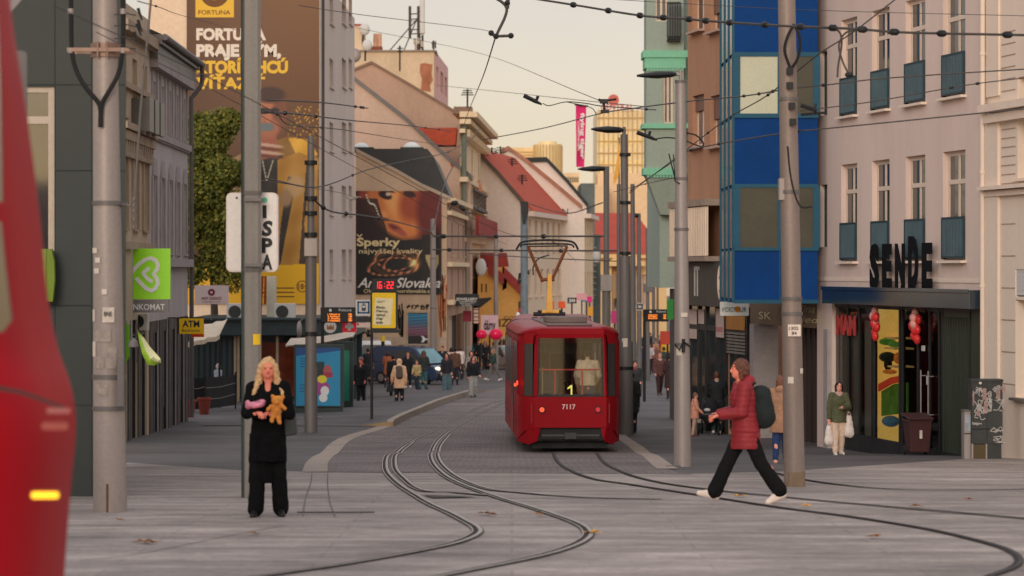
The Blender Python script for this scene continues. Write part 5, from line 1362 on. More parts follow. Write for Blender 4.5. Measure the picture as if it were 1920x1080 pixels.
def streetwall(B_, fr, L_, ztop, zs, cols_, wd_, m_):
 ops = [(L_ * (k + .5) / cols_ - wd_ / 2, L_ * (k + .5) / cols_ + wd_ / 2, a, b) for k in range(cols_) for a, b in zs]
 mb = MB(); wall_open(mb, 0, L_, -.5, ztop, ops, .2); mb.add([(L_, 0, -.5), (L_, 8, -.5), (L_, 8, ztop), (L_, 0, ztop)], [(0, 1, 2, 3)])
 off = fr.o - B_.location
 o = mb.build('street_wall', m_, B_, loc=off, rz=fr.a)
 for p in ops:
  w2 = window(B_, *p, FRAME, y=.15, bar=.1, sill=CREAMD); w2.location = off; w2.rotation_euler = (0, 0, fr.a)
 mb = MB().box(-.1, L_ + .1, -.5, -.004, ztop - .35, ztop); o = mb.build('eaves', CREAMD, B_, loc=off, rz=fr.a)
streetwall(B,fE,LE,fE.z(1015,400),[(fE.z(1015,470),fE.z(1015,415)),(fE.z(1015,555),fE.z(1015,505))],6,1.3,mat('cream street wall',C(196,176,152,1.7),.9,var=.06))
YE2 = YE + 17.5
FE2 = sign_at(930, YE2)
B = tfr('parapet_house', 'white stepped firewall house with a dark tiled rim behind the red roof', 'building', FE2)
mb = MB(); gable(mb,FE2,[(925,300),(941,283),(952,278),(985,300),(1040,345),(1090,388),(1096,402),(1096,690),(925,690)],.6); mb.build('wall',WHITEW,B)
mb = MB()
for a, b in (((938, 284), (953, 277)), ((953, 277), (985, 299)), ((985, 299), (1040, 344)), ((1040, 344), (1092, 388))):
 (xa, za), (xb, zb2) = FE2.loc(*a), FE2.loc(*b); mb.prism([(xa, za - .2), (xb, zb2 - .2), (xb, zb2 + .14), (xa, za + .14)], -.25, .8)
mb.build('verge', mat('brick verge', C(150, 106, 86, 1.3), .9, var=.2), B)
mb = MB().text('EN',FE2.x(1046),FE2.z(1056,402),FE2.z(1056,391) - FE2.z(1056,402),-.03,w=FE2.x(1065) - FE2.x(1046),thick=.03); mb.build('lettering',BLACK,B)
fE2 = Fr((FE2.o.x + FE2.x(1096),YE2,FE2.o.z),math.atan2(1,(1400 - CX)/F)); streetwall(B,fE2,fE2.x(1112),fE2.z(1100,402),[(fE2.z(1100,470),fE2.z(1100,420)),(fE2.z(1100,560),fE2.z(1100,510))],4,1.3,OCHR)
YE3 = 232; FE3 = sign_at(985, YE3)
B = tfr('grey_roof_house', 'house with a pale grey sloping roof edged in black behind the stepped firewall', 'building', FE3)
mb = MB(); gable(mb,FE3,[(985,302),(1024,301),(1062,340),(1100,385),(1100,690),(985,690)],5); mb.build('wall',mat('pale lilac grey wall',C(200,182,172,1.65),.9,var=.05),B)
mb = MB()
for a, b in (((985, 301), (1025, 300)), ((1025, 300), (1062, 339)), ((1062, 339), (1102, 386))):
 (xa, za), (xb, zb2) = FE3.loc(*a), FE3.loc(*b); mb.prism([(xa, za - .15), (xb, zb2 - .15), (xb, zb2 + .25), (xa, za + .25)], -.3, 5.2)
mb.build('verge', BLACK, B)
# roof aerials
for p,q0,q1,Y,lab in ((922,275,312,195,'first thin aerial on the bright red roof'),(960,295,330,200,'second thin aerial, on the red roof slope'),(979,326,375,196,'crossbar aerial low on the red roof near the eaves'),
       (876,165,200,176,'comb aerial on the end of the brown gable'),(938,273,290,205,'short aerial at the top of the stepped firewall')):
 f_ = sign_at(p, Y); t = tfr('antenna', lab, 'antenna', f_)
 mb = MB().cyl((0, 1, f_.z(p, q1)), (0, 1, f_.z(p, q0)), .06)
 for k in range(3): z0 = f_.z(p, q0 + 3 + 4 * k); mb.cyl((-.3 - .06 * k, 1, z0), (.3 + .06 * k, 1, z0), .035)
 mb.build('aerial', BLACK, t)
# --- yellow house
YY = 178.0; FY = sign_at(896, YY);
YEL = mat('warm yellow render', C(186, 140, 78, 1.7), .9, var=.08, scale=.8)
B = tfr('yellow_house', 'warm yellow gabled house with dark red roof behind the jewellery shop', 'building', FY)
mb = MB(); gable(mb,FY,[(896,520),(905,505),(945,500),(985,555),(985,690),(896,690)],10); gable(mb,FY,[(942,545),(942,500),(950,500),(950,540)],3); mb.build('wall',YEL,B)
mb = MB(); mb.prism(P2(FY, [(898, 502), (900, 474), (950, 474), (954, 500)]), 1.2, 8)
for a, b in (((915, 505), (945, 525)), ((945, 512), (990, 556))):
 (xa, za), (xb, zb2) = FY.loc(*a), FY.loc(*b); mb.prism([(xa, za - .3), (xb, zb2 - .3), (xb, zb2 + .4), (xa, za + .4)], -.5, 10)
mb.build('roof', TILED, B)
mb = MB().text('PIZZO',FY.x(925),FY.z(940,612),.5,-.02,w=FY.x(984) - FY.x(925),bold=.02); mb.text('GOTIKA',FY.x(945),FY.z(940,601),.3,-.02,w=1.6); mb.text('RANG',FY.x(960),FY.z(940,622),.3,-.02,w=.9);
for p in (902, 910): mb.box(FY.x(p), FY.x(p) + .1, -.02, -.003, FY.z(p, 548), FY.z(p, 532))
mb.build('lettering', mat('dark brown letters', C(84, 58, 34), .6), B)
MB().box(FY.x(972), FY.x(984), -.04, -.003, FY.z(975, 640), FY.z(975, 565)).build('door', mat('dark timber', C(70, 50, 36, 1.6), .6), B)
# --- far end: red hall, golden tower, hotel, glass shops
YR_ = 300.0; FRR = sign_at(1100, YR_); rx = FRR.x; rz_ = lambda py: FRR.z(1170, py)
B = tfr('red_roof_hall', 'far yellow classical hall with a broad red hipped roof and pediment', 'building', FRR)
CRM = mat('warm cream render', C(206, 172, 122, 1.65), .9, var=.06)
ops = [(rx(1102 + 17 * k), rx(1110 + 17 * k), rz_(575), rz_(515)) for k in range(8)] + [(rx(1148), rx(1160), rz_(640), rz_(560))]
mb = MB(); wall_open(mb, rx(1085), rx(1250), -2, rz_(472), ops, .5); shell(mb, rx(1085), rx(1250), 0, 20, -2, rz_(472)); mb.build('wall', CRM, B)
for o in ops: window(B, *o, FRAME, y=.4, bar=.18)
mb = MB(); a0, a1, a2, a3 = (rx(1085), rz_(472)), (rx(1112), rz_(396)), (rx(1198), rz_(396)), (rx(1250), rz_(478))
mb.add([(a0[0],-1,a0[1]),(a3[0],-1,a3[1]),(a2[0],9,a2[1]),(a1[0],9,a1[1]),(a0[0],20,a0[1]),(a3[0],20,a3[1])],[(0,1,2,3),(1,5,2),(0,3,4),(4,3,2,5)]); mb.build('roof',mat('salmon red roof',C(176,76,62,1.05),.8,var=.14,scale=.5),B)
mb = MB(); mb.prism([(rx(1138),rz_(492)),(rx(1205),rz_(492)),(rx(1171),rz_(470))],-2,-.01); mb.box(rx(1085),rx(1250),-.8,-.01,rz_(484),rz_(476)); mb.box(rx(1136),rx(1207),-2.2,-.02,rz_(499),rz_(492))
for p in (1141, 1157, 1178, 1196): mb.box(rx(p), rx(p + 5), -1.4, -.02, rz_(590), rz_(499))
mb.build('pediment', CRM, B)
YH = 480.0; FH_ = sign_at(1120, YH); hx = FH_.x; hz = lambda py: FH_.z(1170, py)
GOLDG = mat('glass facade painted sun gold', C(226, 200, 146, 1.2), .4, .0, var=.22, scale=.12, spec=.8)  # gold of the reflected low sun put into the glass colour
GOLDB = mat('bronze mullions', C(176, 144, 92, 1.3), .5)
B = tfr('hotel_tower', 'far golden glass hotel tower with brown vertical ribs and red rooftop letters', 'building', FH_)
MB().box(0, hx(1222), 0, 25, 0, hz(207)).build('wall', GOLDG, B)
mb = MB()
for k in range(12): xx = hx(1122 + 9 * k); mb.box(xx, xx + .17, -.3, -.01, hz(330), hz(205))
for k in range(6): zz_ = hz(330 - 22 * k); mb.box(0, hx(1222), -.2, -.012, zz_ - .25, zz_)
mb.build('facade_ribs', GOLDB, B)
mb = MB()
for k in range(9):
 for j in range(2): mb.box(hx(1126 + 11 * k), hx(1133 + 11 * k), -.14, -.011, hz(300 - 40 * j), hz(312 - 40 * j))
mb.build('painted_reflection', mat('bright glass reflection', C(244, 214, 140, 1.3), .3, emit=.15), B)  # sun reflections painted as bright, faintly glowing panes
mb = MB().text('CENTRAL',hx(1126),hz(206),hz(196) - hz(206),-.5,w=hx(1188) - hx(1126),thick=.4,bold=.02); mb.disc(hx(1150),hz(188),1.0,-1,-.5); mb.build('lettering',mat('red letters far',C(170,84,70,1.5),.5),B)
YO = 420; FO = sign_at(935, YO)
B = tfr('round_tower', 'far round golden tower block glowing beyond the red roofs', 'building', FO)
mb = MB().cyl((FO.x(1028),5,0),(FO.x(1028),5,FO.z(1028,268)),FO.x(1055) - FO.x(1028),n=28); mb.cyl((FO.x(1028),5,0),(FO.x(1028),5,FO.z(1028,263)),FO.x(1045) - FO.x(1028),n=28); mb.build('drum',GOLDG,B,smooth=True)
MB().box(FO.x(940), FO.x(1015), 8, 18, 0, FO.z(970, 272)).build('wing', mat('pale gold wall', C(218, 188, 136, 1.5), .6, var=.2, scale=.3), B)
mb = MB()
for k in range(14):
 a = math.pi + math.pi*(k + .5)/14; r = FO.x(1055) - FO.x(1028); mb.box(FO.x(1028) + r*math.cos(a) - .1,FO.x(1028) + r*math.cos(a) + .1,5 + r*math.sin(a) - .1,5 + r*math.sin(a) + .1,5,FO.z(1028,270))
for k in range(5): mb.box(FO.x(942), FO.x(1012), 7.9, 8, FO.z(970, 282 + 6 * k), FO.z(970, 280 + 6 * k))
mb.build('rib', GOLDB, B)
YL = 360; FLW = sign_at(1055, YL)
B = tfr('far_flats', 'far cream flats with flat roofs filling the end of the street', 'building', FLW)
q = FLW.x; zz3 = lambda py: FLW.z(1100, py)
mb = MB().box(q(1058),q(1088),4,16,0,zz3(322)); mb.box(q(1076),q(1142),0,12,0,zz3(346)); mb.box(q(1125),q(1225),10,20,0,zz3(320)); mb.build('wall',mat('peach far wall',C(222,190,150,1.6),.9,var=.08,scale=.2),B)
mb = MB().box(q(1085), q(1112), -.3, -.01, zz3(372), zz3(352))
for k in range(8): mb.box(q(1060 + 3.4 * k), q(1062 + 3.4 * k), 3.9, 3.99, zz3(340), zz3(330))
mb.build('window', PANE, B)
YGL = 235; FGL = sign_at(1072, YGL); q = FGL.x; zz4 = lambda py: FGL.z(1095, py)
B = tfr('glass_shop_block', 'narrow grey green glass shop block with a tall vertical sign panel', 'building', FGL)
mb = MB().box(q(1090), q(1126), 0, 12, -2, zz4(440)); mb.build('wall', mat('grey green glass', C(74, 84, 82, 1.6), .3, var=.35, scale=.5), B)
mb = MB().box(q(1088),q(1114),-2,10,zz4(560),zz4(345)); mb.build('rear_wall',mat('dark green grey wall',C(82,88,86,1.6),.6,var=.2,scale=.4),B)
mb = MB()
for k in range(9): mb.box(q(1091), q(1116), -2.3, -2.02, zz4(466 + 11 * k), zz4(464 + 11 * k))
mb.build('louvre', STEEL, B)
mb = MB().box(q(1074), q(1092), -3, -2.6, zz4(520), zz4(396)); mb.build('sign_panel', mat('beige sign panel', C(186, 164, 140, 1.6), .6), B)
mb = MB()
for i, ch in enumerate('SHOES'): mb.text(ch, q(1080), zz4(418 + 15 * i), .45, -3.01, w=.35)
mb.build('lettering', mat('brown print', C(92, 60, 34, 1.6), .6), B)
# banners over the street
YW = 250; f_ = sign_at(1075, YW)
t = tfr('flag_banner', 'tall magenta banner with white lowercase lettering hung high over the street', 'banner', f_)
mb = MB(); vs = []
for i in range(16):
 v = i / 15; z0 = f_.z(1088, 197 + 116 * v)
 for k in range(5):
  u = k / 4; xx = f_.x(1079.5 + 1.0 * v + u * (20 - 5 * v)); vs.append((xx, .25 * math.sin(v * 7 + u * 2), z0 - .15 * u * (1 - v)))
mb.add(vs, [(i * 5 + k, i * 5 + k + 1, i * 5 + k + 6, i * 5 + k + 5) for i in range(15) for k in range(4)])
mb.build('cloth', mat('magenta cloth', C(176, 34, 92, 1.65), .7, var=.06), t, smooth=True)
mb = MB(); mb.text('flying tiger',f_.x(1089),f_.z(1089,212),f_.x(1096) - f_.x(1089),-.34,w=f_.z(0,212) - f_.z(0,299),rot=-math.pi/2,bold=.04); mb.text('COPENHAGEN',f_.x(1083.4),f_.z(1089,228),f_.x(1086) - f_.x(1083),-.34,w=f_.z(0,228) - f_.z(0,282),rot=-math.pi/2,bold=.02)
mb.build('lettering', mat('pale print', C(206, 200, 190, 1.6), .6), t)
mb = MB().cyl((f_.x(1077), .1, f_.z(1077, 196)), (f_.x(1103), .1, f_.z(1103, 199)), .08); mb.build('bar', BLACK, t)
t = tfr('flag_banner', 'folded ochre yellow flag hanging behind the tall lamp post', 'flag', sign_at(1150, YW)); f_ = sign_at(1150, YW)
mb = MB(); mb.prism([f_.loc(*p) for p in ((1160,262),(1164,290),(1160,330),(1152,346),(1150,335),(1157,300))],0,.15); mb.build('cloth',mat('ochre cloth',C(186,136,60,1.6),.8,var=.2),t)
MB().cyl((f_.x(1161), .2, f_.z(1161, 350)), (f_.x(1161), .2, f_.z(1161, 258)), .07).build('pole', BLACK, t)
# small coloured street signs in the distance, each its own
def small(name, lab, cat, px0, px1, py0, py1, Y, col, e=0.0, txt=None, tcol=(220, 214, 206), post=True):
 f_ = sign_at(px0, Y); t = tfr(name, lab, cat, f_)
 MB().box(0, f_.x(px1), 0, .15, f_.z(px0, py1), f_.z(px0, py0)).build('sign_box', mat('sign %s' % (col,), C(*col, 1.6), .5, emit=e, var=.08), t)
 MB().cyl((f_.x((px0 + px1) / 2), .2, 0), (f_.x((px0 + px1) / 2), .2, f_.z(px0, py1)), .05).build('post', BLACK, t)
 if txt:
  h_ = f_.z(px0, py0) - f_.z(px0, py1); w_ = f_.x(px1)
  MB().text(txt,w_*.15,f_.z(px0,py1) + h_*.25,h_*.5,-.005,w=w_*.7,bold=.03).build('lettering',mat('print %s' % (tcol,),C(*tcol,1.5),.6),t)
 return t
small('advert_board','pale pink advert board with dark script beside the yellow house','sign',902,934,591,627,150,(170,140,146),0,'dámy',(50,30,40))
small('hanging_sign', 'small square dark sign reading thirty above the tram roof', 'sign', 1064, 1081, 558, 569, 160, (34, 32, 34), 0, '30')
small('shop_sign', 'pale pink and mint sign board above the tram roof', 'sign', 1081, 1101, 550, 563, 190, (206, 150, 156))
small('shop_sign', 'turquoise sign under the pale pink board', 'sign', 1090, 1110, 562, 566, 192, (50, 130, 160))
small('shop_sign', 'hot pink round-edged sign right of the turquoise sign', 'sign', 1101, 1110, 556, 567, 188, (190, 30, 110))
small('shop_sign', 'amber lit sign left of the pantograph foot', 'sign', 1031, 1039, 565, 579, 150, (150, 60, 24), .3)
small('shop_sign', 'amber lit dark framed sign right of the pantograph foot', 'sign', 1047, 1060, 565, 578, 150, (160, 60, 20), .3)
small('advert_board', 'orange and white poster board beside the hanging hats stall', 'sign', 1102, 1112, 575, 592, 170, (206, 146, 50))
small('shop_sign', 'magenta clothes rail sign seen between the two right poles', 'sign', 1146, 1160, 583, 606, 150, (150, 36, 90))
small('shop_sign', 'tall narrow red lettered vertical sign near the far hall', 'sign', 1230, 1237, 480, 523, 210, (150, 60, 54), 0, None)
small('advert_board', 'brick red box board on the right pavement beyond the third pole', 'sign', 1238, 1266, 621, 646, 130, (150, 52, 36))
# ================================================================ poles
def pole(label, px, base, top, wb, wt, ptop=None, m=STEEL, Y=None, n=16, bands=(), group=None, flange=True, steps=None):
 """a tapering street pole; px/base where its foot shows"""
 if Y is None: Y = gy(base)
 loc = Vector(((px - CX) / F * Y, Y, gz(Y))); t = thing('street_pole', label, 'pole', loc, 0, group)
 s = Y / F; H = ZC - (top - HY) * s - loc.z; dxp = ((ptop if ptop is not None else px) - px) * s
 mb = MB()
 if steps:                                  # [(py, width)...] stepped tube from the foot up
  zprev = -.2;
  for py, wd in steps:
   z1 = ZC - (py - HY) * s - loc.z; f0, f1 = zprev / H, z1 / H
   mb.cyl((dxp * f0, 0, zprev), (dxp * f1, 0, z1), wd * s / 2, n=n); zprev = z1
 else: mb.cyl((0, 0, -.2), (dxp, 0, H), wb * s / 2, wt * s / 2, n=n)
 mb.build('shaft', m, t, smooth=True)
 if bands:
  mb = MB()
  for py in bands:
   z = ZC - (py - HY)*s - loc.z; r = (wb + (wt - wb)*z/H)*s/2 + .012; mb.cyl((dxp*z/H,0,z - .025),(dxp*z/H,0,z + .025),r,n=n)
  mb.build('band', STEELD, t, smooth=True)
 t['Y'] = Y
 return t, lambda qx, qy, dy=0: Vector(((qx - CX) * s - loc.x, dy, ZC - (qy - HY) * s - loc.z)), s
def curved_patch(t, L, s, pxc, hw, px0, px1, py0, py1, m, nm='sticker', ro=.006):
 """a sticker wrapped round a pole whose axis shows at pxc with half width hw"""
 R_ = hw * s + ro; vs = []; n = 6; c = L(pxc, 0).x
 for i in range(n):
  px = px0 + (px1 - px0) * i / (n - 1); q = max(-.98, min(.98, (px - pxc) / hw)); a = math.asin(q)
  for py in (py1, py0): vs.append((c + R_ * math.sin(a), -R_ * math.cos(a), L(0, py).z))
 return MB().add(vs, [(2 * i, 2 * i + 2, 2 * i + 3, 2 * i + 1) for i in range(n - 1)]).build(nm, m, t)
PSTEEL = mat('pale weathered pole paint', C(142, 132, 126, 1.25), .45, .15, var=.14, scale=2.5, streak=True, bump=.1)
RUSTB = mat('rust stain', C(92, 62, 42, 1.4), .9, var=.3)
STK = mat('paper sticker', C(178, 168, 156, 1.5), .7, var=.15, scale=12)
STKG = mat('faded sticker', C(134, 124, 116, 1.5), .7, var=.3, scale=14)
# P1 left foreground pole
t, L, s = pole('thick pale left pole with black cable yoke, stickers and rusty foot', 207, 960, -40, 64, 44, 196, PSTEEL, bands=(381, 706, 765), n=24)
mb = MB(); mb.box(L(131, 0).x, L(248, 0).x, -.2, -.15, L(0, 99).z, L(0, 92).z); mb.box(L(131, 0).x, L(248, 0).x, .15, .2, L(0, 99).z, L(0, 92).z)
mb.cyl(L(198, 108), L(198, 82), .17, n=20)
for p in (188, 206): mb.cyl(L(p, 110, -.19), L(p, 80, -.19), .014)
mb.build('clamp', mat('brownish steel clamp', C(120, 98, 86, 1.5), .5, .3, var=.2), t)
for pts,r in (([(137,-20),(138,25),(139,90),(146,130),(165,165),(186,190),(193,205),(194,238)],.026),([(233,-20),(235,30),(234,95),(226,140),(210,172),(197,195),(194,215),(193,240)],.026)):
 MB().tube([tuple(p) for p in spline([tuple(L(a, b, -.17 if b < 150 else -.2)) for a, b in pts], 5)], r, 8).build('cable', RUBBER, t, smooth=True)
mb = MB()
for a, b in ((137, 24), (235, 24), (137, 97), (235, 97)): mb.cyl(L(a, b + 5, -.17), L(a, b - 5, -.17), .035)
mb.build('insulator', STEEL, t)
curved_patch(t, L, s, 206, 31, 204, 208, 905, 958, RUSTB, 'rust_streak')
for a in ((197, 218, 576, 604), (176, 183, 640, 668), (172, 182, 580, 602)): curved_patch(t, L, s, 205, 30, *a, STK)
for a in ((178,212,618,640),(180,200,668,690),(205,222,650,690),(185,206,720,740)): curved_patch(t,L,s,205,30,*a,STKG,'torn_sticker')
for a, b in ((181, 470), (187, 488), (185, 508), (200, 547)): curved_patch(t, L, s, 203, 29, a - 5, a + 5, b - 5, b + 5, STK, 'round_sticker')
mb = MB(); mb.text('BNE', L(200, 0).x, L(0, 592).z, .05, -.205, w=.09, bold=.02); mb.build('lettering', BLACK, t)
mb = MB()
for py in (27, 48, 72, 90): mb.tube([L(217, py + 2, -.1), L(240, py, -.12), L(258, py + 4, -.14)], .008, 6)
mb.build('wire_arm', WIRE, t)
for a, b in ((262, 18), (262, 40), (260, 47), (255, 62)): MB().cyl(L(a, b, -.14), L(a + 8, b + 22, -.16), .02, .008, n=8).build('insulator', BLACK, t)
mb = MB().cyl(L(226,384),L(240,384,-.1),.02); mb.tube([L(240,384,-.1),L(248,388,-.12)],.012); mb.box(L(226,0).x,L(238,0).x,-.25,-.15,L(0,760).z,L(0,670).z); mb.build('bracket',STEELD,t)
Y1 = t['Y']
t2 = thing('stay_rope', 'thin leaning stay rope with turnbuckle beside the thick left pole', 'rope', pt(250, 390, Y1 - .2))
def q1(a, b): return pt(a, b, Y1 - .2) - pt(250, 390, Y1 - .2)
MB().tube([q1(284,-10),q1(264,200),q1(253,360),q1(250,390)],.013,8).tube([q1(250,390),q1(248,430),q1(247,560),q1(247,640)],.009,6).build('rope',STEELD,t2)
mb = MB()
for b in (370, 382, 392, 408, 422): mb.cyl(q1(252, b), q1(251, b + 6), .025)
mb.build('turnbuckle', STEELD, t2); MB().lathe([(.01, .1), (.05, .06), (.06, 0), (.02, -.01)], q1(250, 650), 12).build('weight', STEELD, t2)
# P2
GP2 = mat('grey green pole paint', C(116, 112, 106, 1.55), .45, .15, var=.14, scale=2.5, streak=True)
t,L,s = pole('tall grey green steel pole carrying the rounded vertical letter sign, behind the woman in black',473,933,-60,35,34,472,GP2,bands=(362,506),n=8)
curved_patch(t, L, s, 473, 17, 476, 488, 626, 646, mat('yellow sticker', C(220, 180, 40, 1.5), .6))
MB().cyl(L(459, 935), L(458, -60), 6.5 * s, n=8).build('cable_duct', mat('dark green duct', C(48, 58, 54, 1.5), .6, var=.2), t)
mb = MB(); mb.box(L(460,0).x,L(492,0).x,-.16,.16,L(0,500).z,L(0,494).z); mb.box(L(460,0).x,L(492,0).x,-.16,.16,L(0,378).z,L(0,372).z); mb.build('bracket',STEELD,t)
YP2 = t['Y'] + .22; f_ = sign_at(424, YP2)
t = tfr('light_box_sign', 'rounded white double light box sign with vertical black letters on the grey green pole', 'sign', f_)
MB().rrect(0,f_.x(521),f_.z(470,510),f_.z(470,361),.07,0,.16).build('sign_box',mat('milky sign plastic',C(178,168,160,1.7),.4,var=.04),t)
mb = MB(); mb.rrect(f_.x(427),f_.x(518),f_.z(470,507),f_.z(470,364),.06,-.006,-.001); mb.build('sign_face',mat('white sign face',C(190,184,178,1.7),.35,var=.04),t)
mb = MB()
for ch, a, b in (('I', 385, 409), ('S', 415, 441), ('P', 447, 473), ('A', 478, 504)):
 if ch == 'I': mb.box(f_.x(493), f_.x(500), -.016, -.008, f_.z(0, b), f_.z(0, a))
 else: mb.text(ch, f_.x(491), f_.z(0, b), f_.z(0, a) - f_.z(0, b), -.009, w=f_.x(511) - f_.x(491), bold=.045, shear=.12 if ch == 'S' else 0)
mb.build('lettering', BLACK, t)
MB().disc(f_.x(497),f_.z(497,375),.032,-.014,-.008).build('dot',mat('mint dot',C(70,170,130,1.5),.5),t); MB().disc(f_.x(444),f_.z(444,371),.014,-.014,-.008).build('bolt',BLACK,t)
# pole at 583
t,L,s = pole('stepped grey pole with a clamp box, in front of the blue poster stop',583,811,255,24,13,583,STEELD,steps=[(690,24),(480,21),(440,17),(255,13)],n=16)
mb = MB().box(L(571, 0).x, L(596, 0).x, -.22, .22, L(0, 481).z, L(0, 447).z); mb.build('clamp_box', STEEL, t, bevel=.02)
mb = MB()
for py in (305, 372, 400, 440, 626): mb.cyl(L(583, py + 4), L(583, py - 4), .19, n=14)
mb.build('band', BLACK, t); MB().cyl(L(592, 783), L(604, 783), .03).build('hook', STEELD, t)
t, L, s = pole('thin grey lamp pole in front of the jewellery poster', 812, 0, 410, 12, 10, 812, STEEL, Y=146.5, bands=(485, 578));
t, L, s = pole('thin grey pole in front of the yellow house', 930, 0, 446, 9, 8, 930, STEEL, Y=158)
t,L,s = pole('slim blue grey pole on the white firewall corner left of the pantograph',983,0,385,15,14,983,mat('blue grey pole',C(96,106,112,1.5),.5,var=.2),Y=140)
MB().prism([tuple(L(a, b).xz) for a, b in ((975, 378), (990, 378), (991, 398), (985, 420), (980, 420))], -.3, .3).build('bracket_box', BLACK, t)
MB().tube([L(985, 520), L(972, 530), L(975, 515), L(992, 510)], .12).build('camera_arm', BLACK, t)
# right-hand row
RROW = 'grey tram poles in a row along the right pavement'
t, L, s = pole('grey pole with a clamp box rising behind the tram roof', 1137, 0, 312, 16, 12, 1137, STEELD, Y=98, steps=[(515, 16), (312, 11)])
MB().box(L(1126, 0).x, L(1148, 0).x, -.2, .2, L(0, 546).z, L(0, 515).z).build('clamp_box', STEEL, t, bevel=.02)
def lamp_head(t, L, a, b, r=.07):
 A, Bq = L(*a), L(*b); d = Bq - A
 mb = MB(); mb.tube([A, A + d * .12, A + d * .5, A + d * .85, Bq], [.03, r, r * 1.25, r * .7, .02], 10)
 for i in range(len(mb.v)): mb.v[i] = (mb.v[i][0], mb.v[i][1] * 2.2, mb.v[i][2])
 mb.build('lamp_head', BLACK, t, smooth=True)
lamp_head(t, L, (1137, 316), (1083, 317), .09)
MB().lathe([(.02,.32),(.14,.28),(.16,.05),(.14,0)],L(1119,486),12).lathe([(.12,0),(.11,-.1),(.02,-.16)],L(1119,486),12,0).build('camera_dome',[WHITE],t,smooth=True)
t,L,s = pole('tallest grey lamp pole standing right behind the red tram',1174,815,236,28,13,1170,STEELD,steps=[(640,28),(480,20),(252,14),(238,7)],n=18)
lamp_head(t, L, (1170, 244), (1108, 242), .085)
mb = MB()
for py in (290, 380, 475, 690): mb.cyl(L(1172, py + 3), L(1172, py - 3), .16 if py < 600 else .24, n=14)
mb.build('band', BLACK, t); curved_patch(t, L, s, 1174, 14, 1166, 1176, 634, 650, STK)
t, L, s = pole('slim dark pole just left of the tallest lamp pole', 1160, 0, 345, 9, 7, 1160, STEELD, Y=88)
t, L, s = pole('grey pole just right of the tallest lamp pole', 1188, 0, 345, 13, 8, 1186, STEELD, Y=96)
t, L, s = pole('grey pole third from the tallest lamp pole towards the hall', 1199, 0, 400, 10, 7, 1198, STEELD, Y=118)
lamp_head(t, L, (1198, 404), (1183, 404), .09)
t,L,s = pole('far thin pole with a clamp box before the red roof',1215,0,428,8,6,1214,STEELD,Y=140); MB().box(L(1206,0).x,L(1222,0).x,-.2,.2,L(0,548).z,L(0,532).z).build('clamp_box',STEELD,t)
t, L, s = pole('far thin lamp pole nearest the green house', 1226, 0, 440, 7, 5, 1225, STEELD, Y=160); lamp_head(t, L, (1226, 455), (1238, 462), .1)
t, L, s = pole('far slim pole between the red hall and the green oriel', 1233, 0, 480, 5, 4, 1233, STEELD, Y=185)
# P3
t, L, s = pole('straight grey pole with lamp head in front of the brown house', 1280, 875, 150, 34, 19, 1276, STEEL, n=20, bands=(153, 335, 430, 645))
mb = MB().cyl(L(1276,152),L(1276,130),.03); mb.cyl(L(1276,140),L(1262,139),.03); mb.build('lamp_arm',STEEL,t); lamp_head(t,L,(1268,139),(1194,142),.055)
mb = MB().tube([L(1264,645,-.2),L(1272,655,-.24),L(1280,640,-.24),L(1296,652,-.2)],.02); mb.cyl(L(1280,660,-.2),L(1280,635,-.2),.03); mb.build('bracket',BLACK,t)
for a in ((1268, 1278, 652, 666), (1276, 1288, 586, 594)): curved_patch(t, L, s, 1279, 15, *a, STK)
MB().tube([tuple(p) for p in spline([tuple(L(a,b,-.15)) for a,b in ((1286,250),(1305,255),(1318,270),(1312,278))],4)],.014).tube([L(1262,290,-.1),L(1265,340,-.1),L(1274,345,-.12)],.01).build('cable',RUBBER,t)
mb = MB().rrect(L(1246, 0).x, L(1275, 0).x, L(0, 877).z, L(0, 871).z, .02, -.35, -.2); mb.build('base_cover', STEELD, t)
# P4
t,L,s = pole('tall pale pole with a white number plate and yellowed foot, nearest on the right',1490,913,-60,40,32,1474,mat('greyed pole paint',C(132,118,110,1.15),.5,.15,var=.16,scale=2.5,streak=True,bump=.1),n=24,bands=(186,360,560,588))
mb = MB(); a = L(1480,628); mb.box(L(1475,0).x,L(1499,0).x,-.175,-.165,L(0,630).z,L(0,608).z); mb.build('number_plate',mat('white plate',C(190,176,164,1.6),.5),t)
mb = MB(); mb.text('1302',L(1477,0).x,L(0,618).z,.045,-.178,w=.13,bold=.01); mb.text('84',L(1482,0).x,L(0,627).z,.045,-.178,w=.07,bold=.01); mb.build('lettering',BLACK,t)
mb = MB(); mb.cyl((0,0,-.1),L(1489.6,884),20.2*s,19.7*s + .003,n=24); mb.build('stained_foot',mat('yellowed rust foot',C(124,106,86,1.15),.6,var=.3,scale=6,streak=True),t,smooth=True)
for a in ((1476, 1486, 706, 718), (1498, 1504, 690, 700)): curved_patch(t, L, s, 1487, 19, *a, STK)
for pts in ([(1486, 48), (1474, 70), (1468, 95), (1474, 118), (1480, 132)], [(1480, 132), (1491, 115), (1497, 92), (1495, 68), (1486, 50)]):
 MB().tube([tuple(p) for p in spline([tuple(L(a, b, -.22)) for a, b in pts], 6)], .02, 8).build('cable_loop', RUBBER, t, smooth=True)
MB().tube([tuple(p) for p in spline([tuple(L(a,b,-.2)) for a,b in ((1474,275),(1478,320),(1486,360),(1496,385),(1505,390),(1520,388))],5)],.012,6).build('cable',RUBBER,t,smooth=True)
mb = MB()
for a, b in ((1478, 135), (1478, 162), (1482, 200), (1484, 230)): mb.box(L(a - 6, 0).x, L(a + 6, 0).x, -.24, -.15, L(0, b + 6).z, L(0, b - 6).z)
mb.build('clamp', BLACK, t)
MB().box(L(1460, 0).x, L(1470, 0).x, -.1, .1, L(0, 375).z, L(0, 335).z).build('junction_box', STEEL, t)
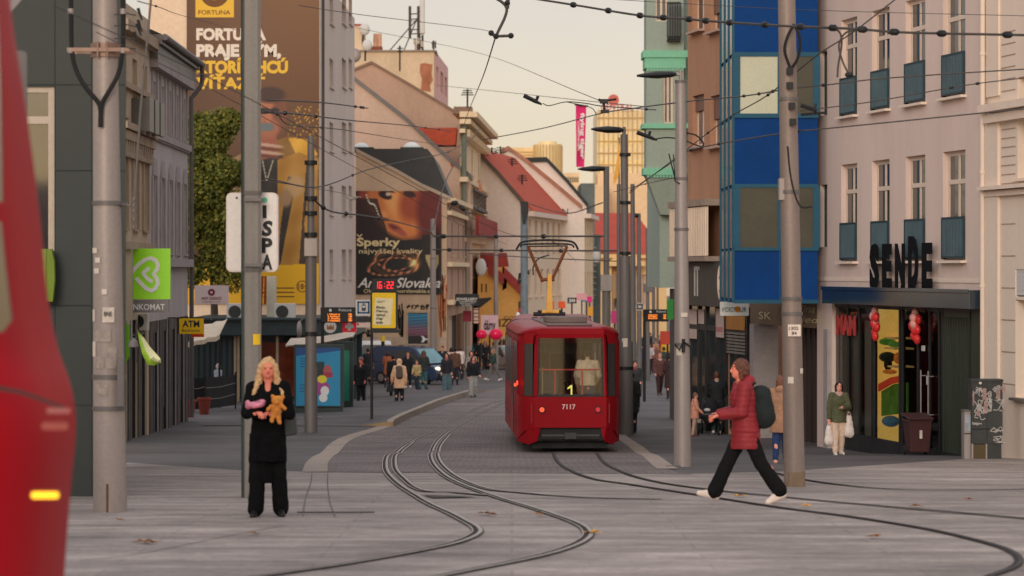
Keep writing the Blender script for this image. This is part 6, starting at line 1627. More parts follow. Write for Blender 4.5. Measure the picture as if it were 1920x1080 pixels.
mb = MB().tube([L(1500,198,-.1),L(1530,208,-.1)],.03).tube([L(1528,195,-.1),L(1522,215,-.1)],.018).tube([L(1500,216,-.1),L(1545,212,-.1)],.018); mb.build('insulator',BLACK,t)
# ================================================================ overhead wires
def wire(lab, pts, r, knots=(), name='overhead_wire', kr=2.6, sub=6):
 """pts: (px, py, Y)"""
 W_ = [pt(*p) for p in pts]; o = W_[0]
 t = thing(name, lab, 'wire', o)
 P = [Vector(p) for p in spline([tuple(q - o) for q in W_], sub)] if len(W_) > 2 else [q - o for q in W_]
 r *= .8; MB().tube(P, r, 6).build('cable', WIRE, t, smooth=True)
 for k in knots:
  q = P[min(len(P) - 1, max(0, int(k * (len(P) - 1))))]; q2 = P[min(len(P) - 1, int(k * (len(P) - 1)) + 1)]; d = (q2 - q)
  d = d.normalized() if d.length > 1e-6 else Vector((1, 0, 0))
  MB().tube([q - d*r*4,q - d*r*2,q + d*r*2,q + d*r*4],[r*1.2,r*kr,r*kr,r*1.2],8).build('clamp',BLACK,t,smooth=True)
 return t
Yn = 36.0
wire('thick black feeder cable with round clamps across the upper right',[(940,-12,Yn + 8),(1075,9,Yn + 6),(1200,29,Yn + 4),(1280,35,Yn + 3),(1350,41,Yn + 2),(1480,49,Yn),(1600,54,Yn - 1),(1700,61,Yn - 1),(1930,66,Yn - 2)],.022,(.13,.2,.27,.33,.41,.47,.54,.6,.66,.72,.79,.86,.92,.98))
wire('black cable loop hanging from the feeder above the pinkish windows',[(1562,52,Yn - .5),(1575,62,Yn - .5),(1578,85,Yn - .5),(1572,120,Yn - .5),(1570,145,Yn - .5)],.017)
wire('second black loop crossing the first above the pinkish windows',[(1610,55,Yn - .6),(1585,62,Yn - .6),(1573,85,Yn - .6),(1580,115,Yn - .6),(1592,140,Yn - .6)],.017,(1,))
wire('thin straight span above the thick feeder at the upper right', [(1080, -5, 44), (1500, 18, 42), (1930, 30, 40)], .006)
wire('thin wire crossing the first window row from the blue bay to the right edge',[(1480,166,38),(1560,158,38),(1670,146,38),(1930,129,38)],.012,(.3,))
wire('wire sloping down from the right edge across the window balustrades',[(1500,208,38),(1640,190,38),(1810,160,38),(1930,145,38)],.010,(.62,.74))
wire('lower wire rising to the right edge under the upper window row',[(1290,283,44),(1330,273,43),(1480,248,38),(1560,240,38),(1930,203,38)],.013,(.08,.3,.55))
wire('wire running from the green oriel through the blue blind to the pole',[(1150,208,60),(1290,190,50),(1395,180,45),(1478,166,38)],.014,(.7,.82,.9))
wire('steep wire rising from behind the grey lamp pole to the top edge',[(1180,362,60),(1262,300,52),(1360,225,45),(1440,178,40),(1530,105,37),(1600,60,36),(1690,-10,35)],.012,(.3,.5,.58))
wire('wire joining the far lamp poles to the third pole', [(1150, 360, 70), (1210, 345, 60), (1278, 330, 49)], .010, (.5,))
wire('slack wire from the green oriel to the lower right lamp poles', [(1180, 358, 70), (1240, 318, 58), (1290, 283, 49)], .012)
wire('long thin wire from the left roofs to the hotel tower',[(905,262,100),(1020,240,90),(1130,212,80),(1210,200,70),(1290,190,55)],.02)
wire('curved double arm wire of the section insulator in mid sky',[(1018,194,60),(1030,198,60),(1062,191,58),(1100,194,57),(1130,199,56),(1230,206,54)],.014,(.98,))
wire('second curved arm of the section insulator in mid sky', [(1062, 191, 58), (1090, 197, 57.5), (1110, 203, 57), (1118, 214, 57)], .012)
t = thing('section_insulator', 'dark forked insulator floating on wires in the middle of the sky', 'insulator', pt(1000, 188, 60))
def q2(a, b, Y=60): return pt(a, b, Y) - pt(1000, 188, 60)
MB().tube([q2(982,179),q2(1004,190),q2(1016,196)],[.05,.045,.02],8).tube([q2(1004,192),q2(1009,180)],.035,8).build('rod',BLACK,t,smooth=True)
t = thing('wire_switch', 'dark bird-like wire crossing fitting above the magenta banner', 'insulator', pt(1132, 200, 58))
def q3(a, b, Y=58): return pt(a, b, Y) - pt(1132, 200, 58)
mb = MB().box(q3(1125,0).x,q3(1140,0).x,-.08,.08,q3(0,194).z,q3(0,186).z); mb.tube([q3(1132,194),q3(1134,210)],.03); mb.tube([q3(1122,186),q3(1128,190)],.03); mb.tube([q3(1140,188),q3(1156,186)],.025); mb.box(q3(1126,0).x,q3(1142,0).x,-.05,.05,q3(0,212).z,q3(0,206).z); mb.build('fitting',BLACK,t)
Yy = 40
t = thing('span_hanger', 'dark Y shaped hanger rod dropping from the top edge left of the feeder cable', 'insulator', pt(930, 66, Yy))
def q4(a, b): return pt(a, b, Yy) - pt(930, 66, Yy)
MB().tube([tuple(p) for p in spline([tuple(q4(*p)) for p in ((920,-8),(940,3),(950,16),(946,34),(936,55),(930,68))],5)],.022,8).tube([q4(953,-8),(q4(951,16))],.03,8).tube([q4(920,62),q4(928,68),q4(960,67)],.022,8).build('rod',WIRE,t,smooth=True)
mb = MB()
for a, b in ((930, 68), (921, 62), (951, 6), (958, 67)): mb.ell(q4(a, b), .045, 8, 6)
mb.build('joint', BLACK, t, smooth=True)
wire('thin wire dropping from the Y hanger to the corner house cornice', [(929, 70, 40), (905, 145, 60), (880, 205, 90), (868, 240, 120)], .014)
wire('thin wire with insulators crossing the brown banner and gable',[(500,187,50),(600,192,60),(660,199,70),(690,203,75)],.02,(.75,.85,.93))
wire('heavier wire with sleeves from the grey green pole across the white slab',[(490,210,34),(560,214,50),(660,226,70),(770,236,90),(845,246,110)],.020,(.18,.36,.86,.93))
wire('short sleeved wire drooping from the grey green pole',[(490,206,34),(520,214,38),(548,235,45),(640,243,60),(760,262,90),(850,275,110)],.013,(.2,.55))
wire('wire over the dark roof of the poster house',[(500,335,50),(600,350,65),(690,318,80),(770,300,95),(840,285,110),(880,262,125)],.02,(.35,.6,.8))
wire('wire descending from the slab corner to the jewellery poster pole',[(585,372,78),(620,396,80),(680,404,88),(740,415,100),(800,432,115),(812,441,122)],.035,(.15,.3,.5))
wire('upper horizontal contact span between poster pole and grey poles', [(812, 443, 118), (930, 443, 118), (1137, 443, 98)], .05, (.15, .5, .78))
wire('lower horizontal contact span above the tram', [(812, 468, 118), (1000, 470, 110), (1160, 470, 90)], .04, (.1, .4, .7))
wire('slack third span just above the pantograph bow', [(880, 475, 118), (1000, 483, 105), (1160, 490, 92)], .025)
wire('contact wire running from the pantograph into the distance', [(1035, 452, 73), (1060, 470, 140), (1090, 500, 260)], .02)
wire('contact wire running from the pantograph towards the camera',[(1020,452,73),(930,430,55),(700,310,38),(400,150,28),(100,10,22)],.007)
wire('second faint contact wire over the left track', [(950, 458, 80), (860, 420, 60), (640, 300, 42), (420, 180, 33), (180, 60, 27)], .006)
wire('thin span from the white slab top into the sky', [(560, 10, 60), (680, 28, 70), (900, 55, 90), (930, 66, 90)], .012)
wire('faint long wire through the sky at antenna height', [(667, 52, 120), (900, 100, 120), (1140, 195, 60)], .012)
wire('thin wire from the pink flats towards the insulator', [(820, 160, 120), (940, 172, 100), (1060, 185, 80), (1210, 200, 60)], .012)
wire('short black sleeve wire beside the thick left pole', [(258, 2, 30), (300, 14, 40), (345, 30, 60), (460, 60, 80)], .009, (.3,))
wire('wire between the apartment block and the satellite dish', [(450, 335, 40), (540, 345, 60), (640, 362, 90), (668, 372, 100)], .012, (.4,))
wire('fine wire from the lamp pole to the wedge bracket', [(985, 380, 140), (1060, 400, 130), (1130, 380, 98)], .03)
wire('fine wire from the poster pole up to the ochre corner', [(812, 430, 124), (840, 330, 140), (900, 240, 160)], .035)
wire('drooping cables at the green pipe of the corner house', [(842, 395, 140), (855, 380, 140), (880, 400, 140), (905, 380, 140)], .06, (.3, .5))
t = thing('section_insulator', 'dark forked insulator on the wire before the green oriel', 'insulator', pt(1200, 262, 55))
def q5(a, b): return pt(a, b, 55) - pt(1200, 262, 55)
MB().tube([q5(1194,248),q5(1218,257),q5(1232,263)],[.045,.04,.02],8).tube([q5(1216,258),q5(1219,246)],.03,8).tube([tuple(p) for p in spline([tuple(q5(*p)) for p in ((1222,262),(1250,258),(1280,262),(1300,270),(1318,276))],5)],.014).tube([tuple(p) for p in spline([tuple(q5(*p)) for p in ((1254,288),(1262,320),(1266,338))],4)],.014).build('rod',BLACK,t,smooth=True)
# ================================================================ street furniture
# bus stop shelter with blue poster
f_ = sign_at(552, gy(779)); zq = lambda py: f_.z(600, py)
t = tfr('poster_case', 'dark framed advertising case with a blue poster at the tram stop', 'advert case', f_)
W_ = f_.x(644)
mb = MB().box(-.02,W_,0,.3,zq(764),zq(646)); mb.box(.0,W_ - .03,.03,.28,-.05,zq(764)); mb.build('case',mat('dark green grey case',C(42,52,50,1.6),.5),t,bevel=.02)
def P_blue(X, Y):
 rgb = np.zeros(X.shape + (3,)); rgb[:] = (28, 112, 148)
 def el(cx, cy, rx, ry): return 1 - np.sqrt(((X - cx) / rx) ** 2 + ((Y - cy) / ry) ** 2)
 def mx(m, c): m = np.clip(m / .08 + .5, 0, 1)[..., None]; rgb[:] = rgb * (1 - m) + np.array(c, float) * m
 mx(np.where(Y < 668 - (X - 552) * .12, 1., -1.), (24, 62, 112))
 mx(np.where((np.abs(X - 598) < 10) & (np.abs(Y - 690) < 12),1.,-1.),(24,48,50)); mx(el(603,700,10,10),(36,40,44)); mx(el(614,696,8,12),(136,70,70)); mx(np.where((X > 606) & (X < 624) & (Y > 698) & (Y < 708),1.,-1.),(130,40,60))
 mx(el(603,728,16,13),(130,54,112)); mx(el(604,711,9,7.5),(206,166,40)); mx(el(609,733,8,9),(176,196,206)); mx(el(606,746,8,8),(176,196,206))
 for k in range(4): mx(np.where((X > 563) & (X < 574) & (np.abs(Y - 672 - 5 * k) < 1), 1., -1.), (20, 70, 110))
 for k in range(3): mx(np.where((X > 562) & (X < 573) & (np.abs(Y - 722 - 6 * k) < 1), 1., -1.), (20, 70, 110))
 return rgb
painted('poster', f_, (555, 638, 652, 761), P_blue, t, 90, 110, off=-.02, k=1.85)
f2 = sign_at(632, gy(770))
t = tfr('poster_case', 'narrow green backed advertising case right behind the blue poster', 'advert case', f2)
mb = MB().box(0, f2.x(662), 0, .25, -.05, f2.z(640, 640)); mb.build('case', mat('dark green grey case', C(42, 52, 50, 1.6), .5), t, bevel=.02)
MB().box(f2.x(636),f2.x(655),-.012,-.002,f2.z(640,752),f2.z(640,657)).build('panel',mat('deep green panel',C(30,100,82,1.7),.5,var=.2,scale=1),t)
f3 = sign_at(540, 97);
t = tfr('stop_shelter', 'thin pale glass canopy of the tram stop above the blue poster', 'shelter', f3)
mb = MB(); vs = []
for i in range(10):
 u = i / 9; xx = f3.x(540 + 126 * u); z0 = f3.z(600, 646 - 17 * u + 4 * math.sin(u * 3.1))
 for k in range(3): vs.append((xx, -1.2 + 1.2 * k, z0 + .1 * k))
mb.add(vs,[(i*3 + k,i*3 + k + 1,i*3 + k + 4,i*3 + k + 3) for i in range(9) for k in range(2)]); mb.add([(a,b,c - .05) for a,b,c in vs],[(i*3 + k,i*3 + k + 3,i*3 + k + 4,i*3 + k + 1) for i in range(9) for k in range(2)])
mb.build('canopy', mat('pale frosted canopy', C(168, 160, 148, 1.7), .3, var=.2, scale=1.5), t)
mb = MB()
for p in (560, 632, 655): mb.cyl((f3.x(p), 1.1, -.1), (f3.x(p), 1.1, f3.z(p, 636)), .05)
mb.build('post', BLACK, t)
f4 = sign_at(560, 100)
t = tfr('hanging_sign', 'round silver edged sign seen edge-on under the pavilion fascia', 'sign', f4)
MB().ell((0,.3,f4.z(561,618)),(.1,.3,.32),14,10).build('sign_disc',STEEL,t,smooth=True); MB().cyl((0,.3,f4.z(561,604)),(0,2.5,f4.z(561,598)),.03).build('arm',BLACK,t)
# departure displays
def display(label, px0, px1, py0, py1, Y, title, lines):
 f = sign_at(px0, Y); t = tfr('departure_board', label, 'display board', f); w_ = f.x(px1); z0, z1 = f.z(px0, py1), f.z(px0, py0)
 MB().box(0, w_, 0, .22, z0, z1).build('case', BLACK, t, bevel=.02); h = z1 - z0
 mb = MB(); mb.text(title,w_*.52,z1 - h*.26,h*.16,-.004,w=w_*.36); mb.disc(w_*.28,z1 - h*.2,h*.09,-.008,-.001); mb.build('title',lit('soft white print',(.5,.5,.48),.25),t)
 mb = MB()
 for i, (a, b) in enumerate(lines):
  zz = z0 + h*(.5 - .14*i); mb.text(a,w_*.2,zz,h*.1,-.004,w=w_*.36,bold=.04); mb.text(b,w_*.78,zz,h*.1,-.004,w=w_*.12,bold=.04)
 mb.build('led_text', lit('orange led', (.85, .22, .03), 1.1), t)
 MB().cyl((w_ * .05, .1, -.1), (w_ * .05, .1, z0), .06).build('post', BLACK, t)
display('hanging led departure board with orange lines left of the blue stop sign',601,667,576,605,92,'Poštová',[('1 Hlavná st','2'),('9 Ružinov','4'),('5 Rača','6'),('3 Petržalka','9')])
display('led departure board with orange lines on the right pavement',1206,1254,580,603,105,'Poštová',[('Dúbravka','3'),('Kútiky','5'),('Rača','8')])
f = sign_at(1192, 104); t = tfr('stop_sign', 'white outlined square stop sign beside the right departure board', 'sign', f)
mb = MB(); a, b, c, d = 0, f.x(1207), f.z(1200, 582), f.z(1200, 568); e_ = .035
for i,(g0,m_) in enumerate(((0,.03),(.09,.025))): mb.box(a + g0,b - g0,-.02,.0,d - g0 - m_,d - g0); mb.box(a + g0,b - g0,-.02,0,c + g0,c + g0 + m_); mb.box(a + g0,a + g0 + m_,-.02,0,c + g0,d - g0); mb.box(b - g0 - m_,b - g0,-.02,0,c + g0,d - g0)
mb.build('outline',WHITE,t); MB().box(0,f.x(1207),.002,.04,c,d).build('sign_panel',mat('grey board',C(84,76,74,1.5),.5),t); MB().box((a + b)/2 - .04,(a + b)/2 + .04,-.03,0,c + .1,d - .12).build('emblem',WHITE,t)
f = sign_at(642, 93); t = tfr('shop_sign', 'red sign with a white cross below the left departure board', 'sign', f)
a,b,c,d = 0,f.x(668),f.z(655,623),f.z(655,604); MB().box(a,b,0,.12,c,d).build('sign_box',mat('cross red',C(190,30,44,1.7),.5,emit=.06),t)
m_ = (a + b)/2; zc = (c + d)/2 + .03; mb = MB().box(m_ - .055,m_ + .055,-.008,-.001,c + .06,d); mb.box(m_ - .15,m_ - .0552,-.008,-.001,zc - .06,zc + .06); mb.box(m_ + .0552,m_ + .15,-.008,-.001,zc - .06,zc + .06); mb.build('emblem',WHITE,t)
MB().cyl((m_, .06, d), (m_, .06, d + .3), .02).build('hanger', BLACK, t)
f = sign_at(607, 96); t = tfr('hanging_sign', 'round pale sign with a small brown emblem below the left departure board', 'sign', f)
MB().disc(f.x(619),f.z(619,613),.22,0,.06).build('sign_disc',WHITE,t); MB().prism([f.loc(*p) for p in ((613,618),(613,608),(617,613),(620,608),(623,613),(626,607),(626,618))],-.01,-.001).build('emblem',mat('brown emblem',C(130,84,50,1.5),.6),t); MB().cyl((f.x(619),.03,f.z(619,602)),(f.x(619),.03,f.z(619,590)),.02).build('hanger',BLACK,t)
# clock post with tram sign and yellow poster
Yc = gy(794); f = sign_at(697, Yc)
t = tfr('clock_post', 'dark stop post carrying a red led clock', 'clock', f)
fx_ = f.x; fz_ = lambda py: f.z(715, py)
mb = MB().cyl((0,0,0),(0,0,fz_(560)),.045,n=12); mb.cyl((0,0,0),(0,0,.03),.12); mb.box(fx_(693),fx_(748),-.06,.1,fz_(624),fz_(618)); mb.build('post',BLACK,t)
MB().box(fx_(697), fx_(744), -.05, .12, fz_(547), fz_(523)).build('clock_case', BLACK, t, bevel=.015)
mb = MB(); SEG = {'1': 'bc', '6': 'afgedc', '2': 'abged'}; x0 = fx_(704); cw = fx_(711) - fx_(704); hh = fz_(528) - fz_(541); zb = fz_(541); th = .022
for i, ch in enumerate('16:22'):
 xx = x0 + i * cw * 1.02
 if ch == ':':
  for q in (.3, .7): mb.box(xx + cw * .35, xx + cw * .35 + th, -.056, -.052, zb + hh * q - .012, zb + hh * q + .012)
  continue
 w_ = cw*.72; g = {'a': (0,w_,hh - th,hh),'g': (0,w_,hh/2 - th/2,hh/2 + th/2),'d': (0,w_,0,th),'b': (w_ - th,w_,hh/2,hh),'c': (w_ - th,w_,0,hh/2),'f': (0,th,hh/2,hh),'e': (0,th,0,hh/2)}
 for sname in SEG[ch]: a, b, c, d = g[sname]; mb.box(xx + a, xx + b, -.056, -.052, zb + c, zb + d)
mb.build('led_digits', lit('red led', (.9, .02, .04), 1.6), t)
f = sign_at(694, Yc + .0)
t = tfr('poster_case', 'yellow framed tea poster with black handwriting under the red clock', 'advert case', f)
MB().rrect(f.x(695), f.x(746), fz_(618), fz_(546), .05, -.04, .1).build('case', BLACK, t)
MB().rrect(f.x(698),f.x(742),fz_(615),fz_(549),.03,-.05,-.041).build('backing',mat('warm yellow poster',C(206,170,22,1.75),.5,var=.08,emit=.04),t)
MB().prism([f.loc(*p) for p in ((700,609),(733,610),(737,560),(704,558))],-.056,-.052).build('paper',mat('cream paper',C(206,196,160,1.7),.7,var=.06),t)
mb = MB()
for i,s_ in enumerate(('Biely,','čierny,','zelený,','čaj','spája')): mb.text(s_,f.x(705),f.z(715,578 + 7*i),.075,-.058,w=f.x(705 + (18 if i < 3 else 13)) - f.x(705) if i != 1 else f.x(728) - f.x(705),bold=.03,shear=.2,rot=-.03)
mb.box(f.x(707),f.x(722),-.0595,-.0565,f.z(715,565),f.z(715,564)); mb.box(f.x(707),f.x(718),-.0595,-.0565,f.z(715,567.5),f.z(715,566.7)); mb.build('lettering',BLACK,t)
f = sign_at(667, Yc + .02)
t = tfr('stop_sign', 'white and blue framed tram stop sign with timetable plates left of the yellow poster', 'sign', f)
MB().box(0, f.x(697), 0, .05, fz_(592), fz_(562)).build('sign_panel', WHITE, t)
mb = MB(); a, b, c, d = f.x(670), f.x(693), fz_(588), fz_(565)
for q in ((a, b, d - .055, d), (a, b, c, c + .055), (a, a + .055, c, d), (b - .055, b, c, d)): mb.box(q[0], q[1], -.006, -.001, q[2], q[3])
mb.build('border', mat('stop sign blue', C(30, 72, 104, 1.6), .5), t)
mb = MB().rrect(f.x(678),f.x(686),fz_(583),fz_(571),.03,-.006,-.001); mb.box(f.x(681),f.x(683),-.006,-.001,fz_(571),fz_(568)); mb.build('emblem',mat('dark tram emblem',(.06,.06,.06),.5),t)
MB().box(f.x(679), f.x(685), -.009, -.0065, fz_(577), fz_(573)).build('emblem_window', WHITE, t)
MB().box(f.x(668),f.x(697),.0,.04,fz_(604),fz_(594)).build('name_plate',BLACK,t); MB().box(f.x(668),f.x(697),.0,.04,fz_(614),fz_(605)).build('timetable',WP,t); MB().disc(f.x(671),fz_(608),.04,-.006,-.001).build('route_dot',mat('crimson',C(170,40,60),.5),t)
t,L,s = pole('short dark bollard pole with a yellow top beside the blue van',718,0,632,7,7,718,BLACK,Y=134); MB().cyl(L(718,640),L(718,630),.11).build('yellow_cap',mat('yellow cap',C(200,170,40),.5),t)
# balloons in the crowd
for px,py,Y,lab,r in ((930,627,145,'shiny hot pink heart balloon over the dark crowd',.36),(903,627,147,'second hot pink balloon half hidden by the dark crowd',.3),(666,667,126,'pink and red toy balloon behind the man in the black coat',.22)):
 t = thing('balloon',lab,'balloon',pt(px,py,Y)); MB().ell((0,0,0),(r,r*.6,r*.85),14,10).ell((r*.4,0,r*.25),(r*.5,r*.5,r*.5),10,8).build('balloon',mat('hot pink foil',C(206,24,70,1.7),.2,var=.1),t,smooth=True)
 MB().cyl((0, 0, -r * .8), (0, 0, -r * 4), .012).build('string', WIRE, t)
for k,(px,py,col,lab) in enumerate(((978,583,(190,30,66),'magenta'),(972,592,(206,206,200),'white'),(982,595,(60,130,70),'green'),(976,600,(196,40,70),'red'))):
 t = thing('balloon',lab + ' balloon of the street seller\'s bunch left of the tram roof','balloon',pt(px,py,150 + k),0,"seller's balloon bunch"); MB().ell((0,0,0),(.17,.15,.21),10,8).build('balloon',mat('balloon ' + lab,C(*col,1.7),.25),t,smooth=True); MB().cyl((0,0,-.2),(0,0,-1.2),.01).build('string',WIRE,t)
t = thing('street_bollard', 'red and green capped post at the shelter end behind the crowd', 'bollard', ((663 - CX) / F * 118, 118, gz(118)))
MB().cyl((0,0,0),(0,0,2.4),.1).build('post',mat('red post',C(150,50,50,1.6),.5),t); MB().cyl((0,0,1.75),(0,0,1.95),.13).build('band',mat('green band',C(40,110,56,1.6),.5),t); MB().lathe([(.1,2.4),(.08,2.6),(.02,2.75)],n=12).build('cap',STEEL,t)
# right: bin, cabinet, boards, bench
Yb = 59.6; p = Vector(((1720 - CX)/F*Yb,Yb,gz(Yb))); t = thing('wheelie_bin','dark brown wheelie bin parked beside the black shop door','bin',p,.12)
BR = mat('brown bin plastic', C(58, 34, 34, 1.7), .45, var=.1)
h_ = 78 / F * Yb; w_ = .26
mb = MB(); mb.add([(-w_*.8,-.24,.08),(w_*.8,-.24,.08),(w_*.8,.24,.08),(-w_*.8,.24,.08),(-w_,-.3,h_*.86),(w_,-.3,h_*.86),(w_,.3,h_*.86),(-w_,.3,h_*.86)],[(0,3,2,1),(4,5,6,7),(0,1,5,4),(1,2,6,5),(2,3,7,6),(3,0,4,7)]); mb.box(-w_ - .02,w_ + .02,-.32,.32,h_*.82,h_*.86); mb.build('body',BR,t,bevel=.02)
mb = MB().add([(-w_ - .03,-.34,h_*.87),(w_ + .03,-.34,h_*.87),(w_ + .03,.36,h_*.97),(-w_ - .03,.36,h_*.97),(-w_ - .03,-.34,h_*.91),(w_ + .03,-.34,h_*.91),(w_ + .03,.36,h_*1.01),(-w_ - .03,.36,h_*1.01)],[(0,3,2,1),(4,5,6,7),(0,1,5,4),(1,2,6,5),(2,3,7,6),(3,0,4,7)]); mb.build('lid',BR,t,bevel=.015)
mb = MB().cyl((-w_, .34, h_ * .95), (w_, .34, h_ * .95), .02); mb.build('handle', STEEL, t)
for sx_ in (-1, 1): MB().cyl((sx_ * w_ * .8, .22, .1), (sx_ * (w_ * .8 + .06), .22, .1), .1, n=16).build('wheel', RUBBER, t)
MB().box(-.03, .03, -.305, -.29, h_ * .42, h_ * .62).build('sticker', STK, t)
Yk = 54.4; f = sign_at(1822, Yk)
t = tfr('utility_cabinet', 'tall graffiti covered dark utility cabinet by the cream wall', 'cabinet', f)
CABM = mat('dark cabinet metal', C(46, 48, 48, 1.6), .5, var=.25, scale=3)
w_, z1 = f.x(1880), f.z(1850, 716)
mb = MB().box(.0,w_,0,.45,f.z(1850,832),z1); mb.box(.02,w_ - .02,.02,.43,-.05,f.z(1850,832)); mb.box(-.015,w_ + .015,-.015,.46,z1,z1 + .05); mb.build('body',CABM,t,bevel=.006)
mb = MB().box(w_*.485,w_*.505,-.004,.0,f.z(1850,830),z1 - .02); mb.box(0,w_,-.004,0,f.z(1850,806),f.z(1850,803)); mb.build('door_gap',BLACK,t)
rr = random.Random(3)
GW = mat('white tag paint', C(150, 146, 142, 1.5), .7, var=.4, scale=18); mb = MB()
for cx_,py0,py1,n in ((.14,725,745,4),(.30,735,770,6),(.18,750,785,6),(.5,722,740,4),(.56,742,770,4),(.52,800,812,4),(.55,818,832,4),(.12,790,800,3)):
 for k in range(n):
  pts = [(cx_ + rr.uniform(-.13, .13), f.z(1850, rr.uniform(py0, py1))) for _ in range(4)]; pp = spline(pts, 4)
  for i in range(len(pp) - 1):
   A, Bq = Vector(pp[i]), Vector(pp[i + 1]); d = Bq - A
   if d.length < 1e-4: continue
   nn = Vector((-d.y,d.x)).normalized()*.009; mb.add([(A.x + nn.x,-.006 - k*2e-4,A.y + nn.y),(A.x - nn.x,-.006 - k*2e-4,A.y - nn.y),(Bq.x - nn.x,-.006 - k*2e-4,Bq.y - nn.y),(Bq.x + nn.x,-.006 - k*2e-4,Bq.y + nn.y)],[(0,1,2,3)])
mb.build('graffiti', GW, t)
mb = MB()
for a,b,c,d in ((.02,.05,733,760),(.22,.3,728,750),(.25,.32,752,775),(.5,.58,732,748),(.62,.68,722,735),(.1,.16,770,780)): mb.box(a,b,-.008,-.003,f.z(1850,d),f.z(1850,c))
mb.build('torn_poster', mat('torn paper', C(140, 116, 112, 1.5), .8, var=.4, scale=14), t)
MB().disc(f.x(1838), f.z(1838, 718), .03, -.01, -.002).build('sticker', STK, t)
mb = MB().box(.03,f.x(1848),-.012,.2,0,f.z(1850,834)); mb.build('plywood',mat('plywood',C(74,64,46,1.5),.8),t); mb = MB().box(-.005,.028,-.02,.1,0,f.z(1850,832)); mb.box(f.x(1848),f.x(1848) + .03,-.02,.1,0,f.z(1850,832)); mb.build('leg',STEEL,t)
f = sign_at(1808, Yk + .15); t = tfr('utility_box', 'small grey electricity box with faded stickers left of the tall cabinet', 'cabinet', f)
w_ = f.x(1824); MB().box(0,w_,0,.35,-.05,f.z(1815,772)).build('body',STEEL,t,bevel=.01); MB().box(-.01,w_ + .01,-.01,.36,f.z(1815,772),f.z(1815,769)).build('cap',STEELD,t)
mb = MB().box(.02,w_ - .02,-.006,-.001,f.z(1815,808),f.z(1815,778)); mb.build('faded_poster',mat('faded blue sticker',C(140,146,154,1.5),.7,var=.35,scale=12),t); MB().box(0,w_,-.004,0,f.z(1815,814),f.z(1815,812)).build('door_gap',BLACK,t)
Ym = gy(822); f = sign_at(1507, Ym); t = tfr('magazine_rack', 'white leaflet rack standing by the brown passage wall', 'rack', f)
a, b = 0, f.x(1531); z1 = f.z(1520, 748)
mb = MB().box(a,b,.1,.14,.05,z1); mb.box(a,a + .03,0,.14,0,z1); mb.box(b - .03,b,0,.14,0,z1); mb.build('frame',mat('grey rack',C(130,122,118,1.5),.6),t)
for r_ in range(7):
 mb = MB(); zz_ = .06 + (z1 - .1) * r_ / 7
 for c_ in range(5): mb.box(a + .04 + (b - a - .08) * c_ / 5, a + .04 + (b - a - .08) * (c_ + .86) / 5, .05, .1, zz_, zz_ + (z1 - .1) / 7 * .8)
 o = mb.build('leaflet_row',mat('leaflets %d' % (r_ % 3),C(*[(168,150,146),(150,130,128),(176,166,160)][r_ % 3],1.6),.7,var=.4,scale=24),t)
Yn2 = gy(812); f = sign_at(1302, Yn2); t = tfr('bench', 'pale wooden bench end behind the third right pole', 'bench', f)
z1 = f.z(1310, 789); MB().box(0, f.x(1325), 0, .9, z1 - .06, z1).build('seat', mat('pale timber', C(150, 136, 120, 1.5), .7, var=.15), t); mb = MB()
for yy in (.1, .8): mb.box(f.x(1317), f.x(1321), yy - .03, yy + .03, 0, z1 - .06); mb.box(.02, .08, yy - .03, yy + .03, 0, z1 - .06)
mb.build('leg', STEELD, t)
# ================================================================ red tram driving away
TRED = mat('tram red paint', C(132, 10, 22, 1.35), .35, var=.08, scale=.8, coat=.0, fine=.02, spec=.12)
TREDD = mat('darker tram red', C(104, 18, 24, 1.9), .35, var=.1)
TGREY = mat('tram underframe', (.03, .03, .031), .7, var=.3)
TROOF = mat('tram roof grey', C(96, 82, 78, 1.6), .6, var=.2)
TRIM = mat('black tram window band', (.016, .018, .02), .18, var=.3, spec=.7)
TG = glass_clear('tram window glass', (.80, .82, .80), .035)
TY = 64.0
t = thing('tram','red articulated tram number 7117 seen from behind with its pantograph raised','tram',((1070 - CX)/F*TY,TY,gz(TY)),math.radians(2.2))
TRAM = t; tox = ((1070 - CX) / F * TY)
def tz(py): return ZC - (py - HY) / F * TY - gz(TY)
def tx(px): return (px - CX) / F * TY - tox
# body shell: rounded cross sections lofted from the rear window back
def section(hw, z0, z1, r, n=7, rt=None):
 p = [(-hw, z0), (-hw, (z0 + z1) / 2)]
 for k in range(n):
  a = math.pi - (math.pi / 2) * k / (n - 1); p.append((-hw + r + r * math.cos(a), z1 - r * .62 + r * .62 * math.sin(a)))
 q = [(-x_, z) for x_, z in p[::-1]]
 return p + q
ZT = tz(612)
def loft(secs, mi=0, mb=None):
 mb = mb or MB(); n = len(secs[0][1]); vs = [(x_, y_, z) for y_, s_ in secs for x_, z in s_]
 fs = [(j * n + i, j * n + (i + 1) % n, (j + 1) * n + (i + 1) % n, (j + 1) * n + i) for j in range(len(secs) - 1) for i in range(n)]
 mb.add(vs, fs, mi); return mb
secs = [(.30,section(.98,1.33,ZT - .06,.16)),(.55,section(1.13,1.33,ZT - .02,.26)),(.95,section(1.245,1.33,ZT,.36)),(9.0,section(1.25,1.33,ZT,.38)),(9.2,section(1.12,1.33,ZT - .12,.3))]
# upper body is open where the windows are: posts and roof instead of a full shell
mb = MB()
secs_l = [(.0,section(.86,.62,1.36,.001)),(.10,section(.93,.62,1.36,.001)),(.45,section(1.12,.50,1.36,.001)),(.95,section(1.245,.28,1.36,.001)),(9.0,section(1.25,.28,1.36,.001))]
loft(secs_l, 0, mb)
n_ = len(secs_l[0][1]); mb.add([(x_,0.0,z) for x_,z in secs_l[0][1]],[tuple(range(n_))]); mb.add([(x_,9.0,z) for x_,z in secs_l[-1][1]],[tuple(range(n_ - 1,-1,-1))])
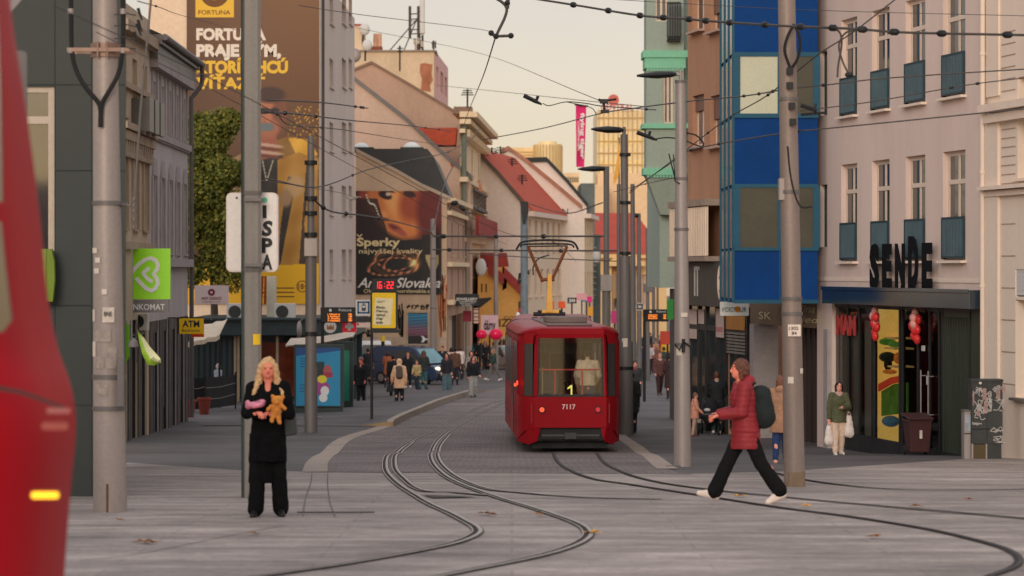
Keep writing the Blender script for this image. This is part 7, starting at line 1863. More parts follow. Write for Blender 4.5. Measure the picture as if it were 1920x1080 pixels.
# corner skirts reaching lower on both sides of the dark recess
for sg in (-1, 1):
 mb.add([(sg*.80,.02,.3),(sg*.86,.0,.7),(sg*1.0,.2,.7),(sg*1.24,.95,.7),(sg*1.24,.95,.24),(sg*1.0,.25,.2),(sg*.72,.03,.62)],[(0,6,1),(0,1,2,5),(5,2,3,4)])
BODY = mb.build('body', TRED, t, smooth=True)
# roof cap with sloping shoulders
zs = 2.86
rsec = lambda hw, zt, r, zb=2.62: [(-hw, zb)] + section(hw, zb, zt, r)[1:-1] + [(hw, zb)]
mb = loft([(.02,rsec(.80,ZT - .05,.10,2.87)),(.14,rsec(.90,ZT - .01,.2,2.80)),(.5,rsec(1.12,ZT,.36,2.70)),(.95,rsec(1.23,ZT + .01,.42)),(9.0,rsec(1.23,ZT + .01,.44)),(9.15,rsec(1.1,ZT - .1,.4))])
n_ = len(rsec(1, 3, .1)); mb.add([(x_, .02, z) for x_, z in rsec(.80, ZT - .05, .10, 2.87)], [tuple(range(n_))])
mb.build('roof', TRED, t, smooth=True)
mb = MB().box(-.55, .55, .35, 8.6, ZT, ZT + .05); mb.box(-.5, .5, 1.6, 3.2, ZT + .05, ZT + .2); mb.build('roof_panel', TROOF, t, bevel=.03)
# glazing and posts
zb_, zt_ = 1.37, 2.87
mb = MB(); mb.add([(-.80,.015,zb_),(.80,.015,zb_),(.765,.06,zt_ - .02),(-.765,.06,zt_ - .02)],[(0,1,2,3)]); mb.build('rear_window',TG,t)
mb = MB()
for sg in (-1, 1):
 mb.add([(sg * .84, .0, zb_), (sg * .90, .09, zb_), (sg * .86, .14, zt_), (sg * .79, .045, zt_)], [(0, 1, 2, 3)])
 mb.add([(sg * .79, .006, zb_), (sg * .845, .0, zb_), (sg * .80, .045, zt_), (sg * .755, .055, zt_)], [(0, 1, 2, 3)])
mb.add([(-.80, .03, zt_ - .1), (.80, .03, zt_ - .1), (.80, .02, zt_ + .02), (-.80, .02, zt_ + .02)], [(0, 1, 2, 3)])
mb.build('window_post', TRED, t)
mb = MB()
mb.add([(-.79, .006, zb_ - .005), (.79, .006, zb_ - .005), (.79, .012, zb_ + .05), (-.79, .012, zb_ + .05)], [(0, 1, 2, 3)])
for sg in (-1, 1): mb.add([(sg * .80, .004, zb_), (sg * .765, .010, zb_), (sg * .735, .05, zt_ - .03), (sg * .77, .05, zt_ - .03)], [(0, 1, 2, 3)])
mb.build('window_seal', BLACK, t)
mb = MB()
for sg in (-1, 1):            # corner windows
 mb.add([(sg * .915, .10, zb_ + .0), (sg * 1.10, .40, zb_), (sg * 1.09, .42, zt_ - .22), (sg * .90, .14, zt_ - .22)], [(0, 1, 2, 3)])
mb.build('corner_window', TRIM, t)
mb = MB()
for sg in (-1, 1):
 mb.add([(sg * 1.105, .40, zb_), (sg * 1.245, .95, zb_), (sg * 1.23, .95, zt_), (sg * 1.09, .42, zt_)], [(0, 1, 2, 3)])
 mb.add([(sg * .90, .09, zt_ - .24), (sg * 1.12, .45, zt_ - .24), (sg * 1.10, .45, zt_ + .02), (sg * .87, .10, zt_ + .02)], [(0, 1, 2, 3)])
mb.build('corner_panel', TRED, t)
mb = MB()
for sg in (-1, 1):
 for a, b in ((1.05, 1.95), (2.05, 2.95), (4.35, 5.6), (5.7, 7.0), (7.1, 8.3)): mb.box(sg * 1.252 - .004, sg * 1.252 + .004, a, b, 1.5, 2.66)
mb.build('side_window', TRIM, t)
mb = MB()
for sg in (-1, 1):
 for a,b in ((.95,1.05),(1.95,2.05),(2.95,4.35),(5.6,5.7),(7.0,7.1),(8.3,9.0)): mb.box(sg*1.245 - .006,sg*1.245 + .006,a,b,1.36,2.7)
 mb.box(sg * 1.244 - .006, sg * 1.244 + .006, 1.05, 8.3, 1.36, 1.5)
mb.build('side_post', TRED, t)
for sg in (-1, 1):
 d_ = MB().box(sg*1.262 - .008,sg*1.262 + .008,3.0,4.3,.35,2.6).build('door',TREDD,t); MB().box(sg*1.272 - .003,sg*1.272 + .003,3.1,3.6,1.0,2.5).box(sg*1.272 - .003,sg*1.272 + .003,3.7,4.2,1.0,2.5).build('pane',TRIM,d_)
mb = MB()
for sg in (-1, 1):
 mb.box(sg*1.257 - .004,sg*1.257 + .004,.97,9,.66,.68); mb.box(sg*1.256 - .004,sg*1.256 + .004,2.0,2.02,.3,1.4); mb.box(sg*1.256 - .004,sg*1.256 + .004,1.05,2.95,1.46,1.5)
mb.build('body_seam', BLACK, t)
# recess, coupler, wheels
mb = MB().box(-.78,.78,.12,.4,.3,.66); mb.box(-1.1,1.1,.9,8.9,.16,.3); mb.box(-.7,.7,.03,.12,.34,.4); mb.box(-.9,.9,.4,.9,.1,.5); mb.build('underframe',TGREY,t)
mb = MB().cyl((0,-.05,.42),(0,.3,.42),.07); mb.box(-.14,.14,-.04,.04,.34,.5); mb.box(-.7,.7,-.0,.02,.4,.46); mb.build('coupler',mat('greasy steel',(.07,.068,.065),.5,.4),t,bevel=.01)
for yy in (2.0, 3.6):
 for sg in (-1, 1): MB().cyl((sg * .45, yy, .3), (sg * .58, yy, .3), .33, n=24).build('wheel', TGREY, t)
# lights, number
TL = mat('red lamp glass', (.9, .06, .02), .3, emit=2.2); TLD = mat('dim red lamp glass', (.55, .02, .03), .3, emit=.6)
for px, m_ in ((1016, TL), (1121, TLD)):
 o = MB().disc(tx(px), tz(768), .085, -.03, .0).build('tail_light', BLACK, t); MB().disc(tx(px), tz(768), .055, -.036, -.0305).build('lens', m_, o)
MB().text('7117',tx(1054),tz(767),.115,-.004,w=tx(1079) - tx(1054),bold=.02).build('fleet_number',mat('pale fleet number',C(200,170,166,1.5),.5),t)
mb = MB().prism([(tx(1070),tz(740)),(tx(1073),tz(740)),(tx(1073),tz(722)),(tx(1070.5),tz(722)),(tx(1064),tz(727)),(tx(1064),tz(730)),(tx(1070),tz(727))],.004,.008); mb.build('line_number',lit('yellow green route number',(.62,.6,.12),.6),t)
mb = MB()
for sg in (-1, 1): mb.box(sg * .9 - .05, sg * .9 + .05, .085, .1, .72, 1.2)
mb.build('panel_seam', TREDD, t)
# interior: floor, seats, rails
mb = MB().box(-1.15, 1.15, .6, 8.8, .6, .65); mb.box(-1.1, 1.1, 8.6, 8.7, .95, 2.7); mb.build('floor', mat('tram floor', (.06, .06, .06), .8), t)
mb = MB()
for yy in (1.4, 2.3, 4.8, 5.6, 6.4, 7.2):
 for xx in (-.85,-.4,.65): mb.box(xx - .2,xx + .2,yy,yy + .4,1.3,1.37); mb.box(xx - .2,xx + .2,yy + .36,yy + .42,1.37,1.85); mb.box(xx - .05,xx + .05,yy + .1,yy + .3,.65,1.3)
mb.build('seat', mat('blue grey seat', C(54, 66, 84, 1.6), .7), t)
RAILR = mat('red hand rail', C(150, 50, 46, 1.9), .4)
mb = MB().cyl((-.78, .3, 2.0), (.72, .3, 2.0), .022); mb.cyl((-.36, .3, .95), (-.36, .3, 2.0), .022); mb.cyl((.3, .3, .95), (.3, .3, 2.0), .022)
for yy in (3.0, 5.2, 7.4):
 for xx in (-.35, .35): mb.cyl((xx, yy, .95), (xx, yy, 2.75), .02)
mb.build('hand_rail', RAILR, t)
mb = MB().cyl((-.66, .4, 1.0), (-.66, .4, 2.05), .02); mb.build('steel_pole', STEEL, t)
mb = MB().box(-.5,.5,3,3.05,2.3,2.65); mb.box(.3,.8,8.3,8.4,1.1,2.5); mb.build('partition',mat('grey partition',C(92,84,78,1.7),.6),t)
MB().box(-.03, .03, 1.0, 8.4, 2.735, 2.75).build('ceiling_light', lit('tram ceiling light', (.75, .7, .62), .8), t)
# front section beyond the joint, bending to the right, and gangway
mb = loft([(9.0, section(1.1, .4, ZT - .1, .2)), (9.9, section(1.1, .4, ZT - .1, .2))]); mb.build('gangway', RUBBER, t, smooth=True)
mb = MB(); ca, sa = math.cos(math.radians(-3.5)), math.sin(math.radians(-3.5))
fs = [(9.9, section(1.22, .28, ZT, .38)), (18.0, section(1.22, .28, ZT, .38)), (19.3, section(.8, .4, ZT - .2, .3))]
loft(fs,0,mb); mb.v = [(a*ca - (b - 9.5)*sa,a*sa + (b - 9.5)*ca + 9.5,c) for a,b,c in mb.v]; mb.build('front_section',TRED,t,smooth=True)
mb = MB()
for sg in (-1, 1):
 for k in range(5): mb.box(sg * 1.232 - .004, sg * 1.232 + .004, 10.3 + 1.5 * k, 11.6 + 1.5 * k, 1.5, 2.6)
mb.v = [(a * ca - (b - 9.5) * sa, a * sa + (b - 9.5) * ca + 9.5, c) for a, b, c in mb.v]; mb.build('front_window', TRIM, t)
MB().box(-1.27, -1.24, .62, .72, 1.62, 1.72).box(-1.3, -1.25, 1.5, 1.56, 1.55, 1.62).build('side_marker', TL, t)
# pantograph
YPt = 75.0
def pp(px, py, dy=0):
 q = pt(px, py, YPt) - Vector(t.location); a = -t.rotation_euler.z
 return Vector((q.x * math.cos(a) - q.y * math.sin(a), q.x * math.sin(a) + q.y * math.cos(a) + dy, q.z))
PAN = mat('brown pantograph tube', C(104, 58, 36, 1.6), .5, .2, var=.2); PANY = mat('yellow pantograph arm', C(206, 160, 78, 1.7), .5, var=.1)
mb = MB(); mb.add([pp(1024,585,-.1),pp(1036,585,-.1),pp(1034,514,-.1),pp(1027,514,-.1),pp(1024,585,.1),pp(1036,585,.1),pp(1034,514,.1),pp(1027,514,.1)],[(0,1,2,3),(4,7,6,5),(0,4,5,1),(1,5,6,2),(2,6,7,3),(3,7,4,0)]); mb.build('lower_arm',PANY,t)
mb = MB().tube([pp(1018,529),pp(1012,515),pp(990,462)],.045,8); mb.tube([pp(1034,527),pp(1040,513),pp(1063,462)],.045,8); mb.cyl(pp(1013,524),pp(1040,524),.05); mb.build('upper_arm',PAN,t,smooth=True)
mb = MB().tube([tuple(q) for q in spline([tuple(pp(*q)) for q in ((968,468),(976,456),(990,452),(1030,450),(1066,452),(1078,457),(1084,468))],5)],.03,8); mb.tube([tuple(q) for q in spline([tuple(pp(q[0],q[1],.35)) for q in ((976,463),(984,458),(1030,457),(1070,458),(1078,464))],5)],.025,8); mb.cyl(pp(988,462),pp(1064,461),.02); mb.build('collector_bow',BLACK,t,smooth=True)
mb = MB().tube([tuple(q) for q in spline([tuple(pp(*q)) for q in ((1000,516),(1000,500),(1010,485),(1030,478))],4)],.02); mb.build('horn',BLACK,t)
mb = MB()
for px in (1003, 1018, 1045, 1062): mb.lathe([(.07, 0), (.09, .04), (.06, .08), (.09, .12), (.06, .16), (.08, .2)], pp(px, 608), 10)
mb.cyl(pp(1000,589),pp(1060,589),.06); mb.cyl(pp(1008,584),pp(1052,584),.04); mb.cyl(pp(995,600),pp(1068,600),.04); mb.build('pantograph_base',BLACK,t)
MB().cyl(pp(1016, 585), pp(1048, 585), .06).build('spring', PANY, t)
# ================================================================ foreground tram passing at the left edge
FY = 12.0; s = (FY + 1.25) / F
t = thing('tram', 'blurred red tram nose with amber indicator passing close in front', 'tram', ((143 - CX) * s, FY, gz(FY)))
lo = t.location.copy()
def fxz(px, py): return ((px - CX) * s - lo.x, ZC - (py - HY) * s - lo.z)
prof = spline([fxz(a,b) for a,b in ((8,-160),(22,-60),(36,60),(54,170),(72,300),(86,420),(100,560),(118,650),(142,720),(151,775),(150,830),(143,900),(135,1000),(127,1120),(118,1240))],4)
LEN = -9.0
def fsec(y_, off, zo=0):
 pr = [(min(p[0] - off, 0 + 9), p[1]) for p in prof]
 return [(x_, z) for x_, z in pr] + [(LEN, pr[-1][1]), (LEN, pr[0][1])]
secs = []
for y_,off in ((0.0,.62),(.06,.36),(.2,.16),(.5,.04),(1.1,0),(1.6,.09),(2.0,.2),(2.3,.34),(2.44,.5),(2.5,.75)): secs.append((y_,fsec(y_,off)))
mb = MB(); n_ = len(secs[0][1]); vs = [(x_, y_, z) for y_, s_ in secs for x_, z in s_]
mb.add(vs, [(j * n_ + i, j * n_ + (i + 1) % n_, (j + 1) * n_ + (i + 1) % n_, (j + 1) * n_ + i) for j in range(len(secs) - 1) for i in range(n_)])
mb.add([(x_, 0, z) for x_, z in secs[0][1]], [tuple(range(n_))]); mb.add([(x_, 2.5, z) for x_, z in secs[-1][1]], [tuple(range(n_ - 1, -1, -1))])
FRED = mat('glossy tram red', C(140, 12, 24, 1.5), .5, var=.06, scale=.6, coat=.03, fine=.01, spec=.12)
s = FY / F
mb.build('body', FRED, t, smooth=True)
MB().prism([fxz(-40,380),fxz(4,420),fxz(12,500),fxz(24,600),fxz(8,622),fxz(-40,628)],-.03,-.002).prism([fxz(-40,-120),fxz(-6,-60),fxz(2,160),fxz(6,380),fxz(-40,360)],-.03,-.002).build('side_window',TRIM,t)
MB().prism([fxz(-40,716),fxz(40,732),fxz(95,752),fxz(122,764),fxz(122,769),fxz(95,758),fxz(40,739),fxz(-40,724)],-.006,-.001).build('body_seam',BLACK,t)
MB().rrect(*[q for q in (fxz(88,0)[0],fxz(132,0)[0],fxz(0,775)[1],fxz(0,765)[1])],.008,-.008,-.001).build('handle',mat('pale trim',C(150,84,84,1.2),.4),t)
MB().rrect(fxz(78,0)[0],fxz(128,0)[0],fxz(0,806)[1],fxz(0,792)[1],.012,-.006,-.001).build('reflector',mat('salmon reflector',C(150,66,60,1.1),.4),t)
o = MB().rrect(fxz(57,0)[0],fxz(114,0)[0],fxz(0,936)[1],fxz(0,919)[1],.016,-.012,-.001).build('indicator',mat('dark amber housing',(.2,.06,.01),.4),t)
MB().rrect(fxz(60,0)[0],fxz(111,0)[0],fxz(0,934)[1],fxz(0,922)[1],.012,-.018,-.0125).build('lens',lit('amber indicator',(1.0,.48,.02),1.6),o)
mb = MB()
for k in range(3):
 for yy in (.5, 2.0): mb.cyl((-2 - 1.9 * k, yy - .06, .32), (-2 - 1.9 * k, yy + .06, .32), .33, n=20)
mb.build('wheel', TGREY, t); MB().box(LEN + .5, -1, .3, 2.2, .25, .7).build('underframe', TGREY, t)
# ================================================================ cars
def car(label, px, Y, L_, W_, H_, rz, paint, kind='van', lights=False, group=None):
 loc = ((px - CX) / F * Y, Y, gz(Y)); t = thing('parked_car' if not lights else 'van', label, 'van' if kind == 'van' else 'car', loc, rz, group)
 # local x = forward
 l = L_ / 2
 if kind == 'van':
  low = [(-l,.35),(-l - .02,.8),(-l + .02,H_*.56),(l*.50,H_*.56),(l*.88,H_*.50),(l*.98,.72),(l,.42),(l*.95,.25),(-l*.95,.25)]
  up = [(-l + .03, H_ * .555), (-l + .12, H_ * .92), (-l + .35, H_), (l * .12, H_), (l * .30, H_ * .95), (l * .62, H_ * .555)]
  glass_side = [[(l*.16,H_*.58),(l*.16,H_*.88),(l*.27,H_*.86),(l*.50,H_*.58)],[(-l*.28,H_*.58),(-l*.28,H_*.88),(l*.12,H_*.88),(l*.12,H_*.58)]]
  ws = ((l * .64, H_ * .565), (l * .32, H_ * .93)); rw = ((-l + .025, H_ * .6), (-l + .1, H_ * .9))
 else:
  low = [(-l, .35), (-l * .98, .75), (-l * .9, H_ * .58), (l * .45, H_ * .58), (l * .9, H_ * .5), (l, .6), (l * .98, .3), (-l * .95, .25)]
  up = [(-l * .88, H_ * .575), (-l * .55, H_ * .95), (-l * .3, H_), (l * .1, H_), (l * .5, H_ * .575)]
  glass_side = [[(-l*.68,H_*.6),(-l*.46,H_*.9),(-l*.08,H_*.92),(-l*.08,H_*.6)],[(-l*.03,H_*.6),(-l*.03,H_*.92),(l*.08,H_*.92),(l*.38,H_*.6)]]
  ws = ((l * .51, H_ * .585), (l * .13, H_ * .97)); rw = ((-l * .89, H_ * .6), (-l * .57, H_ * .93))
 hw = W_ / 2; mb = MB()
 mb.prism(low, -hw, hw); n0 = len(mb.v); mb.prism(up, -hw * .95, hw * .95)
 for i in range(n0, len(mb.v)):
  a, b, c = mb.v[i]; k = 1 - .16 * max(0, (c - H_ * .56) / (H_ * .44)); mb.v[i] = (a, b * k, c)
 mb.build('body', paint, t, bevel=.06, seg=3)
 for sg in (-1, 1):
  mb = MB()
  for g in glass_side: mb.add([(a,sg*(hw*.95*(1 - .16*max(0,(c - H_*.56)/(H_*.44))) + .012),c) for a,c in g],[tuple(range(len(g)))])
  mb.build('side_window', PANE, t)
 def cross(seg, nm, m_, out_):
  (x0, z0), (x1, z1) = seg; w0, w1 = hw * .88, hw * .75
  MB().add([(x0 + out_, -w0, z0), (x0 + out_, w0, z0), (x1 + out_, w1, z1), (x1 + out_, -w1, z1)], [(0, 1, 2, 3)]).build(nm, m_, t)
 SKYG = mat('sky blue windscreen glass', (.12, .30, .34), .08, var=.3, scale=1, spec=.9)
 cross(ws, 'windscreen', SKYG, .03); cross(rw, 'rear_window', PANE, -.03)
 for xx in (-l * .62, l * .64):
  for sg in (-1, 1):
   o = MB().cyl((xx,sg*(hw - .18),.31),(xx,sg*(hw + .015),.31),.31,n=22).build('wheel',RUBBER,t); MB().cyl((xx,sg*(hw + .012),.31),(xx,sg*(hw + .022),.31),.19,n=16).build('rim',STEEL,o)
 for sg in (-1, 1):
  MB().ell((l*.93,sg*hw*.74,.80),(.10,.20,.12),12,8).build('headlight',lit('lit headlight',(1,.82,.55),1.3) if lights else STEEL,t,smooth=True)
  MB().box(-l - .05, -l + .05, sg * hw * .8 - .1, sg * hw * .8 + .1, .75, 1.15).build('tail_light', mat('tail red', (.25, .02, .02), .3), t)
  MB().ell((l * .42, sg * (hw + .1), H_ * .6), (.08, .1, .09), 10, 6).build('mirror', BLACK, t, smooth=True)
 MB().box(l * .93, l + .05, -hw * .9, hw * .9, .28, .6).build('front_bumper', BLACK if lights else paint, t, bevel=.04)
 MB().box(-l - .06, -l + .1, -hw * .92, hw * .92, .3, .55).build('rear_bumper', BLACK, t, bevel=.04)
 return t
NAVY = mat('dark navy car paint', C(36, 48, 70, 1.9), .2, var=.08, coat=.7)
SILV = mat('silver car paint', C(150, 150, 148, 1.7), .25, .2, var=.05, coat=.6)
WHP = mat('white car paint', C(196, 192, 184, 1.6), .25, var=.04, coat=.6)
car('dark navy van with lit headlights facing right among the pedestrians', 776, 133.5, 4.5, 1.8, 1.9, math.radians(-38), NAVY, lights=True)
v = car('white emergency van seen from behind with yellow and teal stripes', 700, 141, 4.8, 1.9, 2.15, math.radians(97), WHP)
mb = MB()
for z0, z1, mi in ((1.32, 1.48, 0), (1.12, 1.28, 1), (.92, 1.06, 2)): mb.box(-2.49, -2.452, -.8, .8, z0, z1, mi)
mb.build('stripe',[mat('teal stripe',C(40,120,140,1.6),.5),mat('yellow stripe',C(210,170,50,1.6),.5),mat('orange stripe',C(190,90,60,1.6),.5)],v)
car('silver parked car nearest the tram, left of its roof',955,168,4.3,1.75,1.5,math.radians(-62),SILV,'car',group='cars parked by the yellow house')
car('white parked car half hidden behind the silver one by the yellow house',962,178,4.4,1.8,1.95,math.radians(-60),WHP,'car',group='cars parked by the yellow house')
# ================================================================ people: smooth blended bodies
def nets(d, lo, h):
 """surface nets over a distance grid"""
 s_ = d < 0
 c = np.zeros(tuple(n - 1 for n in d.shape), np.int8)
 sl = lambda a, i, n: a[(slice(i[0], n[0] - 1 + i[0]), slice(i[1], n[1] - 1 + i[1]), slice(i[2], n[2] - 1 + i[2]))]
 n = d.shape; C8 = [(i, j, k) for i in (0, 1) for j in (0, 1) for k in (0, 1)]
 for q in C8: c += sl(s_, q, n)
 m = (c > 0) & (c < 8)
 if not m.any(): return np.zeros((0, 3)), np.zeros((0, 4), int)
 idx = np.full(m.shape, -1, int); I = np.argwhere(m); idx[m] = np.arange(len(I))
 acc = np.zeros((len(I), 3)); cnt = np.zeros(len(I))
 for a in C8:
  for ax in range(3):
   if a[ax]: continue
   b = list(a); b[ax] = 1
   va = d[I[:, 0] + a[0], I[:, 1] + a[1], I[:, 2] + a[2]]; vb = d[I[:, 0] + b[0], I[:, 1] + b[1], I[:, 2] + b[2]]
   x_ = (va < 0) != (vb < 0); t_ = np.where(x_, va / np.where(x_, va - vb, 1), 0)
   P = np.tile(np.array(a, float), (len(I), 1)); P[:, ax] += t_; acc[x_] += P[x_]; cnt[x_] += 1
 V = (I + acc / cnt[:, None]) * h + np.array(lo)
 Q = []
 for ax in range(3):
  u, v = [(1, 2), (2, 0), (0, 1)][ax]
  A = [slice(None)] * 3; B = [slice(None)] * 3; A[ax] = slice(0, n[ax] - 1); B[ax] = slice(1, n[ax])
  sa, sb = s_[tuple(A)], s_[tuple(B)]
  E = np.argwhere(sa != sb); E = E[(E[:, u] > 0) & (E[:, v] > 0) & (E[:, u] < n[u] - 1) & (E[:, v] < n[v] - 1)]
  if not len(E): continue
  o = sa[tuple(E.T)]
  def g(du, dv):
   e_ = E.copy(); e_[:, u] -= du; e_[:, v] -= dv; return idx[tuple(e_.T)]
  q = np.stack([g(1, 1), g(0, 1), g(0, 0), g(1, 0)], 1); q[~o] = q[~o][:, ::-1]; Q.append(q)
 return V, np.concatenate(Q)
class Fld:
 def __init__(s, lo, hi, h):
  s.lo = np.array(lo, float); s.h = h; s.n = np.ceil((np.array(hi) - s.lo) / h).astype(int) + 1
  s.ax = [s.lo[i] + h * np.arange(s.n[i]) for i in range(3)]; s.d = np.ones(tuple(s.n), np.float32)
 def _r(s, lo, hi, k):
  m = k + 3*s.h; a = np.clip(np.floor((np.array(lo) - m - s.lo)/s.h).astype(int),0,s.n); b = np.clip(np.ceil((np.array(hi) + m - s.lo)/s.h).astype(int) + 1,0,s.n)
  if (b <= a).any(): return None
  S_ = tuple(slice(a[i], b[i]) for i in range(3))
  return S_, s.ax[0][S_[0]][:, None, None], s.ax[1][S_[1]][None, :, None], s.ax[2][S_[2]][None, None, :]
 def put(s, lo, hi, fn, k):
  r = s._r(lo, hi, k)
  if r is None: return
  S_, X, Y, Z = r; b = fn(X, Y, Z); a = s.d[S_]
  h_ = np.clip(.5 + .5 * (a - b) / k, 0, 1); s.d[S_] = a * (1 - h_) + b * h_ - k * h_ * (1 - h_)
 def cut(s, lo, hi, fn):
  r = s._r(lo, hi, .01)
  if r is None: return
  S_, X, Y, Z = r; s.d[S_] = np.maximum(s.d[S_], -fn(X, Y, Z))
 def rc(s, a, b, ra, rb, k=.02, sy=1.0):
  a, b = np.array(a, float), np.array(b, float); v = b - a; L2 = max(v @ v, 1e-9); r = max(ra, rb)
  def fn(X, Y, Z):
   t_ = np.clip(((X - a[0]) * v[0] + (Y - a[1]) * v[1] + (Z - a[2]) * v[2]) / L2, 0, 1)
   return np.sqrt((X - a[0] - v[0] * t_) ** 2 + ((Y - a[1] - v[1] * t_) / sy) ** 2 + (Z - a[2] - v[2] * t_) ** 2) - (ra + (rb - ra) * t_)
  s.put(np.minimum(a, b) - r, np.maximum(a, b) + r, fn, k)
 @staticmethod
 def efn(c, r, yaw=0.0, pitch=0.0):
  ca, sa, cp, sp = math.cos(yaw), math.sin(yaw), math.cos(pitch), math.sin(pitch)
  def fn(X, Y, Z):
   x_, y_, z = X - c[0], Y - c[1], Z - c[2]; x_, y_ = x_ * ca + y_ * sa, -x_ * sa + y_ * ca; y_, z = y_ * cp + z * sp, -y_ * sp + z * cp
   q = np.sqrt((x_ / r[0]) ** 2 + (y_ / r[1]) ** 2 + (z / r[2]) ** 2); return (q - 1) * min(r)
  return fn
 def el(s, c, r, k=.02, yaw=0.0, pitch=0.0):
  m = max(r); s.put(np.array(c) - m, np.array(c) + m, s.efn(c, r, yaw, pitch), k)
 def col(s, p0, p1, r0, r1, k=.03):
  """elliptical column between two centres, r = (rx, ry)"""
  def fn(X, Y, Z):
   t_ = np.clip((Z - p0[2]) / (p1[2] - p0[2]), 0, 1); cx_ = p0[0] + (p1[0] - p0[0]) * t_; cy_ = p0[1] + (p1[1] - p0[1]) * t_
   a = r0[0] + (r1[0] - r0[0]) * t_; b = r0[1] + (r1[1] - r0[1]) * t_
   e_ = (np.sqrt(((X - cx_) / a) ** 2 + ((Y - cy_) / b) ** 2) - 1) * np.minimum(a, b)
   return np.maximum(e_, np.maximum(min(p0[2], p1[2]) - Z, Z - max(p0[2], p1[2])))
  m = max(*r0, *r1); s.put(np.minimum(p0, p1) - [m, m, 0], np.maximum(p0, p1) + [m, m, 0], fn, k)
 def wob(s, amp, freq, seed=0):
  X, Y, Z = s.ax[0][:, None, None], s.ax[1][None, :, None], s.ax[2][None, None, :]
  s.d = s.d + amp*(np.sin(X*freq*1.1 + seed + 2*np.sin(Z*freq*.6))*np.sin(Z*freq*.9 + seed*2 + 1.5*np.sin(Y*freq)) ).astype(np.float32)
 def mesh(s): return nets(s.d, s.lo, s.h)
def nobj(name, V, Q, mats, parent, mi=None):
 me = bpy.data.meshes.new(name); me.from_pydata(V.tolist(), [], Q.tolist())
 for m in (mats if isinstance(mats, (list, tuple)) else [mats]): me.materials.append(m)
 if mi is not None: me.polygons.foreach_set('material_index', mi.astype(np.int32).tolist())
 me.polygons.foreach_set('use_smooth', [True] * len(Q)); me.update()
 o = bpy.data.objects.new(name, me); COL.objects.link(o); o.parent = parent; return o
SKIN = mat('skin', C(186, 128, 108, 1.7), .55, var=.08, scale=12); SKIN2 = mat('warm skin', C(190, 112, 92, 1.7), .55, var=.08, scale=12)
LIP = mat('lips', C(164, 84, 80, 1.6), .5); EYE = mat('eye dark', (.03, .02, .018), .3); EYEW = mat('eye white', (.5, .45, .42), .3)
def rotz(v, a): return np.array([v[0] * math.cos(a) - v[1] * math.sin(a), v[0] * math.sin(a) + v[1] * math.cos(a), v[2]])
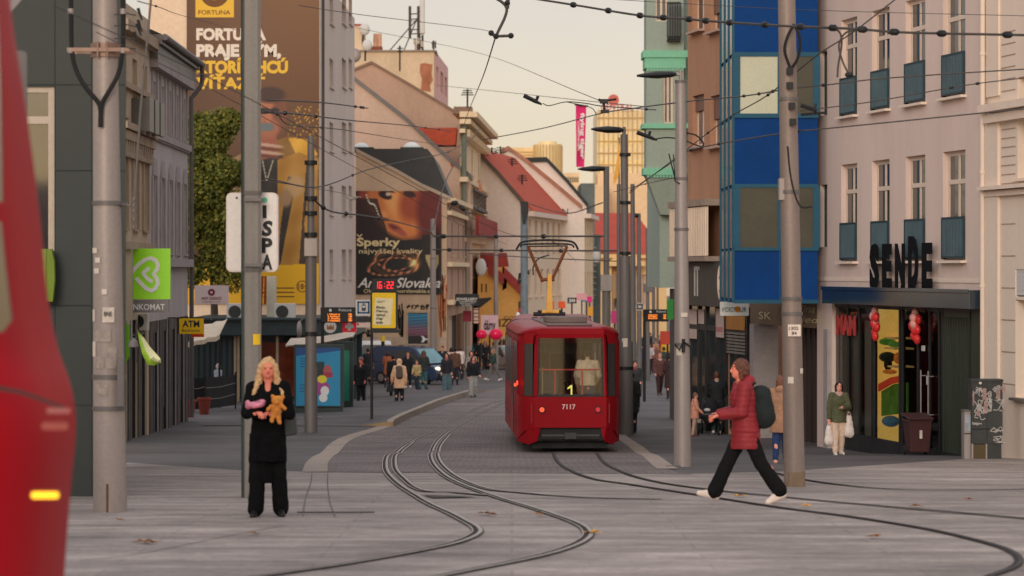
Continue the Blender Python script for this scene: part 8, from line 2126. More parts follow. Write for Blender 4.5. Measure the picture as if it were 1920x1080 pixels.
def person(label,X,Y,H,face,top=(40,42,46),hem=.50,bottom=(36,38,44),hair=(60,42,32),hstyle='short',legs=((4,4),(-4,6)),arms=((6,8,15,10),(6,8,15,10)),
   shoes=(30,28,28),lean=3,res=.022,flare=1.0,bulk=1.0,skin=None,hood=None,yaw=0.0,skirt=False,quilt=False,legw=1.0,top_mat=None,dz=0.0,bottom_mat=None,group=None,hip_drop=0.0,scarf=None,hlen=1.0,spread=0.0,tail=False,female=True,fatten=.0,shoe_mat=None,hpitch=0.0):
 """face: 0 looks at the camera, 90 looks to the picture's right, 180 away, -90 left"""
 base = Vector((X, Y, gz(Y) + dz)); root = thing('person', label, 'person', base, math.radians(face), group); skin = skin or SKIN
 rad = math.radians
 # skeleton; facing -y
 hipw, shw = .052 * H, (.102 if female else .112) * H
 LT, LS, FH = .245 * H, .245 * H, .042 * H
 leg = []; low = 9
 for sd, (th, kn) in zip((-1, 1), legs):
  a,b = rad(th),rad(th - kn); hp = np.array([sd*hipw,0,0.]); kn_ = hp + LT*np.array([sd*(.008 + spread),-math.sin(a),-math.cos(a)]); an = kn_ + LS*np.array([sd*(.01 + spread),-math.sin(b),-math.cos(b)])
  pit = b * .75 if b < -.25 else (b * .5 if b > .25 else 0)
  fd = np.array([sd * .12, -math.cos(pit), math.sin(pit)]); fd /= np.linalg.norm(fd)
  heel = an + np.array([0, .018 * H, -.022 * H]); toe = an + fd * .105 * H + np.array([0, 0, -.024 * H])
  low = min(low, heel[2] - .017 * H, toe[2] - .015 * H); leg.append([hp, kn_, an, heel, toe])
 hz_ = -low
 for L_ in leg:
  for i in range(5): L_[i] = L_[i] + np.array([0, 0, hz_])
 pel = np.array([0, 0, hz_]); la = rad(lean); up = np.array([0, -math.sin(la), math.cos(la)])
 wa = pel + up*.105*H; ch = pel + up*.225*H; sh = pel + up*.315*H; nk = pel + up*.34*H; hd = nk + np.array([0,-.012*H - math.sin(la)*.06*H,.088*H])
 arm = []
 for sd, (sw, ab, el_, inw) in zip((-1, 1), arms):
  s_ = sh + np.array([sd*shw,.004*H,-.012*H]); a = rad(sw); d1 = np.array([sd*math.sin(rad(ab)),-math.sin(a)*math.cos(rad(ab)),-math.cos(a)*math.cos(rad(ab))])
  eb = s_ + d1*.172*H; a2 = a + rad(el_); d2 = np.array([sd*math.sin(rad(ab))*.5,-math.sin(a2),-math.cos(a2)]); d2 = rotz(d2,-sd*-rad(inw)*-1); d2 /= np.linalg.norm(d2)
  wr = eb + d2 * .145 * H; arm.append([s_, eb, wr, d2])
 pts = np.array([hd + [0,0,.1*H],hd + [.1*H,.12*H,0],hd - [.1*H,.12*H,0]] + [p for L_ in leg for p in L_] + [q for A in arm for q in (A[0],A[1],A[2],A[2] + A[3]*.11*H)] + [wa + [.13*H,.1*H,0],wa - [.13*H,.1*H,0]])
 lo, hi = pts.min(0) - .075 * H, pts.max(0) + .075 * H
 # ---- body, one continuous surface
 f = Fld(lo, hi, res); k = .016 * H; u = H
 for hp, kn_, an, heel, toe in leg:
  f.rc(hp,kn_,.05*u,.032*u,k); f.rc(kn_,an,.031*u,.019*u,k); f.el(kn_*.62 + an*.38 + [0,.012*u,0],(.03*u,.032*u,.06*u),k); f.rc(heel,toe,.018*u,.014*u,k)
 f.el(pel + [0,.005*u,.02*u],(.092*u,.066*u,.07*u),k); f.rc(pel,ch,.07*u,.07*u,k); f.el(ch,(.092*u,.064*u,.10*u),k)
 f.rc(arm[0][0], arm[1][0], .032 * u, .032 * u, k); f.rc(sh, hd - [0, 0, .02 * u], .033 * u, .028 * u, k * .8)
 for s_, eb, wr, d2 in arm:
  f.rc(s_, eb, .029 * u, .022 * u, k); f.rc(eb, wr, .023 * u, .014 * u, k * .7)
 yw = rad(yaw)
 def hp_(x_, y_, z):                        # head-local -> body
  y2,z2 = y_*math.cos(hpitch) - z*math.sin(hpitch),y_*math.sin(hpitch) + z*math.cos(hpitch); v = rotz(np.array([x_,y2,z2])*u,yw); return hd + v
 f.el(hp_(0,.008,.012),(.044*u,.054*u,.056*u),.012*u,yw); f.el(hp_(0,-.016,-.028),(.034*u,.034*u,.036*u),.014*u,yw); f.el(hp_(0,-.034,-.048),(.014*u,.012*u,.012*u),.012*u,yw)
 f.rc(hp_(0,-.047,.006),hp_(0,-.058,-.014),.005*u,.0085*u,.006*u); f.el(hp_(0,-.044,.014),(.026*u,.01*u,.006*u),.008*u,yw)
 f.el(hp_(0, -.047, -.030), (.014 * u, .007 * u, .006 * u), .006 * u, yw)
 for sd in (-1, 1):
  f.el(hp_(sd * .045, .008, -.006), (.006 * u, .012 * u, .018 * u), .006 * u, yw)
  f.cut(hp_(sd*.018,-.058,.004) - .012*u,hp_(sd*.018,-.058,.004) + .012*u,Fld.efn(hp_(sd*.018,-.057,.004),(.011*u,.011*u,.008*u)))
  f.el(hp_(sd * .018, -.043, .004), (.0085 * u, .0085 * u, .0075 * u), .002 * u)
 if res > .012:
  for s_, eb, wr, d2 in arm:
   f.el(wr + d2 * .028 * u, (.019 * u, .016 * u, .026 * u), .008 * u)
   side = np.cross(d2, [0, 0, 1.0]); side = side / max(np.linalg.norm(side), 1e-3)
   for q in (-1.2,-.4,.4,1.2): f.rc(wr + d2*.04*u + side*q*.009*u,wr + d2*(.095 - .006*abs(q))*u + side*q*.011*u + np.array([0,-.006*u,0]),.007*u,.006*u,.004*u)
   f.rc(wr + d2 * .015 * u + side * .014 * u, wr + d2 * .055 * u + side * .03 * u, .008 * u, .006 * u, .005 * u)
 V, Q = f.mesh(); hands = []
 if res <= .012:                            # separate fine grid for each hand, fused into the same body mesh
  for ai, (s_, eb, wr, d2) in enumerate(arm):
   side = np.cross(d2, [0, 0, 1.0]); side = side / np.linalg.norm(side); nrm = np.cross(side, d2); sgn = -1 if ai == 0 else 1
   g = Fld(wr - .13 * u, wr + .13 * u, .0032)
   g.rc(wr - d2*.03*u,wr + d2*.005*u,.0155*u,.0145*u,.006); g.rc(wr,wr + d2*.045*u + side*.008*u,.013*u,.011*u,.008); g.rc(wr,wr + d2*.045*u - side*.008*u,.013*u,.011*u,.008)
   for fi, (q, ln, cu) in enumerate(((-1.5, .036, .75), (-.5, .044, .6), (.5, .041, .7), (1.5, .032, .85))):
    r0 = wr + d2*.05*u + side*q*.0095*u; a1 = cu*.8; p1 = r0 + (d2*math.cos(a1) - nrm*math.sin(a1))*ln*.55*u; a2 = cu*1.9; p2 = p1 + (d2*math.cos(a2) - nrm*math.sin(a2))*ln*.5*u
    g.rc(r0, p1, .0058 * u, .0052 * u, .002); g.rc(p1, p2, .0052 * u, .0042 * u, .0015)
   t0 = wr + d2*.014*u + side*sgn*-.014*u; t1 = t0 + (d2*.6 + side*sgn*-.8)*.028*u; t2 = t1 + (d2*.9 - nrm*.4)*.024*u
   g.rc(t0, t1, .0075 * u, .0065 * u, .004); g.rc(t1, t2, .0062 * u, .005 * u, .002)
   v2, q2_ = g.mesh(); Q = np.concatenate([Q, q2_ + len(V)]); V = np.concatenate([V, v2])
 # paint: lips, eyes
 fc = V[Q].mean(1); mi = np.zeros(len(Q),int); inv = (fc - hd)/u; ca,sa = math.cos(-yw),math.sin(-yw); hx_,hy_,hz2 = inv[:,0]*ca - inv[:,1]*sa,inv[:,0]*sa + inv[:,1]*ca,inv[:,2]
 mi[(hy_ < -.04) & (np.abs(hx_) < .014) & (np.abs(hz2 + .030) < .0062)] = 1
 ey = (np.minimum(np.hypot((hx_ - .018), (hz2 - .004)), np.hypot((hx_ + .018), (hz2 - .004))) < .0052) & (hy_ < -.03); mi[ey] = 2
 br = (np.abs(np.abs(hx_) - .019) < .012) & (np.abs(hz2 - .0175) < .0035) & (hy_ < -.035); mi[br] = 3
 HM = mat('hair %d %d %d' % tuple(hair), C(*hair, 1.25), .55, var=.35, scale=26, bump=.4)
 nobj('body', V, Q, [skin, LIP, EYE, HM], root, mi)
 # ---- trousers
 bm = bottom_mat or fab(*bottom)
 f = Fld(lo, hi, res); g = .012 * u * legw
 for hp, kn_, an, heel, toe in leg:
  f.rc(hp,kn_,.05*u + g,.034*u + g*legw,k); e_ = an + (kn_ - an)*.06; f.rc(kn_,e_,.034*u + g*legw,(.022*u + g)*flare,k*.6)
 f.el(pel + [0, .006 * u, .02 * u], (.096 * u + g * .5, .07 * u + g * .5, .075 * u), k)
 if skirt: f.col(pel + [0, 0, -.2 * u], pel + [0, 0, .05 * u], (.13 * u, .1 * u), (.095 * u, .07 * u))
 f.wob(.004 if res < .012 else .006, 26, H * 7)
 V, Q = f.mesh(); nobj('trousers' if not skirt else 'skirt', V, Q, bm, root)
 # ---- jacket
 tm = top_mat or fab(*top); f = Fld(lo, hi, res); b = .016 * u * bulk; hemz = hem * H
 f.el(ch + [0,0,.005*u],(.096*u + b,.068*u + b + fatten*u,.102*u),k); f.rc(arm[0][0] + [.01*u,0,0],arm[1][0] - [.01*u,0,0],.034*u + b*.6,.034*u + b*.6,k)
 wv = wa.copy(); hx0 = np.array([0, 0.003 * u, hemz]); hip_ = pel + [0, 0, .0]
 if hemz < pel[2] - .02 * u:
  f.col(hip_,wv,(.1*u + b,.076*u + b),(.088*u + b,.066*u + b)); f.col(hx0,hip_,((.104*u + b)*1.04,(.08*u + b)*1.08),(.1*u + b,.076*u + b))
 else: f.col(np.array([0, 0, max(hemz, pel[2] - .03 * u)]), wv, (.098 * u + b, .074 * u + b), (.088 * u + b, .066 * u + b))
 f.col(wv, ch, (.088 * u + b, .066 * u + b + fatten * u), (.095 * u + b, .066 * u + b), k)
 for s_,eb,wr,d2 in arm: f.rc(s_,eb,.033*u + b*.7,.027*u + b*.7,k); f.rc(eb,wr - d2*.008*u,.027*u + b*.7,.019*u + b*.6,k*.8)
 f.rc(sh, nk + [0, .004 * u, 0], .042 * u + b * .3, .036 * u, k * .8)
 if hood: f.el(nk + np.array([0,.055*u,.0*u]),(.062*u,.04*u,.045*u),.02*u); f.el(nk + [0,.035*u,.012*u],(.055*u,.045*u,.035*u),.02*u)
 if hood == 'up': f.el(hp_(0, .02, .012), (.062 * u, .066 * u, .072 * u), .02 * u, yw)
 if quilt:
  Z = f.ax[2][None, None, :]; f.d = f.d + (.0055 * np.abs(np.sin(Z * math.pi / .062)) ** .6 * -1 + .003).astype(np.float32)
 f.wob(.004 if res < .012 else .005, 22, H * 3)
 if hood == 'up': f.cut(hp_(0, -.06, -.0) - .1 * u, hp_(0, -.06, 0) + .1 * u, Fld.efn(hp_(0, -.058, -.002), (.042 * u, .052 * u, .058 * u), yw))
 if not scarf and hood != 'up': f.cut(nk - .1 * u, nk + .1 * u, Fld.efn(nk + [0, -.05 * u, -.012 * u], (.024 * u, .034 * u, .05 * u)))
 if tail: f.col(pel + np.array([-.035*u,.012*u,-.31*u]),pel + np.array([-.02*u,.005*u,0]),(.095*u,.065*u),(.092*u,.075*u))
 V, Q = f.mesh(); nobj('jacket', V, Q, tm, root)
 if scarf:
  f = Fld(nk - .1*u,nk + .1*u,res); f.rc(nk + [-.02*u,-.02*u,-.005*u],nk + [.02*u,-.02*u,-.005*u],.034*u,.034*u); f.rc(nk + [0,.02*u,0],nk + [0,-.03*u,-.03*u],.036*u,.03*u); V,Q = f.mesh(); nobj('scarf',V,Q,fab(*scarf),root)
 # ---- shoes
 sm = shoe_mat or mat('shoe %d %d %d' % tuple(shoes), C(*shoes, 1.8), .5, var=.15)
 for hp, kn_, an, heel, toe in leg:
  f = Fld(np.minimum(heel,toe) - .05*u,np.maximum(heel,an) + np.maximum(toe - heel,0)*.5 + .06*u + np.maximum(toe - an,0),min(res,.015)); dn = np.array([0,0,-.002*u])
  f.rc(heel + dn,toe + dn,.024*u,.018*u,.01); f.rc(an + [0,0,-.01*u],heel,.026*u,.024*u,.01); f.rc(an*.5 + toe*.5 + [0,0,.002*u],toe,.022*u,.018*u,.01)
  V, Q = f.mesh(); nobj('shoe', V, Q, sm, root)
 # ---- hair
 if hstyle not in ('bald', None):
  f = Fld(hd - np.array([.14, .16, .36]) * u, hd + np.array([.14, .16, .12]) * u, min(res, .014) if res > .012 else .007)
  f.el(hp_(0, .014, .016), (.050 * u, .058 * u, .060 * u), .01 * u, yw)
  if hstyle == 'long':
   for sd in (-1, 0, 1):
    f.rc(hp_(sd*.032,.03,.0),hp_(sd*.05,.05,-.10),.034*u,.036*u,.02*u); f.rc(hp_(sd*.05,.05,-.10),hp_(sd*.06,.045,-.19*hlen),.036*u,.02*u,.02*u)
   for sd in (-1,1): f.rc(hp_(sd*.046,-.005,.02),hp_(sd*.056,.004,-.09),.015*u,.020*u,.015*u); f.rc(hp_(sd*.060,.002,-.09),hp_(sd*(.074 + .018*hlen),-.034,-.16*hlen),.021*u,.012*u,.015*u)
  elif hstyle == 'bob':
   f.el(hp_(0, .026, -.012), (.053 * u, .050 * u, .058 * u), .02 * u, yw);
   for sd in (-1, 1): f.rc(hp_(sd * .046, -.002, .02), hp_(sd * .048, .008, -.06), .012 * u, .014 * u, .012 * u)
  elif hstyle == 'bun': f.el(hp_(0, .06, .045), (.026 * u, .026 * u, .024 * u), .01 * u)
  elif hstyle == 'tail': f.rc(hp_(0, .06, .02), hp_(0, .085, -.08), .02 * u, .016 * u, .012 * u)
  elif hstyle == 'hat': f.el(hp_(0, .006, .036), (.054 * u, .062 * u, .05 * u), .01 * u, yw)
  f.wob(.007 if res < .012 else .006, 52 if res < .012 else 45, 2)
  cz = -.012 if hstyle != 'hat' else -.03
  f.cut(hp_(0, -.09, cz) - .12 * u, hp_(0, -.09, cz) + .12 * u, Fld.efn(hp_(0, -.075, cz), (.043 * u, .075 * u, .056 * u), yw))
  V, Q = f.mesh(); nobj('hair' if hstyle != 'hat' else 'hat', V, Q, HM, root)
 R_ = Matrix.Rotation(math.radians(face), 3, 'Z')
 return dict(root=root, w=lambda p: base + R_ @ Vector(p), arm=arm, hd=hd, sh=sh, pel=pel, ch=ch, nk=nk, up=up, H=H, base=base, R=R_)
def at_px(px, py): p = gp(px, py); return p.x, p.y
def blob(name, label, cat, o, items, m, res=.012, wob=.004, freq=30, parts=()):
 """a thing made of blended lumps in world space around o; items: ('rc', a, b, ra, rb) / ('el', c, r)"""
 P = []
 for it in items: P += [np.array(it[1])] + ([np.array(it[2])] if it[0] == 'rc' else [])
 P = np.array(P); R_ = max([max(np.ravel(it[3] if it[0] == 'rc' else it[2])) for it in items]) + .04
 f = Fld(P.min(0) - R_, P.max(0) + R_, res)
 for it in items:
  if it[0] == 'rc': f.rc(*it[1:5], .015)
  else: f.el(it[1], it[2], .015)
 if wob: f.wob(wob, freq)
 V, Q = f.mesh(); b = nobj(name, V - np.array(o), Q, m, None); b.location = o; tag(b, label, cat); return b
BLK = (22, 22, 24)
# ---- woman in black, front left
x_, y_ = at_px(503, 969)
BLKM = mat('black wool', (.0075, .0075, .008), .95, var=.3, scale=14, bump=.3, spec=.08)
P = person('long haired blonde woman in black coat and trousers holding a pink parcel and toy bear',x_,y_,1.715,2,hem=.36,spread=.05,tail=True,hair=(194,156,112),hstyle='long',hlen=1.02,legs=((3,3),(-1,3)),arms=((20,10,72,34),(14,12,78,52)),res=.010,shoes=(24,22,22),top_mat=BLKM,bottom_mat=mat('black trousers',(.0085,.0085,.009),.95,var=.25,scale=10,bump=.2,spec=.08),flare=1.5,legw=1.1,bulk=.85,skin=SKIN2,yaw=4,lean=2)
wl, wr_ = P['w'](P['arm'][0][2]), P['w'](P['arm'][1][2])
s_ = P['base'].y / F
def wp(px, py, dy): q = pt(px, py, y_ + dy); return np.array(q)
blob('gift_parcel','pink and white wrapped parcel in the blonde woman\'s hand','parcel',tuple(wp(478,758,-.36)),[('rc',wp(466,761,-.36),wp(490,757,-.36),.036,.04),('el',wp(492,754,-.36),(.035,.035,.035)),('el',wp(464,757,-.36),(.03,.03,.04))],mat('pink and white wrap',C(214,120,140,1.7),.4,var=.75,scale=14),.007,.004,60)
blob('toy_bear','orange brown plush bear held against the blonde woman\'s chest','toy',tuple(wp(516,765,-.34)),[('el',wp(520,751,-.34),(.065,.05,.055)),('el',wp(511,743,-.34),(.022,.02,.022)),('el',wp(531,744,-.34),(.022,.02,.022)),('el',wp(518,770,-.33),(.06,.05,.075)),('rc',wp(512,778,-.34),wp(510,789,-.36),.028,.024),('rc',wp(522,780,-.34),wp(524,792,-.36),.028,.024),('rc',wp(508,762,-.36),wp(502,768,-.38),.024,.02),('rc',wp(528,760,-.36),wp(534,766,-.36),.024,.02),('el',wp(519,755,-.385),(.024,.02,.02))],mat('orange plush',C(180,116,52,1.8),.95,var=.25,scale=24,bump=.8),.008,.004,70)
t = thing('shoulder_bag', 'dark grey leather bag hanging at the blonde woman\'s hip', 'bag', tuple(wp(545, 815, -.02)))
def bl(px, py, dy): return Vector(wp(px, py, dy)) - Vector(t.location)
mb = MB(); q = [bl(530, 765, -.06), bl(551, 764, -.06), bl(557, 815, -.06), bl(534, 819, -.06)]; q2_ = [v + Vector((0, .14, 0)) for v in q]
mb.add(q + q2_,[(0,1,2,3),(7,6,5,4),(0,4,5,1),(1,5,6,2),(2,6,7,3),(3,7,4,0)]); mb.build('bag_body',mat('grey black leather',C(44,48,48,1.7),.4,var=.2),t,bevel=.02)
MB().tube([tuple(v) for v in spline([tuple(bl(*p)) for p in ((537,766,-.02),(534,745,-.03),(528,725,-.02),(522,716,.03))],4)],.011).build('strap',BLACK,t)
# ---- woman in the red quilted coat, walking left
x_, y_ = at_px(1398, 944)
REDQ = mat('burgundy quilted coat', C(128, 36, 42, 1.3), .55, var=.16, scale=8, bump=.15)
P = person('woman in a burgundy quilted coat striding across the plaza with a phone',x_,y_,1.735,-84,hem=.385,hair=(96,60,46),hstyle='bob',legs=((27,2),(-23,12)),arms=((8,4,74,22),(10,4,70,20)),res=.010,shoes=(206,190,178),top_mat=REDQ,bottom_mat=mat('black jeans',(.011,.011,.0115),.9,var=.2,bump=.2,spec=.1),hood=True,quilt=True,flare=1.5,legw=1.1,skin=SKIN2,lean=5,bulk=1.3)
hm = (P['w'](P['arm'][0][2] + P['arm'][0][3] * .09) + P['w'](P['arm'][1][2] + P['arm'][1][3] * .09)) / 2
t = thing('phone','small dark phone in the striding woman\'s hands','phone',hm + Vector((-.03,-.05,.02))); MB().box(-.075,.075,-.035,.035,-.005,.005).build('phone_body',BLACK,t,bevel=.004); MB().box(-.068,.068,-.03,.03,.0052,.0058).build('screen',mat('phone screen',C(80,100,120,1.5),.15),t)
Bk = P['w'](P['ch'] + np.array([0,.20,-.09])); t = thing('backpack','dark green black backpack on the striding woman\'s back','backpack',Bk,math.radians(-84))
f = Fld((-.24,-.22,-.36),(.24,.22,.36),.014); f.rc((0,.02,.12),(0,.05,-.14),.13,.15,.04); f.el((0,.1,-.1),(.11,.07,.13),.04); f.wob(.006,22); V,Q = f.mesh(); nobj('pack',V,Q,fab(28,34,34),t)
for sg in (-1,1): MB().tube([(sg*.1,-.05,-.2),(sg*.13,-.16,-.1),(sg*.14,-.3,.08),(sg*.12,-.24,.24),(sg*.08,-.06,.28)],.018).build('strap',BLACK,t)
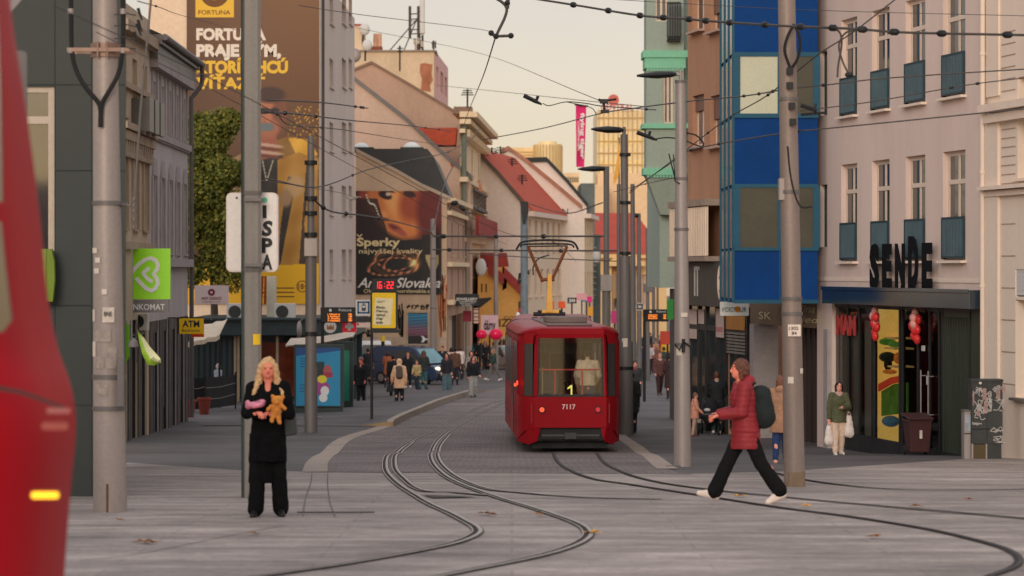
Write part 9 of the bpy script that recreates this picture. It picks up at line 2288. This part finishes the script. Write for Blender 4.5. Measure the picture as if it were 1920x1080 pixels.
# ---- others: (label, px, py, height, face, options)
walk = lambda a: ((a, 6), (-a, 12))
PEOPLE = [
 ('woman in an olive green jacket and cream trousers carrying two white bags past the shop',1572,853,1.62,4,dict(top=(74,76,56),hem=.46,bottom=(196,172,152),hair=(34,28,28),hstyle='bob',legs=((8,4),(-5,8)),arms=((2,10,8,4),(20,8,70,50)),shoes=(190,180,170),res=.014,scarf=(170,140,130),legw=1.25,bulk=1.3)),
 ('person in a light brown hooded coat half hidden behind the numbered right pole',1464,868,1.62,172,dict(top=(142,106,84),hem=.36,bottom=(34,52,88),hair=(120,76,60),hstyle='bob',hood=True,bulk=1.5,res=.014,shoes=(180,130,110),legs=((6,3),(-4,6)))),
 ('person in a dark coat with pale collar standing behind the stroller',1344,814,1.74,172,dict(top=(30,32,34),hem=.44,bottom=(44,62,66),hair=(90,60,44),scarf=(150,140,130),bulk=1.6,res=.02,shoes=(196,180,176),arms=((20,8,50,10),(20,8,50,10)),female=False)),
 ('child in a salmon pink coat beside the bench, partly behind the third pole',1302,818,1.20,95,dict(top=(190,132,112),hem=.42,bottom=(170,140,124),hair=(120,90,70),bulk=1.7,res=.018,shoes=(80,50,46))),
 ('person in a long dark grey coat just right of the tallest lamp pole',1191,770,1.72,0,dict(top=(50,52,52),hem=.30,bottom=(40,40,44),hair=(46,36,34),bulk=1.3,res=.022,scarf=(120,60,70),legs=walk(8))),
 ('dark figure standing hidden behind the foot of the tallest lamp pole',1184,812,1.70,180,dict(top=(34,32,34),hem=.34,bottom=(24,24,26),hair=(40,30,30),res=.024)),
 ('walker in a brown jacket with a pale fur collar on the right pavement',1237,741,1.76,10,dict(top=(84,54,50),hem=.50,bottom=(52,34,32),hair=(150,110,90),legs=walk(16),bulk=1.4,res=.024,scarf=(170,140,126),shoes=(64,40,38),female=False)),
 ('person in a long wine dark coat left of the third right pole',1256,748,1.74,178,dict(top=(58,40,40),hem=.26,bottom=(50,36,36),hair=(40,30,30),bulk=1.5,res=.024,legs=walk(8))),
 ('person with a white shirt front and dark trousers on the far right pavement',1217,702,1.74,0,dict(top=(150,146,146),hem=.52,bottom=(34,32,34),hair=(40,32,30),res=.03,legs=walk(8),female=False)),
 ('dark jacketed pedestrian left of the one with the white shirt', 1209, 696, 1.76, 5, dict(top=(40, 38, 40), hair=(50, 34, 30), res=.03)),
 ('pedestrian in a yellow hood far down the right pavement',1247,692,1.74,170,dict(top=(176,138,40),hem=.5,hair=(180,140,40),hstyle='hat',bulk=1.4,res=.03)),
 ('rust brown dressed pedestrian between the yellow hood and the white shirt',1226,699,1.70,10,dict(top=(110,66,56),hair=(70,46,40),res=.03,legs=walk(10))),
 ('tall dark haired figure in black in the distant right crowd', 1224, 672, 1.85, 180, dict(top=(36, 32, 34), hem=.4, hair=(30, 26, 26), res=.035)),
 ('figure in black with a pale face at the back of the right crowd', 1236, 676, 1.80, 0, dict(top=(30, 30, 32), hair=(36, 30, 28), res=.035)),
 ('dark figure under the right departure board', 1209, 668, 1.75, 0, dict(top=(44, 44, 48), hair=(30, 26, 26), res=.035)),
 ('figure in dark clothes at the left edge of the distant right crowd', 1162, 672, 1.8, 0, dict(top=(40, 34, 38), hair=(30, 26, 26), res=.035)),
 # left
 ('older man in a black coat with a shoulder strap and white shoes walking towards us',677,757,1.74,-4,dict(top=(26,27,29),hem=.40,bottom=(26,26,28),hair=(120,92,84),hstyle='hat',bulk=1.5,res=.02,shoes=(176,160,150),skin=SKIN2,female=False,legs=((6,4),(-4,6)))),
 ('woman in dark clothes with a grey bag just left of the older man',657,745,1.66,15,dict(top=(36,36,36),hem=.46,bottom=(30,30,32),hair=(70,44,36),res=.022,skin=SKIN2)),
 ('person in a pale beige jacket and hood seen from behind on the left pavement',749,760,1.70,176,dict(top=(204,164,130),hem=.38,bottom=(28,29,32),hair=(190,150,130),hstyle='short',hood='up',bulk=1.4,res=.02,legs=((5,4),(-4,6)),arms=((-4,10,10,0),(4,20,6,0)))),
 ('dark clad man beside the beige jacket, half hidden',738,748,1.74,178,dict(top=(30,32,36),hem=.46,bottom=(28,28,32),hair=(44,34,32),res=.024,female=False)),
 ('woman with long brown hair in a dark jacket and teal jeans before the navy van',794,731,1.74,165,dict(top=(42,46,46),hem=.50,bottom=(52,86,88),hair=(84,60,46),hstyle='long',res=.022,shoes=(40,28,28),legs=walk(6))),
 ('child with a cream top between the navy van and the woman with long hair',782,733,1.35,-20,dict(top=(150,132,90),hem=.5,bottom=(40,50,56),hair=(96,70,56),res=.024,shoes=(170,70,80))),
 ('woman in an open dark jacket and wide washed jeans walking towards us',838,739,1.72,0,dict(top=(38,38,44),hem=.52,bottom=(76,98,104),hair=(60,40,38),hstyle='long',res=.022,scarf=(130,80,84),flare=1.7,legw=1.5,legs=walk(5))),
 ('girl in a short black puffer jacket and loose pale grey trousers at the kerb',887,745,1.66,8,dict(top=(24,25,27),hem=.54,bottom=(128,128,124),hair=(70,44,40),hstyle='long',bulk=2.0,res=.022,flare=1.6,legw=1.7,shoes=(60,50,50),legs=walk(7),scarf=(150,90,90))),
 ('woman in a grey hooded coat right behind the girl in the puffer jacket',884,729,1.70,0,dict(top=(126,120,114),hem=.4,bottom=(30,30,34),hair=(56,36,30),hstyle='long',res=.026)),
 ('woman in a white jumper with her back to us right of the van',862,712,1.70,178,dict(top=(208,190,182),hem=.5,bottom=(44,44,48),hair=(70,42,34),hstyle='bob',res=.026,bulk=1.5)),
 ('woman in a pale pink and white top beside the one in the white jumper',846,714,1.70,178,dict(top=(196,164,156),hem=.5,bottom=(32,32,36),hair=(36,26,26),hstyle='bob',res=.026)),
 ('dark dressed man behind the front end of the navy van', 829, 713, 1.76, 0, dict(top=(34, 44, 48), hair=(26, 24, 24), res=.03, female=False)),
 ('small child in dark clothes in front of the two white topped women',866,711,1.05,178,dict(top=(110,84,80),hem=.5,bottom=(44,44,48),hair=(110,90,80),res=.026)),
 ('woman in a dark green waistcoat and grey trousers striding left near the tram',926,714,1.68,-70,dict(top=(44,60,54),hem=.5,bottom=(92,88,84),hair=(130,106,86),hstyle='long',legs=((24,2),(-22,10)),res=.024,shoes=(190,180,172))),
 ('man in black at the left of the dark group under the pink balloons',897,688,1.78,0,dict(top=(32,38,38),hem=.44,hair=(60,44,36),res=.03,female=False)),
 ('woman with a dark bag in the middle of the group under the pink balloons',909,693,1.72,10,dict(top=(36,36,38),hem=.40,hair=(120,96,80),hstyle='long',res=.03,legs=walk(10))),
 ('man in a dark jacket at the right of the group, next to the tram',931,687,1.82,175,dict(top=(28,32,34),hem=.46,hair=(30,26,26),res=.03,female=False)),
 ('figure in a black parka between the balloons and the silver car',941,684,1.80,180,dict(top=(30,34,36),hem=.36,hair=(30,26,26),res=.03)),
 ('man in dark clothes looking out of the pavilion doorway behind the tall sign pole',520,748,1.76,0,dict(top=(34,34,36),hair=(40,32,30),res=.024,female=False)),
 ('dim figure beside the doorway man at the pavilion', 541, 747, 1.74, 10, dict(top=(30, 32, 32), hair=(34, 28, 28), res=.026)),
 ('man in a dark coat seen between the shelter canopy and the older man',690,722,1.74,175,dict(top=(34,34,38),hem=.42,hair=(40,32,30),res=.026,female=False,legs=walk(8))),
 ('woman in a maroon top farther up beside the navy van',815,716,1.66,0,dict(top=(110,50,56),hem=.5,bottom=(40,44,52),hair=(60,40,34),hstyle='long',res=.03)),
 ('pedestrian in a blue grey coat beyond the dark group under the balloons',918,676,1.76,180,dict(top=(70,78,90),hem=.4,hair=(40,34,32),res=.035)),
 ('walker with a pale backpack far behind the girl in the puffer jacket',873,694,1.72,180,dict(top=(150,140,130),hem=.5,bottom=(60,62,70),hair=(50,40,36),res=.035,legs=walk(9))),
 ('pedestrian in a dark green parka on the right pavement near the red board',1245,716,1.74,175,dict(top=(44,54,48),hem=.4,hair=(50,40,34),res=.03,legs=walk(9))),
 ('slim figure in a black hooded coat right behind the wine dark coat',1262,728,1.72,175,dict(top=(26,26,30),hem=.36,hair=(26,24,24),res=.03)),
 ('shopper in a tan jacket with dark jeans under the right departure board',1229,686,1.70,0,dict(top=(132,104,80),hem=.5,bottom=(40,46,58),hair=(60,44,36),res=.035)),
 ('woman in a red jacket among the dark figures of the right pavement',1243,682,1.68,5,dict(top=(140,46,44),hem=.46,hair=(50,36,30),hstyle='long',res=.035)),
 ('man in a navy anorak beside the shirt fronted pedestrian',1203,706,1.80,176,dict(top=(34,42,60),hem=.46,hair=(34,28,26),res=.03,female=False)),
 ('person in a pale grey hoodie far along the right pavement', 1252, 676, 1.74, 0, dict(top=(150, 148, 144), hem=.5, hair=(70, 56, 46), res=.035)),
 ('pair mate in charcoal at the back of the right pavement crowd', 1219, 664, 1.76, 178, dict(top=(54, 52, 52), hem=.4, hair=(34, 28, 26), res=.04)),
 ('figure in a plum coat under the magenta rail between the lamp poles',1153,668,1.74,0,dict(top=(74,40,58),hem=.36,hair=(36,28,28),res=.04)),
 ('tall man in a grey overcoat at the back of the group under the balloons',903,676,1.88,0,dict(top=(76,76,78),hem=.36,hair=(44,36,32),res=.035,female=False)),
 ('person in a mustard jumper beyond the striding woman in the waistcoat',936,676,1.70,178,dict(top=(150,112,44),hem=.52,hair=(50,38,32),res=.035)),
 ('woman in a teal jacket near the jewellery shop door',880,690,1.68,20,dict(top=(40,92,96),hem=.48,hair=(80,56,44),hstyle='long',res=.035)),
 ('man in a brown leather jacket close to the front of the navy van',853,722,1.76,175,dict(top=(82,58,44),hem=.5,bottom=(38,40,48),hair=(34,28,26),res=.028,female=False)),
 ('teenager in a black tracksuit walking behind the beige jacket',765,727,1.66,0,dict(top=(30,30,34),hem=.5,bottom=(30,30,34),hair=(46,36,30),res=.028,shoes=(180,176,170))),
 ('woman in a rust coloured coat between the bollard and the beige jacket',727,726,1.66,178,dict(top=(130,72,50),hem=.36,hair=(60,42,34),hstyle='bob',res=.028)),
 ('person with white hair and pale jacket behind the cafe fence',408,760,1.52,60,dict(top=(150,156,166),hem=.5,hair=(190,182,176),hstyle='bob',res=.022)),
]
for lab, px, py, H, face, o in PEOPLE:
 rr = random.Random(px * 7 + py); a = rr.uniform(4, 13) * rr.choice((-1, 1))
 o.setdefault('legs',((a,5),(-a,10))); o.setdefault('arms',((-a*1.2 + 4,rr.uniform(5,12),rr.uniform(10,60),rr.uniform(0,30)),(a*1.2 + 4,rr.uniform(5,12),rr.uniform(10,75),rr.uniform(0,40)))); o.setdefault('yaw',rr.uniform(-25,25))
 x_, y_ = at_px(px, py); P = person(lab, x_, y_, H, face + rr.uniform(-9, 9), **o)
 if 'two white bags' in lab: GJ = P
 if 'stroller' in lab: ST = P
 if 'pale beige jacket' in lab: BJ = P
 if 'older man' in lab: OM = P
# bags of the woman in green
WB = mat('white carrier bag', C(190, 178, 170, 1.7), .5, var=.15, scale=8)
def carrier(lab, top_, w_, h_, m):
 t = thing('carrier_bag', lab, 'bag', top_)
 f = Fld((-w_,-w_,-h_ - .14),(w_,w_,.06),.012); f.rc((0,0,-.14),(0,0,-h_ + .05),w_*.35,w_*.62,.03,.6); f.wob(.008,26); V,Q = f.mesh(); nobj('bag_body',V,Q,m,t)
 for sg in (-1, 1): MB().tube([(sg * .05, 0, -.14), (sg * .035, 0, -.05), (0, 0, 0)], .006).build('handle', m, t)
carrier('white plastic bag in the lowered right hand of the woman in green', GJ['w'](GJ['arm'][0][2] + GJ['arm'][0][3] * .08), .19, .48, WB)
carrier('white plastic bag hanging from the forearm of the woman in green', Vector(pt(1592, 772, GJ['base'].y - .05)), .2, .52, WB)
b = Vector(pt(1578,770,GJ['base'].y + .45)); t = thing('paper_parcel','pinkish brown paper parcel behind the woman in green','parcel',b); MB().box(-.02,.18,0,.2,-.55,.3).build('parcel',mat('kraft paper',C(140,104,88,1.6),.8),t,bevel=.02)
# stroller
p = Vector(pt(1332,808,ST['base'].y - .35)); p.z = gz(p.y); t = thing('stroller','black stroller pushed by the person in the dark coat','stroller',p,math.radians(-12))
mb = MB()
for sg in (-1,1): mb.tube([(sg*.25,.35,.12),(sg*.25,-.1,.55),(sg*.25,.45,1.0)],.018); mb.tube([(sg*.25,-.4,.1),(sg*.25,.1,.5)],.018)
mb.cyl((-.25, .45, 1.0), (.25, .45, 1.0), .02); mb.build('frame', BLACK, t)
f = Fld((-.35,-.5,.3),(.35,.5,1.15),.018); f.rc((0,-.25,.5),(0,.1,.5),.2,.22,.04); f.el((0,.1,.75),(.24,.24,.26),.04); V,Q = f.mesh(); nobj('seat',V,Q,fab(28,28,30),t)
for sg in (-1, 1):
 for yy, r in ((-.4, .11), (.35, .14)): MB().cyl((sg * .27, yy, r), (sg * .31, yy, r), r, n=16).build('wheel', RUBBER, t)
MB().ell((-.05, -.3, .72), (.1, .06, .05), 10, 6).build('blanket', WHITE, t, smooth=True)
# backpack and bag of the beige jacket, strap bag of the man
q = BJ['w'](BJ['ch'] + np.array([0,.16,-.02])); t = thing('backpack','grey backpack on the beige jacket','backpack',q,math.radians(176)); f = Fld((-.25,-.2,-.35),(.25,.2,.35),.018); f.rc((-.03,0,.13),(-.03,.02,-.13),.12,.14,.03); V,Q = f.mesh(); nobj('pack',V,Q,fab(82,72,66),t)
for sg in (-1, 1): MB().tube([(sg * .09, 0, -.18), (sg * .12, -.12, 0), (sg * .08, 0, .22)], .015).build('strap', BLACK, t)
q = Vector(pt(732,728,BJ['base'].y - .1)); t = thing('handbag','black handbag carried low beside the beige jacket','bag',q); MB().add([(-.12,-.05,.12),(.1,-.05,.16),(.14,-.05,-.12),(-.16,-.05,-.14),(-.12,.05,.12),(.1,.05,.16),(.14,.05,-.12),(-.16,.05,-.14)],[(0,3,2,1),(4,5,6,7),(0,1,5,4),(1,2,6,5),(2,3,7,6),(3,0,4,7)]).build('bag_body',BLACK,t,bevel=.02); MB().tube([(-.08,0,.12),(0,0,.34),(.08,0,.14)],.01).build('handle',BLACK,t)
q = OM['w'](OM['pel'] + np.array([-.22,-.05,.1])); t = thing('shoulder_bag','grey bag with a long pale strap across the older man','bag',q,0); MB().box(-.08,.08,-.12,.12,-.16,.14).build('bag_body',fab(84,80,76),t,bevel=.03)
a = OM['w'](OM['sh'] + np.array([.1,-.1,.03])) - Vector(q); c = OM['w'](OM['ch'] + np.array([0,-.17,0])) - Vector(q); MB().tube([(0,-.05,.12),tuple(c),tuple(a)],.018).build('strap',fab(120,112,104),t)
# standing passenger inside the tram, back to the window
tp = TRAM.matrix_basis @ Vector((.46, .75, 0));
person('passenger in a pale shirt and blue trousers standing at the tram\'s rear window',tp.x,tp.y,1.78,182,top=(216,196,170),hem=.53,bottom=(44,58,84),hair=(36,30,28),res=.016,dz=.66 - (gz(tp.y) - gz(TY)),female=False,arms=((10,14,40,20),(10,14,30,20)),bulk=1.2)
print('objects', len(bpy.data.objects), 'mats', len(MATS))
